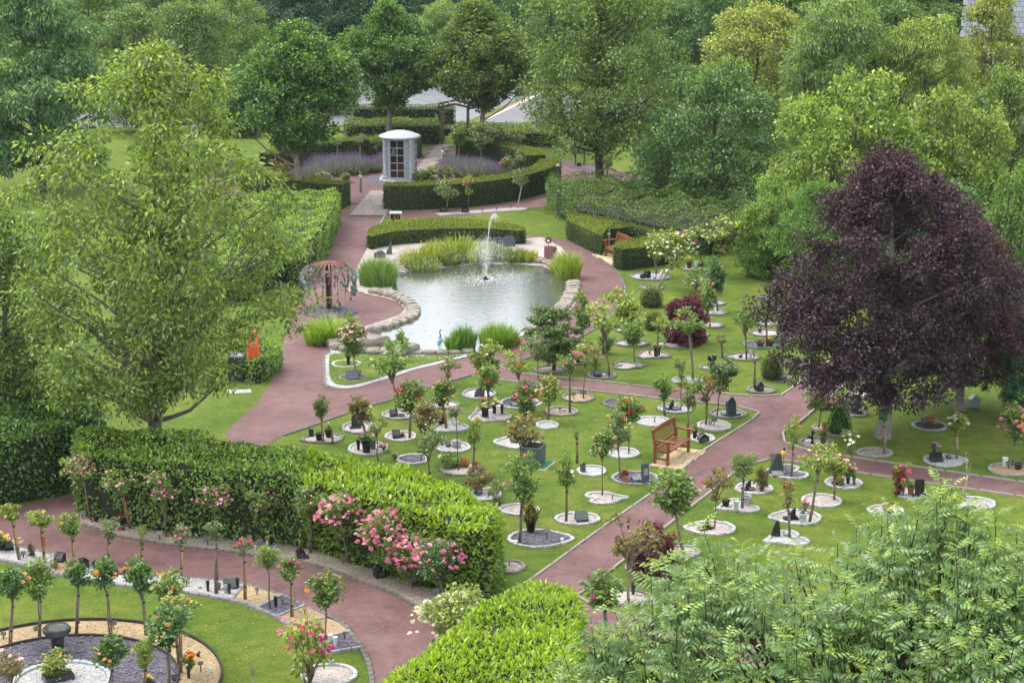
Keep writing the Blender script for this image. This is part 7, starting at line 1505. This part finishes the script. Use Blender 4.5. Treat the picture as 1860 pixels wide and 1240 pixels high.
# lily leaves and floating petals
rng = np.random.default_rng(77); pp = np.array(GP(POND, .05)); n = 140
xs = np.stack([rng.uniform(pp[:, 0].min(), pp[:, 0].max(), n * 3), rng.uniform(pp[:, 1].min(), pp[:, 1].max(), n * 3)], 1); xs = xs[in_poly(xs, [tuple(p) for p in pp])][:n]
V, F = leaves(np.column_stack([xs, np.full(len(xs), .058)]), np.column_stack([rng.normal(size=(len(xs), 2)), np.zeros(len(xs))]), np.tile([[0, 0, 1.]], (len(xs), 1)), .07, .06, fold=.02); V[:, 2] = np.maximum(V[:, 2], .055)
obj("floating_leaves", mesh_from("floating_leaves", V, F, attr=np.zeros(len(F))), M['leaf'], color=(.22, .17, .08), kind='stuff')
X, Y = G(882, 507, .05); ft = thing("fountain", "fountain jet with spray cone in the far part of the pond", "fountain", (X, Y, .05))
obj("nozzle", MB().lathe([(.09, 0), (.07, .05), (.04, .1), (.04, .12)], 10).mesh("nozzle", True), M['satin'], ft, color=(.02, .02, .02))
def droplets(name, P, size, seed):
    rng = np.random.default_rng(seed); n = len(P); B = np.array([(1, 0, 0), (0, 1, 0), (-1, 0, 0), (0, -1, 0), (0, 0, 1.6), (0, 0, -1.6)], float)
    V = (B[None] * (size * rng.uniform(.5, 1.3, (n, 1, 1))) + P[:, None, :]).reshape(-1, 3); T = np.array([(0, 1, 4), (1, 2, 4), (2, 3, 4), (3, 0, 4), (1, 0, 5), (2, 1, 5), (3, 2, 5), (0, 3, 5)]); F = (np.arange(n)[:, None, None] * 6 + T[None]).reshape(-1, 3)
    return obj(name, mesh_from(name, V, F), M['spray'], ft, kind='stuff')
rng = np.random.default_rng(8); s5 = pxm(Y); hT = (507 - 390) / s5; ts = rng.uniform(0, 1.28, 420)
P = np.stack([.02 + .52 * ts ** 1.5 * .55, np.zeros(420), hT * (1 - (1 - ts) ** 2)], 1) + rng.normal(size=(420, 3)) * (.008 + .03 * ts[:, None] ** 2); droplets("jet", P, .011, 1)
n = 2600; a = rng.uniform(0, 6.28, n); v = rng.uniform(.0, 1, n) ** .6; hp = hT * (.72 - .25 * v) * rng.uniform(.75, 1.1, n); t = rng.uniform(0, 2, n) ** .9; t = np.clip(t, 0, 2)
rad = v * .62 * t * .9; P = np.stack([rad * np.cos(a), rad * np.sin(a), np.maximum(hp * (1 - (1 - t) ** 2), .02)], 1) + rng.normal(size=(n, 3)) * .02; P[:, 2] = np.maximum(P[:, 2], .01); droplets("spray_drops", P, .008, 2)
n = 900; a = rng.uniform(0, 6.28, n); q = .2 + np.abs(rng.normal(0, .75, n)); P = np.stack([q * np.cos(a), q * np.sin(a) * .9, np.full(n, .005)], 1); droplets("splash_foam", P, .012, 3)
# ================================================================== lavender inside the circle
for i, (x, y, w_, h_) in enumerate([(560, 326, 60, 26), (600, 318, 66, 30), (640, 316, 56, 30), (585, 305, 60, 24), (632, 303, 56, 26), (668, 313, 44, 26), (700, 302, 36, 22), (830, 318, 60, 26), (862, 322, 64, 28), (835, 306, 56, 22), (872, 312, 56, 24), (900, 322, 40, 22)]):
    X, Y = G(x, y); s = pxm(Y, .2); W, Hh = w_ / s, h_ / s; side = "left" if i < 7 else "right"
    labs = ["front left corner", "front middle", "front right near the bollard", "back left", "back middle", "beside the bollard path", "nearest the columbarium's left wall", "nearest the rear bollard", "front centre", "back nearest the walk", "back centre", "far right end"]
    r = thing("lavender", f"purple lavender mound at the {labs[i]} of the {side} lavender bed", "lavender", (X, Y, .03), 0, "lavender mounds round the columbarium")
    V, F, t, tip = blades(900, W, W * .8, Hh, 90 + i, .9, .016, .05); obj("foliage", mesh_from("foliage", V, F, attr=t * .5), M['leaf'], r, color=(.075, .10, .055), kind='stuff')
    rg = np.random.default_rng(i); k = rg.integers(0, len(tip), 1100); P = tip[k] + rg.normal(size=(1100, 3)) * .03; V, F = leaves(P, np.tile([[0, 0, 1.]], (1100, 1)) + rg.normal(size=(1100, 3)) * .3, rg.normal(size=(1100, 3)), .09, .022); obj("flowers", mesh_from("flowers", V, F, attr=np.zeros(len(F))), M['petal'], r, color=(.20, .15, .33), kind='stuff')
# ================================================================== rustic arch, sign, far things
X, Y = G(803, 262); r = thing("rustic_arch", "rustic wooden pole arch over the walk by the car park", "arch", (X, Y, 0)); s = pxm(Y); wc = (.17, .12, .09); hgt = 67 / s
for (dx, dy) in ((0, 0), (46 / s, .3), (0, 1.4), (46 / s, 1.7)): obj("post", MB().tube([(dx, dy, 0), (dx + .02, dy, hgt)], [.075, .065], 8).mesh("post", True), M['stake'], r, color=wc)
for dy in (0, 1.5): obj("beam", MB().tube([(-.25, dy, hgt - .02), (.1, dy, hgt + .05), (.65, dy + .1, hgt + .16), (1.3, dy + .2, hgt), (1.5, dy + .2, hgt - .1)], .06, 7).mesh("beam", True), M['stake'], r, color=wc)
for k in range(4): obj("cross_pole", MB().tube([(-.15 + k * .5, -.2, hgt + .1 + (.05 if k in (1, 2) else 0)), (-.15 + k * .5, 1.9, hgt + .1)], .04, 6).mesh("cross_pole", True), M['stake'], r, color=wc)
X, Y = G(910, 250); r = thing("notice_board", "blank white notice board on a wooden post by the car park road", "sign", (X, Y, 0)); s = pxm(Y); obj("panel", MB().box(-.24, .24, -.02, .02, .38, .82).mesh("panel"), M['satin'], r, color=(.62, .72, .76)); obj("post", MB().box(.24, .3, -.03, .03, 0, .86).mesh("post"), M['stake'], r, color=(.14, .1, .08))
X, Y = G(1173, 150); r = thing("white_sign_post", "small white sign glimpsed through leaves right of the airy tree", "sign", (X, Y, 0)); obj("post", MB().box(-.05, .05, -.05, .05, 0, 1.9).mesh("post"), M['satin'], r, color=(.5, .52, .55)); obj("panel", MB().box(-.18, .18, -.08, -.05, 1.6, 2.1).mesh("panel"), M['satin'], r, color=(.7, .72, .75))
# slate roofed house top right
X, Y = G(1850, 150); hs_ = thing("slate_roofed_house", "house with grey slate roof in the upper right corner", "house", (28.9, 107, 0), R(-15))
obj("wall", MB().box(-4.5, 8, 0, 9, 0, 5.2).mesh("wall"), M['stone'], hs_, color=(.40, .39, .37))
tl = MB().box(-.5, .5, -.5, .5, 0, 1, top=.98).mesh("roof_slate"); tl.materials.append(M['stone']); slope = math.atan2(5.0, 4.6)
cnt = 0; rr = random.Random(6)
rf = obj("roof", MB().prism([(-.45, 4.9), (4.5, 10.2), (9.45, 4.9)], -4.8, 8.3, 'x').mesh("roof"), M['stone'], hs_, color=(.16, .175, .20))
for i in range(20):
    for j in range(15):
        x = -4.7 + j * .3 + (i % 2) * .15; u = i * .36; y = -.45 + (u / 7.25) * 4.95; z = 4.9 + (u / 7.25) * 5.3 + .16
        o = bpy.data.objects.new("roof_slate", tl); col.objects.link(o); o.parent = rf; o.location = (x, y + .1, z); o.rotation_euler = (math.atan2(5.3, 4.95) - .05, 0, 0); o.scale = (.285, .42, .03); v = rr.uniform(.8, 1.2); o.color = (.17 * v, .19 * v, .22 * v, 1)
# ================================================================== slate circle with birdbath (bottom left)
c0 = G(112, 1240)
ring("gold_ring", 2.25, 3.05, .030, M['gr_gold'], *c0); ring("slate_bed", .98, 2.22, .034, M['gr_slate'], *c0); ring("gravel_bed", .02, .86, .036, M['gr_white'], *c0)
def circ(r, n=60): return [(c0[0] + r * math.cos(2 * math.pi * k / n), c0[1] + r * math.sin(2 * math.pi * k / n)) for k in range(n)]
def annchips(r0, r1, g_, dens, seed):
    rng = np.random.default_rng(seed); A = math.pi * (r1 * r1 - r0 * r0); o = chips(circ(r1), g_, .04, None, dens, seed, maxn=6000); 
    return o
def chips_ring(r0, r1, g_, dens, seed):
    P_o = circ(r1, 48); P_i = circ(r0, 48)[::-1]; poly = P_o + [P_o[0], P_i[0]] + P_i[1:] + [P_i[0]]
    return chips(poly, g_, .04, None, dens, seed, maxn=6000)
for o in (chips_ring(2.27, 3.0, 'gr_gold', 150, 301), chips_ring(1.0, 2.2, 'gr_slate', 110, 302), chips_ring(.02, .84, 'gr_white', 150, 303)): o.name = "loose_gravel"
def hoop(r, h, name, c, lab=None):
    mb = MB(); n = 80; V = []
    for k in range(n): a = 2 * math.pi * k / n; V += [(r * math.cos(a), r * math.sin(a), 0), (r * math.cos(a), r * math.sin(a), h), ((r + .035) * math.cos(a), (r + .035) * math.sin(a), h), ((r + .035) * math.cos(a), (r + .035) * math.sin(a), 0)]
    mb.add(V, [(4 * k + i, 4 * k + (i + 1), (4 * ((k + 1) % n)) + i + 1, (4 * ((k + 1) % n)) + i) for k in range(n) for i in range(3)])
    return obj(name, mb.mesh(name), M['matte'], None, (c0[0], c0[1], 0), color=c, kind='structure')
hoop(3.05, .09, "lawn_edging", (.03, .026, .022)); hoop(2.22, .085, "lawn_edging", (.04, .03, .026))
kr = struct_empty("inner_ring")
for k in range(34):
    a = 2 * math.pi * k / 34; o = bpy.data.objects.new("edging_stone", EDGE); col.objects.link(o); o.parent = kr; o.location = (c0[0] + .92 * math.cos(a), c0[1] + .92 * math.sin(a), 0); o.rotation_euler = (0, 0, a + math.pi / 2); o.scale = (.165, .11, .075); v = rnd.uniform(.9, 1.1); o.color = (.40 * v, .43 * v, .44 * v, 1)
X, Y = G(106, 1190); r = thing("birdbath", "black octagonal stone birdbath at the slate circle", "birdbath", (X, Y, .04), .2)
obj("pedestal", MB().lathe([(.17, 0), (.17, .05), (.12, .08), (.13, .36), (.15, .38)], 8).mesh("pedestal"), M['polished'], r, color=DK); obj("bowl", MB().lathe([(.15, .38), (.20, .39), (.275, .46), (.28, .56), (.27, .575), (.24, .575), (.19, .53), (.01, .52)], 8).mesh("bowl"), M['polished'], r, color=(.03, .04, .042)); obj("water", MB().lathe([(.22, .555), (.01, .556)], 16).mesh("water"), M['water'], r)
X, Y = G(105, 1236); r = thing("stone_planter", "low black rectangular planter in the white ring", "planter", (X, Y, .04), .5); obj("trough", MB().box(-.28, .3, -.16, .16, 0, .11, top=.96).mesh("trough"), M['polished'], r, color=(.03, .035, .04)); obj("soil", MB().box(-.25, .27, -.13, .13, .105, .118).mesh("soil"), M['soil'], r)
rose(100, 1234, 99, 1206, 62, 42, 'round', 'Y', [('orange', 2), ('coral', 3)], "bushy plant with orange buds filling the black planter", multi=True, name='planted_shrub', cat='shrub', bsz=.06)
vase(343, 1233, 8, 22, "tall black vase of yellow, red and orange flowers in gold gravel", DK, ['yellow', 'bright', 'orange', 'yellow', 'magenta'], bw=28, bh=30, nf=18, bs=.12)
plaque(365, 1222, 20, "black frame plaque right of the yellow and red flowers", 10); ball(381, 1222, 11, "pale blue and white stone on the gold ring", (.5, .62, .64), sq=.8); figure(361, 1195, 9, 12, "dark bird ornament at the gold ring's right", (.05, .045, .045), mat='matte')
plaque(7, 1162, 12, "leftmost black plaque on the gold ring", 10); plaque(142, 1140, 10, "black plaque behind the neat standard on the gold ring", 8); plaque(206, 1142, 12, "black double plaque on the top of the gold ring", 13); plaque(308, 1176, 12, "small plaque under the large dark standard", 8)
wedge(320, 1236, 14, 8, "black little tablet at the bottom of the gold ring"); vase(268, 1240, 5, 4, "yellow and pink flower heads at the bottom of the slate", DK, ['yellow', 'palepink'], bw=20, bh=8, nf=5, bs=.11)
bush(66, 1146, 14, 14, "small low plant on the gold ring's top left", GREENS['D'], 'loose', name='low_plant', cat='plant'); ball(88, 1142, 9, "round brown-pink stone ornament above the birdbath", (.22, .12, .10), sq=.8)
vase(602, 1208, 10, 9, "pale blue pot among the magenta roses", PB)
# square grey-green planter with shrub
X, Y = G(968, 842); r = thing("square_planter", "square grey-green planter box standing on a green mat", "planter", (X, Y, .03), R(-22)); s = pxm(Y)
pc = (.07, .10, .095); obj("box", MB().box(-.25, .25, -.25, .25, .03, .44, top=1.04).mesh("box"), M['matte'], r, color=pc)
for k in range(4): a = k * math.pi / 2; obj("rim", MB().box(-.275, .275, -.275, -.235, .44, .475).mesh("rim"), M['matte'], r, color=tuple(q * 1.25 for q in pc), rot=a, loc=(0, 0, .0005 * k))
obj("soil", MB().box(-.23, .23, -.23, .23, .445, .452).mesh("soil"), M['soil'], r)
for k in range(4): a = k * math.pi / 2; obj("side_panel", MB().box(-.18, .18, -.262, -.2505, .1, .38).mesh("side_panel"), M['matte'], r, color=tuple(q * 1.12 for q in pc), rot=a)
tag(obj("green_mat", MB().box(-.34, .42, -.32, .34, 0, .02).mesh("green_mat"), M['matte'], None, (X, Y, .006), color=(.02, .16, .05), rot=R(-22)), "bright green mat under the square planter", "mat")
tag(obj("base_slab", MB().box(-.40, .50, -.40, .40, -.01, .004).mesh("base_slab"), M['stone'], None, (X, Y, .0), color=(.32, .30, .28), rot=R(-22)), "pale paving slab beneath the planter's green mat", "slab")
r = rose(955, 838, 952, 778, 74, 56, 'loose', 'B', [('cream', 1)], "straggly shrub with mottled leaves growing from the square planter", multi=True, name='planted_shrub', cat='shrub', r=.022)
# fallen petals on the lawns
rng = np.random.default_rng(21); P = []
for (x0, x1, y0, y1, n) in ((640, 1200, 760, 980, 170), (1180, 1420, 480, 660, 90), (1250, 1700, 850, 960, 60), (200, 560, 1080, 1200, 40)):
    for _ in range(n): P.append((*G(rng.uniform(x0, x1), rng.uniform(y0, y1)), .02))
P = np.array(P); V, F = leaves(P, np.column_stack([rng.normal(size=(len(P), 2)), np.zeros(len(P))]), np.tile([[0, 0, 1.]], (len(P), 1)) + rng.normal(size=(len(P), 3)) * .3, rng.uniform(.02, .05, len(P)), .025); V[:, 2] = np.maximum(V[:, 2], .012)
obj("fallen_petals", mesh_from("fallen_petals", V, F, attr=np.zeros(len(F))), M['petal'], color=(.62, .55, .45), kind='stuff')
# leaf litter on the paths
P = []
for ln2 in ([(146, 956), (332, 998), (544, 1024), (656, 1062), (783, 1122)], [(95, 1004), (339, 1045), (513, 1078), (625, 1130), (672, 1200)], [(640, 745), (777, 700), (900, 668)], [(1273, 824), (1085, 970), (985, 1046)], [(1480, 740), (1560, 690)], [(560, 520), (600, 470), (625, 420)], [(480, 730), (505, 680), (530, 600)]):
    for a_, b_ in zip(ln2[:-1], ln2[1:]):
        for _ in range(34):
            t = rng.uniform(0, 1); P.append((*G(a_[0] + (b_[0] - a_[0]) * t + rng.normal() * 14, a_[1] + (b_[1] - a_[1]) * t + rng.normal() * 7), .03))
P = np.array(P); V, F = leaves(P, np.column_stack([rng.normal(size=(len(P), 2)), np.zeros(len(P))]), np.tile([[0, 0, 1.]], (len(P), 1)) + rng.normal(size=(len(P), 3)) * .3, rng.uniform(.03, .07, len(P)), .03); V[:, 2] = np.maximum(V[:, 2], .027)
obj("fallen_leaves", mesh_from("fallen_leaves", V, F, attr=np.zeros(len(F))), M['leaf'], color=(.11, .075, .035), kind='stuff')
# ================================================================== foreground ash tree
def compound(seed, n=9, L=.27):
    rr = np.random.default_rng(seed); V = []; F = []; pts = []
    for i in range(n // 2 + 1):
        t = .25 + .75 * i / (n // 2); x = L * t; z = .05 * math.sin(t * 2.2) - .10 * t * t; pts.append((x, z))
    for i, (x, z) in enumerate(pts):
        for sy in ((-1, 1) if i < len(pts) - 1 else (0,)):
            l = .095 * rr.uniform(.85, 1.15) * (.8 + .3 * math.sin(i)); w_ = .015; d = Vector((.55, sy * .85, -.28 - .25 * rr.uniform(0, 1))) if sy else Vector((1, 0, -.5)); d.normalize(); sd = d.cross(Vector((0, 0, 1))).normalized(); up = sd.cross(d); b = Vector((x, 0, z)); o = len(V)
            V += [b, b + d * l * .35 + sd * w_ + up * .006, b + d * l * .7 + sd * w_ * .8 - up * .004, b + d * l - up * .02, b + d * l * .7 - sd * w_ * .8 - up * .004, b + d * l * .35 - sd * w_ + up * .006]
            F += [(o, o + 1, o + 5), (o + 1, o + 2, o + 5), (o + 2, o + 4, o + 5), (o + 2, o + 3, o + 4)]
    o = len(V); m = pts[-1]; V += [Vector((0, -.003, 0)), Vector((0, .003, 0)), Vector((m[0] * .6, .002, pts[2][1] + .004)), Vector((m[0] * .6, -.002, pts[2][1] + .004)), Vector((m[0], .001, m[1])), Vector((m[0], -.001, m[1]))]; F += [(o, o + 1, o + 2), (o, o + 2, o + 3), (o + 3, o + 2, o + 4), (o + 3, o + 4, o + 5)]
    return np.array([tuple(v) for v in V]), np.array(F)
CT_ = [compound(i, 9 + 2 * (i % 2)) for i in range(5)]
AX, AY = 4.55, 19.6
ash = thing("ash_tree", "leafy ash tree crown filling the lower right foreground", "tree", (AX, AY, 0))
rng = np.random.default_rng(99); tw = MB(); accV = []; accF = []; accT = []; off = 0; objs = []
LM = []
for V, F in CT_:
    me = mesh_from("leaf", V, F, attr=np.zeros(len(F))); me.materials.append(M['leaf_ash']); LM.append(me)
shoots = []
NS = 1150
for i in range(NS):
    a = rng.uniform(0, 2 * math.pi); q = math.sqrt(rng.uniform(0, 1)); 
    x = 4.1 * q * math.cos(a); y = 3.0 * q * math.sin(a)
    if y > 1.5: continue
    top = 8.62 - 1.75 * q ** 2.2 - .085 * x + .22 * math.sin(x * 2.1 + 1) + .2 * math.sin(y * 2.7 + x) + rng.uniform(-.25, .12)
    lay = rng.uniform(0, 1); top -= (0 if lay < .5 else rng.uniform(.3, 1.9)); tall = lay < .12
    shoots.append((x, y, top + (.38 if tall else 0), tall, lay))
k_obj = 0
# nearest/upper shoots first so the separately built leaves are those that show largest
shoots.sort(key=lambda s: (s[1] - 1.2 * s[2]))
for (x, y, z, tall, lay) in shoots:
    L_ = rng.uniform(.35, .6) + (.35 if tall else 0); lean = np.array([x * .05 + rng.normal() * .10, y * .05 + rng.normal() * .10, 1.]); lean /= np.linalg.norm(lean); tipp = np.array([x, y, z]); base = tipp - lean * L_
    tw.tube([base, base + lean * L_ * .5 + rng.normal(size=3) * .01, tipp], [.011, .008, .004], 4, cap=False)
    nl = int(5 + L_ * 12); phi = rng.uniform(0, 6.28)
    for j in range(nl):
        t = 1 - (j // 2) * 2 / nl * .95; P0 = base + lean * L_ * max(t, .02); az = phi + (j // 2) * 1.57 + (j % 2) * math.pi + rng.normal() * .25; el = .75 * t - .15 + rng.normal() * .15 + (.25 if j < 2 else 0)
        sc = rng.uniform(.75, 1.15) * (.75 if j < 2 else 1.0); tpl = rng.integers(0, 5)
        Mx = Matrix.Translation(P0) @ Matrix.Rotation(az, 4, 'Z') @ Matrix.Rotation(-el, 4, 'Y') @ Matrix.Rotation(rng.normal() * .25, 4, 'X') @ Matrix.Scale(sc, 4)
        young = (.85 if j < 2 else .4 if j < 4 else .12) * rng.uniform(.3, 1.25) * (1 if lay < .5 else .4)
        if k_obj < 290 and j < 4 and lay < .5 and rng.uniform() < .5:
            o = bpy.data.objects.new("leaf", LM[tpl]); col.objects.link(o); o.parent = ash; o.matrix_local = Mx; b0 = np.array([.058, .108, .032]); c_ = b0 * (1 + young * np.array([1.4, .9, 0])); o.color = (*c_, 1); k_obj += 1
        else:
            V, F = CT_[tpl]; A_ = np.array(Mx); Vw = V @ A_[:3, :3].T + A_[:3, 3]; accV.append(Vw); accF.append(F + off); accT.append(np.full(len(F), young)); off += len(Vw)
obj("foliage", mesh_from("foliage", np.concatenate(accV), np.concatenate(accF), attr=np.concatenate(accT)), M['leaf_ash'], ash, color=(.058, .108, .032), kind='stuff')
for (x, y, z, tall, lay) in shoots[::3]:
    tw.tube([(x * .3, y * .3, z - 3.0), (x * .7, y * .7, z - 1.5), (x, y, z - .4)], [.05, .03, .011], 5, cap=False)
obj("twigs", tw.mesh("twigs"), M['bark_col'], ash, color=(.05, .035, .022))
obj("trunk", MB().tube([(0, 0, 0), (.05, 0, 2), (0, .05, 4.2), (.1, 0, 6.6)], [.26, .2, .16, .08], 10).mesh("trunk", True), M['bark_col'], ash, color=(.12, .11, .09))

# ragged grass along bed rims and kerbs
rng = np.random.default_rng(41); P = []
def along(line, dens, closed=True, jit=.03):
    L = list(line) + ([line[0]] if closed else [])
    for a, b_ in zip(L[:-1], L[1:]):
        n = rng.poisson(math.hypot(b_[0] - a[0], b_[1] - a[1]) * dens)
        for t in rng.uniform(0, 1, n): P.append((a[0] + (b_[0] - a[0]) * t + rng.normal() * jit, a[1] + (b_[1] - a[1]) * t + rng.normal() * jit, 0))
for l in FR_LINES: along(l, 45, jit=.018)
for k in [o_ for o_ in bpy.data.objects if o_.name.startswith("kerb_stone")]:
    c_, s_ = math.cos(k.rotation_euler.z), math.sin(k.rotation_euler.z); hl = k.scale.x / 2; hw = k.scale.y / 2 + .012
    for sg in (-1, 1): along([(k.location.x - c_ * hl - s_ * hw * sg, k.location.y - s_ * hl + c_ * hw * sg), (k.location.x + c_ * hl - s_ * hw * sg, k.location.y + s_ * hl + c_ * hw * sg)], 14 if sg > 0 else 5, False, .012)
P = np.array(P); n = len(P); D = rng.normal(size=(n, 3)) * .55; D[:, 2] = 1; V, F = leaves(P, D, rng.normal(size=(n, 3)), rng.uniform(.04, .09, n), .016)
obj("grass_fringe", mesh_from("grass_fringe", V, F, attr=np.repeat(rng.uniform(0, .5, n), 2)), M['leaf'], color=(.075, .125, .018), kind='stuff')
# ================================================================== haze: thin air between the camera and the far trees
hm, nt, o = newmat("air"); pv = N(nt, "ShaderNodeVolumePrincipled"); pv.inputs['Density'].default_value = 0.00014; pv.inputs['Color'].default_value = (.86, .92, 1.0, 1); pv.inputs['Anisotropy'].default_value = 0.3
nt.links.new(pv.outputs[0], o.inputs['Volume'])
obj("haze", MB().box(-520, 520, -60, 1520, -1, 30).mesh("haze"), hm, kind='stuff')
